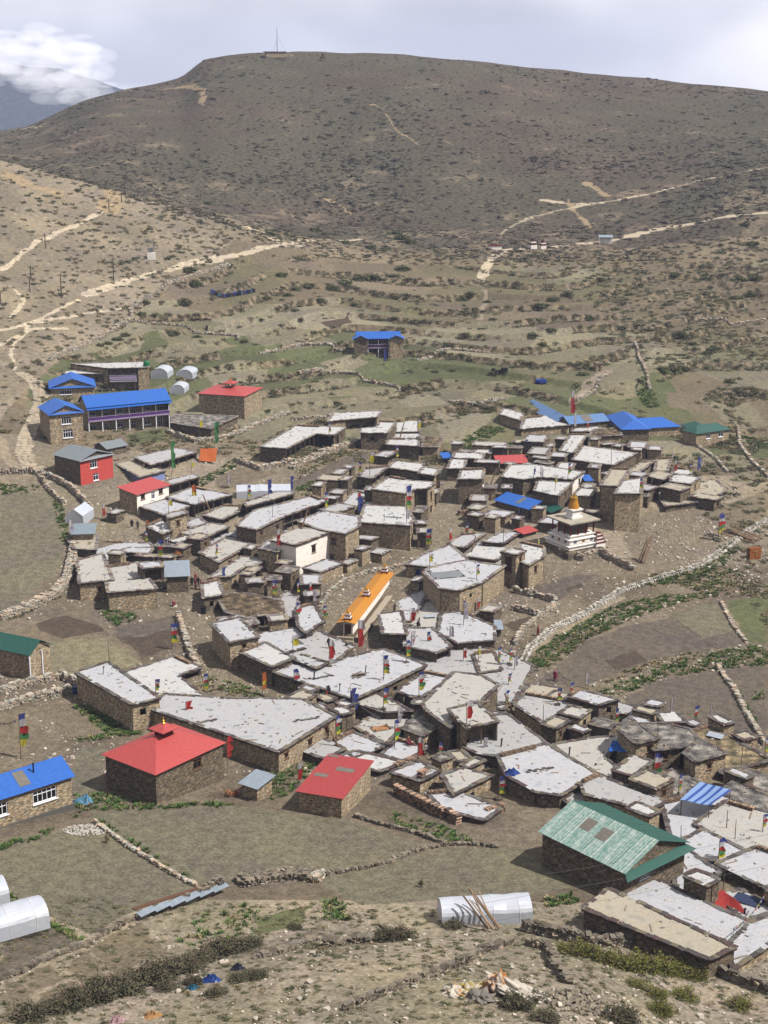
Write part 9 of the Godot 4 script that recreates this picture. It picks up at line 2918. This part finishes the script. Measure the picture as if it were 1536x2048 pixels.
# ------------------------------------------------------------------ small things on roofs and in yards
func build_clutter() -> void:
	for r in CLUTTER:
		var k: String = r[0]
		var p := Vector3(r[1], r[2], r[3])
		var s: float = r[5] * (.55 if r[0] == "tentblue" else 1.0)
		var names := {"boards": "board_pile", "panel": "metal_panel", "clothheap": "tarpaulin_heap", "straw": "straw_heap", "pipe": "stove_pipe", "ladder": "log_ladder", "stones": "loose_slab_row", "laundry": "hanging_laundry", "mat": "roof_mat", "mat2": "roof_cloth", "mat3": "roof_tarpaulin", "mat4": "drying_cloth", "frame": "iron_frame", "barrel": "barrel", "chorten": "round_shrine", "stairrail": "stair_rail", "brush": "brushwood_heap", "cloth2": "plastic_scrap", "gravel": "gravel_patch", "tentblue": "covered_bundle"}
		var cats := {"boards": "boards", "panel": "panel", "clothheap": "tarpaulin", "straw": "straw", "pipe": "pipe", "ladder": "ladder", "stones": "stones", "laundry": "laundry", "mat": "mat", "mat2": "cloth", "mat3": "tarpaulin", "mat4": "cloth", "frame": "frame", "barrel": "barrel", "chorten": "shrine", "stairrail": "railing", "brush": "brushwood", "cloth2": "plastic", "gravel": "gravel", "tentblue": "bundle"}
		var o := thing(names[k], r[6], cats[k], p, r[4])
		var mb := MB.new()
		match k:
			"boards":
				for i in 6:
					mb = MB.new()
					mb.box(xf(Vector3(R(-.6, .6), .1 + i * .07, R(-.5, .5)), R(-.5, .5)), Vector3(R(1.4, 2.4), .06, .22))
					part("board", mb.mesh(plain("old_timber", Color(.33, .29, .25), .9)), o)
				mb = MB.new()
				mb.bar(Vector3(.9, .1, 0), Vector3(1.2, 1.3, -.3), .09, .08, 6)
				part("prop", mb.mesh(plain("pole_dark", Color(.22, .19, .17), .9)), o)
			"panel":
				mb.box(xf(Vector3(0, .32, 0), 0, Vector3.ONE, .22), Vector3(1.6, .05, .8) * s)
				part("sheet", mb.mesh(plain("pale_sheet", ph(208, 218, 230), .35, .2)), o)
				mb = MB.new()
				mb.bx(-.6, .14, 0, .1, .3, .5)
				mb.bx(.6, .14, 0, .1, .3, .5)
				part("support", mb.mesh(plain("old_timber", Color(.33, .29, .25), .9)), o)
			"clothheap", "straw", "tentblue", "cloth2":
				var c := ph(48, 84, 168)
				if k == "straw": c = ph(196, 160, 96) if "yellow" in r[6] else ph(128, 104, 76)
				if "teal" in r[6]: c = ph(46, 110, 140)
				elif "orange" in r[6]: c = ph(206, 158, 104)
				elif "pink" in r[6]: c = ph(206, 168, 172)
				elif "dark blue" in r[6]: c = ph(44, 48, 70)
				elif k == "cloth2": c = ph(120, 176, 214)
				var g := noise(1.4, 3, 80 + CLUTTER.find(r))
				var N := 14
				var P := func(i: int, j: int) -> Vector3:
					var a := TAU * i / N
					var q := float(j) / 6.0
					var rr := q * (1.0 + g.get_noise_2d(cos(a) * 2.0, sin(a) * 2.0) * .8)
					return Vector3(cos(a) * rr * 1.3 * s, maxf(0.0, (1.0 - q * q) * .8 * s * (1.0 + g.get_noise_2d(cos(a) * q * 5.0, sin(a) * q * 5.0) * 1.3)), sin(a) * rr * .9 * s)
				for i in N:
					for j in 6: mb.quad(P.call(i, j), P.call(i + 1, j), P.call(i + 1, j + 1), P.call(i, j + 1))
				part("cover", mb.mesh(plain("heap_%d" % CLUTTER.find(r), c, .8)), o)
				if k == "straw":
					var st := MB.new()
					for i in 160:
						var q := Vector3(R(-1.2, 1.2) * s, R(.02, .6) * s, R(-.9, .9) * s)
						st.bar(q, q + Vector3(R(-.35, .35), R(-.1, .2), R(-.35, .35)), .012, .008, 3)
					part("stalks", st.mesh(plain("heap_%d" % CLUTTER.find(r), c, .8)), o).set_meta("kind", "stuff")
			"pipe":
				mb.bar(Vector3(0, -.05, 0), Vector3(.08, 1.0, 0), .09, .09, 8)
				part("tube", mb.mesh(plain("soot_metal", Color(.08, .08, .08), .6) if not ("white" in r[6] or "grey stove" in r[6]) else plain("pipe_grey", Color(.5, .5, .5), .6)), o)
				mb = MB.new()
				mb.bar(Vector3(.08, 1.0, 0), Vector3(.08, 1.1, 0), .15, .12, 8)
				part("cap", mb.mesh(plain("soot_metal", Color(.08, .08, .08), .6)), o)
			"ladder":
				var L := 3.2
				mb.bar(Vector3(0, -.1, 0), Vector3(1.6, L, -.6), .13, .1, 7)
				part("trunk_log", mb.mesh(plain("bare_log1", Color(.34, .27, .21), .9)), o)
				for i in 8:
					mb = MB.new()
					mb.bx(1.6 * (i + .7) / 9 - .03, L * (i + .7) / 9, -.6 * (i + .7) / 9 + .1, .24, .05, .1)
					part("notch", mb.mesh(plain("bare_log0", Color(.42, .35, .28), .9)), o)
			"stones":
				for i in 8: part("slab", slab_meshes[i % 6], o, xf(Vector3(-1.6 + i * .45, .06, R(-.25, .25)), R(-.4, .4), Vector3(R(.35, .6), .08, R(.3, .5))), slab_mats[i % 5])
			"laundry":
				for i in 7: part("garment", panel(i % 4), o, xf(Vector3(-1.6 + i * .5, 1.3, 0), R(-.1, .1), Vector3(.4, R(.6, .9), .2)), cloth_mat(["w", "r", "w", "v", "d", "w", "d"][i] if "open front" in r[6] else ["r", "r", "d", "d", "b", "d", "w"][i]))
				mb.bar(Vector3(-1.8, 1.3, 0), Vector3(2.0, 1.3, 0), .012, .012, 4)
				part("line", mb.mesh(plain("wire", Color(.2, .2, .2), .6)), o)
				mb = MB.new()
				for q in [-1.8, 2.0]: mb.bar(Vector3(q, -.1, 0), Vector3(q, 1.4, 0), .04, .04, 5)
				part("stakes", mb.mesh(plain("pole_wood", Color(.30, .26, .22), .9)), o)
			"mat", "mat2", "mat3", "mat4":
				var c2: Color = {"mat": ph(190, 138, 92), "mat2": ph(112, 134, 120), "mat3": ph(150, 154, 160), "mat4": ph(54, 66, 100)}[k]
				for i in 8:
					for j in 4:
						var q := []
						for e in [[0, 0], [1, 0], [1, 1], [0, 1]]:
							var u: float = (i + e[0]) / 8.0
							var v: float = (j + e[1]) / 4.0
							q.append(Vector3((u - .5) * 2.4 * s, .1 + sin(u * 9 + v * 4) * .03 + sin(v * 13) * .02, (v - .5) * 1.5 * s))
						mb.quad(q[3], q[2], q[1], q[0])
				part("cloth", mb.mesh(plain(k, c2, .85)), o)
				mb = MB.new()
				for i in 4: mb.box(xf(Vector3((i % 2 - .5) * 2.1 * s, .16, (i / 2 - .5) * 1.2 * s), R(0, 3)), Vector3(.3, .14, .22), .15, rng)
				part("weights", mb.mesh(stone_mats[1]), o)
			"frame":
				for q in [[-1.2, 0, 1.2, 0], [-1.2, .9, 1.2, .9], [-1.2, 0, -1.2, .9], [1.2, 0, 1.2, .9], [-1.2, 0, 1.2, .9], [0, 0, 0, .9]]:
					mb = MB.new()
					mb.bar(Vector3(q[0], .35, q[1] - .4), Vector3(q[2], .5, q[3] - .4), .05, .05, 5)
					part("rail", mb.mesh(plain("soot_metal", Color(.08, .08, .08), .6)), o)
			"barrel":
				mb.lathe(Vector3.ZERO, [Vector2(0, 0), Vector2(.42, 0), Vector2(.45, .3), Vector2(.42, .35), Vector2(.45, .65), Vector2(.42, 1.0), Vector2(.0, 1.0)], 14)
				part("drum", mb.mesh(plain("drum_" + r[6].left(5), Color(.04, .04, .04) if "black" in r[6] else ph(52, 80, 140), .5)), o)
				mb = MB.new()
				mb.lathe(Vector3(0, .98, 0), [Vector2(.46, 0), Vector2(.46, .06), Vector2(.3, .06)], 14)
				part("rim", mb.mesh(plain("drum_" + r[6].left(5), Color(.04, .04, .04), .5)), o)
			"chorten":
				mb.lathe(Vector3.ZERO, [Vector2(1.1, -.3), Vector2(1.0, .9), Vector2(1.25, .95), Vector2(1.2, 1.1), Vector2(0, 1.15)], 12)
				part("drum_wall", mb.mesh(wall_mat("stone")), o)
				mb = MB.new()
				mb.lathe(Vector3(0, 1.1, 0), [Vector2(.8, 0), Vector2(.3, .6), Vector2(0, .7)], 8)
				part("wooden_cap", mb.mesh(plain("brown_wood", ph(150, 92, 44), .8)), o)
			"stairrail":
				for i in 5:
					mb = MB.new()
					mb.bx(-.8 + i * .4, .2 + i * .18, 0, .08, .9, .08)
					part("baluster", mb.mesh(plain("white_paint", Color(.74, .74, .76), .6)), o)
				mb = MB.new()
				mb.bar(Vector3(-.9, .6, 0), Vector3(.9, 1.45, 0), .05, .05, 5)
				part("handrail", mb.mesh(plain("white_paint", Color(.74, .74, .76), .6)), o)
			"brush":
				for i in 70:
					var q := Vector3(R(-1.4, 1.2), R(.05, .9), R(-.8, .8))
					mb.bar(q, q + Vector3(R(-.7, .7), R(-.15, .25), R(-.7, .7)), .03, .015, 4)
				part("branches", mb.mesh(plain("bare_log1", Color(.34, .27, .21), .9)), o).set_meta("kind", "stuff")
				mb = MB.new()
				for i in 50: mb.bar(Vector3(R(.4, 2.0), R(.05, .55), .5), Vector3(R(.4, 2.0), R(.05, .55), -.3), .07, .06, 5)
				part("split_logs", mb.mesh(plain("split_wood", ph(190, 128, 92), .9)), o).set_meta("kind", "stuff")
			"gravel":
				for i in 260:
					var a := R(0, TAU)
					var d := sqrt(R(0, 1)) * 1.6
					var w := on(p.x + cos(a) * d * 1.6, -p.z + sin(a) * d, .05) - p
					mb.box(Transform3D(Basis(Vector3.UP, R(0, 3)), w.rotated(Vector3.UP, -r[4])), Vector3(R(.1, .24), .1, R(.1, .2)), .2, rng)
				part("pebbles", mb.mesh(plain("white_gravel", ph(226, 218, 208), .95)), o).set_meta("kind", "stuff")

# ------------------------------------------------------------------ flags, firewood and litter on many roofs
func build_roof_life() -> void:
	var spots := []
	var cols := []
	var styles := ["bwrgy", "bwrgy", "pole", "white", "bwrgy", "red", "pole", "yellow"]
	var n := 0
	for r in HOUSES:
		n += 1
		var q := []
		var lo := Vector2(1e9, 1e9)
		var hi := -lo
		for i in range(0, r[5].size(), 2):
			q.append(Vector2(r[5][i], r[5][i + 1]))
			lo = lo.min(q[-1])
			hi = hi.max(q[-1])
		var name_ := short_name(r[0])
		for i in int((hi.x - lo.x) * (hi.y - lo.y) * .22):
			var p := Vector2(R(lo.x, hi.x), R(lo.y, hi.y))
			if not in_poly(p, q): continue
			var long := rng.randf() < .18
			spots.append(xf(Vector3(p.x, r[3] + .05, p.y), R(0, TAU), Vector3(R(.7, 1.6), .05, .12) if long else Vector3(R(.12, .4), R(.05, .14), R(.1, .3)), R(-.1, .1)))
			var t := R(.6, 1.2)
			cols.append(Color(.16 * t, .12 * t, .09 * t) if long else Color(.2 * t, .18 * t, .16 * t))
		# a flag or pole near a corner
		if n % 5 < 2:
			var c: Vector2 = q[rng.randi_range(0, q.size() - 1)].lerp((lo + hi) / 2, .18)
			var st: String = styles[rng.randi_range(0, styles.size() - 1)]
			flag([c.x, r[3], c.y, R(2.2, 4.0), st, ("thin bare pole" if st == "pole" else {"bwrgy": "five-coloured flag", "white": "white flag", "red": "red flag", "yellow": "yellow scarf on a pole"}[st]) + " standing on the " + name_])
		# firewood kept along the edge that faces away
		if n % 3 == 0:
			var bi := 0
			for i in q.size():
				var m0: Vector2 = (q[i] + q[(i + 1) % q.size()]) / 2
				var m1: Vector2 = (q[bi] + q[(bi + 1) % q.size()]) / 2
				if m0.y < m1.y: bi = i
			var a: Vector2 = q[bi].lerp((lo + hi) / 2, .1)
			var b: Vector2 = q[(bi + 1) % q.size()].lerp((lo + hi) / 2, .1)
			var L := minf(a.distance_to(b), R(2.5, 6.0))
			var dir := (b - a).normalized()
			var o := thing("firewood_row", "row of firewood along the back edge of the " + name_, "firewood", Vector3(a.x, r[3] + .03, a.y), -atan2(dir.y, dir.x), "firewood kept on roof edges")
			var mb := MB.new()
			for lay in 3:
				var x := R(0, .15)
				while x < L:
					var rr := R(.05, .09)
					var t := R(.6, 1.2)
					mb.col = Color(.12 * t, .085 * t, .06 * t) if rng.randf() < .7 else Color(.24 * t, .17 * t, .12 * t)
					mb.bar(Vector3(x, lay * .13 + rr, .25), Vector3(x + R(-.05, .05), lay * .13 + rr, -.25), rr, rr * .8, 5)
					x += rr * 2.2
			part("logs", mb.mesh(vcol("firewood")), o).set_meta("kind", "stuff")
	var sm := MB.new()
	sm.box(Transform3D(), Vector3.ONE, .12, rng)
	scatter("roof_litter", sm.mesh(vcol("loose_stone")), spots, cols, "loose stones and boards lying about on the flat roofs")

# ------------------------------------------------------------------ the scene
func _ready() -> void:
	rng.seed = 7
	var cam := Camera3D.new()
	cam.name = "camera"
	cam.fov = 37.0
	cam.position = Vector3(0, CAM_H, 0)
	cam.rotation_degrees = Vector3(-15.5, 0, 0)
	cam.near = .5
	cam.far = 9000.0
	add_child(cam)
	var env := Environment.new()
	env.background_mode = Environment.BG_SKY
	env.tonemap_mode = Environment.TONE_MAPPER_LINEAR
	env.tonemap_exposure = 1.95
	env.sdfgi_enabled = true
	env.ssao_enabled = true
	env.ssil_enabled = true
	env.fog_enabled = true
	env.fog_density = .0001
	env.fog_light_color = Color(.66, .71, .84)
	env.volumetric_fog_enabled = true
	env.volumetric_fog_density = 0.0
	var sky := Sky.new()
	sky.sky_material = cloudy_sky()
	env.sky = sky
	var we := WorldEnvironment.new()
	we.name = "world_environment"
	we.environment = env
	add_child(we)
	var sun := DirectionalLight3D.new()
	sun.name = "sun"
	sun.light_energy = 1.6
	sun.light_color = Color(1.0, .98, .95)
	sun.light_angular_distance = .6
	sun.shadow_enabled = true
	add_child(sun)
	sun.look_at_from_position(Vector3.ZERO, Vector3(-.559, -.809, -.182))
	make_textures()
	print("textures ", Time.get_ticks_msec())
	build_ground()
	print("ground ", Time.get_ticks_msec())
	build_mountain()
	make_slabs()
	for r in HOUSES:
		flat_house(r)
		landmarks.append([r[0], r[5][0] * .5 + r[5][4] * .5, r[5][1] * .5 + r[5][5] * .5])
	for r in SHEET_HOUSES: landmarks.append([r[0], r[2], r[4]])
	for r in SMALL_ROOMS: small_room(r)
	for w in STONE_WALLS: landmarks.append([w[3], w[6], -w[7]])
	for f in FLAGS: landmarks.append([f[5], f[0], f[2]])
	for r in SHEET_HOUSES: metal_house(r)
	print("houses ", Time.get_ticks_msec())
	for i in 6:
		var b := MB.new()
		b.box(Transform3D(), Vector3.ONE, .15, rng)
		stone_meshes.append(b.mesh(null))
	for c in [Color(.46, .43, .38), Color(.40, .37, .33), Color(.52, .48, .42), Color(.58, .54, .47), Color(.50, .47, .43)]:
		var sm := plain("stone%d" % stone_mats.size(), c, .95, 0.0, .2)
		sm.albedo_texture = mats["t_mud1"]
		stone_mats.append(sm)
	for w in STONE_WALLS: stone_wall(w)
	print("walls ", Time.get_ticks_msec())
	build_things()
	print("things ", Time.get_ticks_msec())
	for r in FLAGS: flag(r)
	for r in FLAG_STRINGS: flag_string(r)
	for r in PEOPLE: person(r)
	build_clutter()
	build_roof_life()
	print("people ", Time.get_ticks_msec())
	build_plants()
	print("plants ", Time.get_ticks_msec())

func cloudy_sky() -> PanoramaSkyMaterial:
	var W := 1536
	var Hh := 768
	var n1 := noise(1.6, 5, 61)
	var n2 := noise(5.0, 4, 62)
	var im := Image.create(W, Hh, false, Image.FORMAT_RGB8)
	var grey := Color(.56, .562, .595)
	var pale := Color(.80, .792, .798)
	for y in Hh:
		var th := PI * (y + .5) / Hh
		for x in W:
			var a := TAU * (x + .5) / W
			var p := Vector3(sin(th) * cos(a), cos(th), sin(th) * sin(a))
			var k := .5 + n1.get_noise_3d(p.x, p.y * 2.2, p.z) * .85 + n2.get_noise_3d(p.x, p.y * 2.0, p.z) * .28
			im.set_pixel(x, y, grey.lerp(pale, smoothstep(.0, .8, k)))
	var m := PanoramaSkyMaterial.new()
	m.panorama = tex(im)
	return m
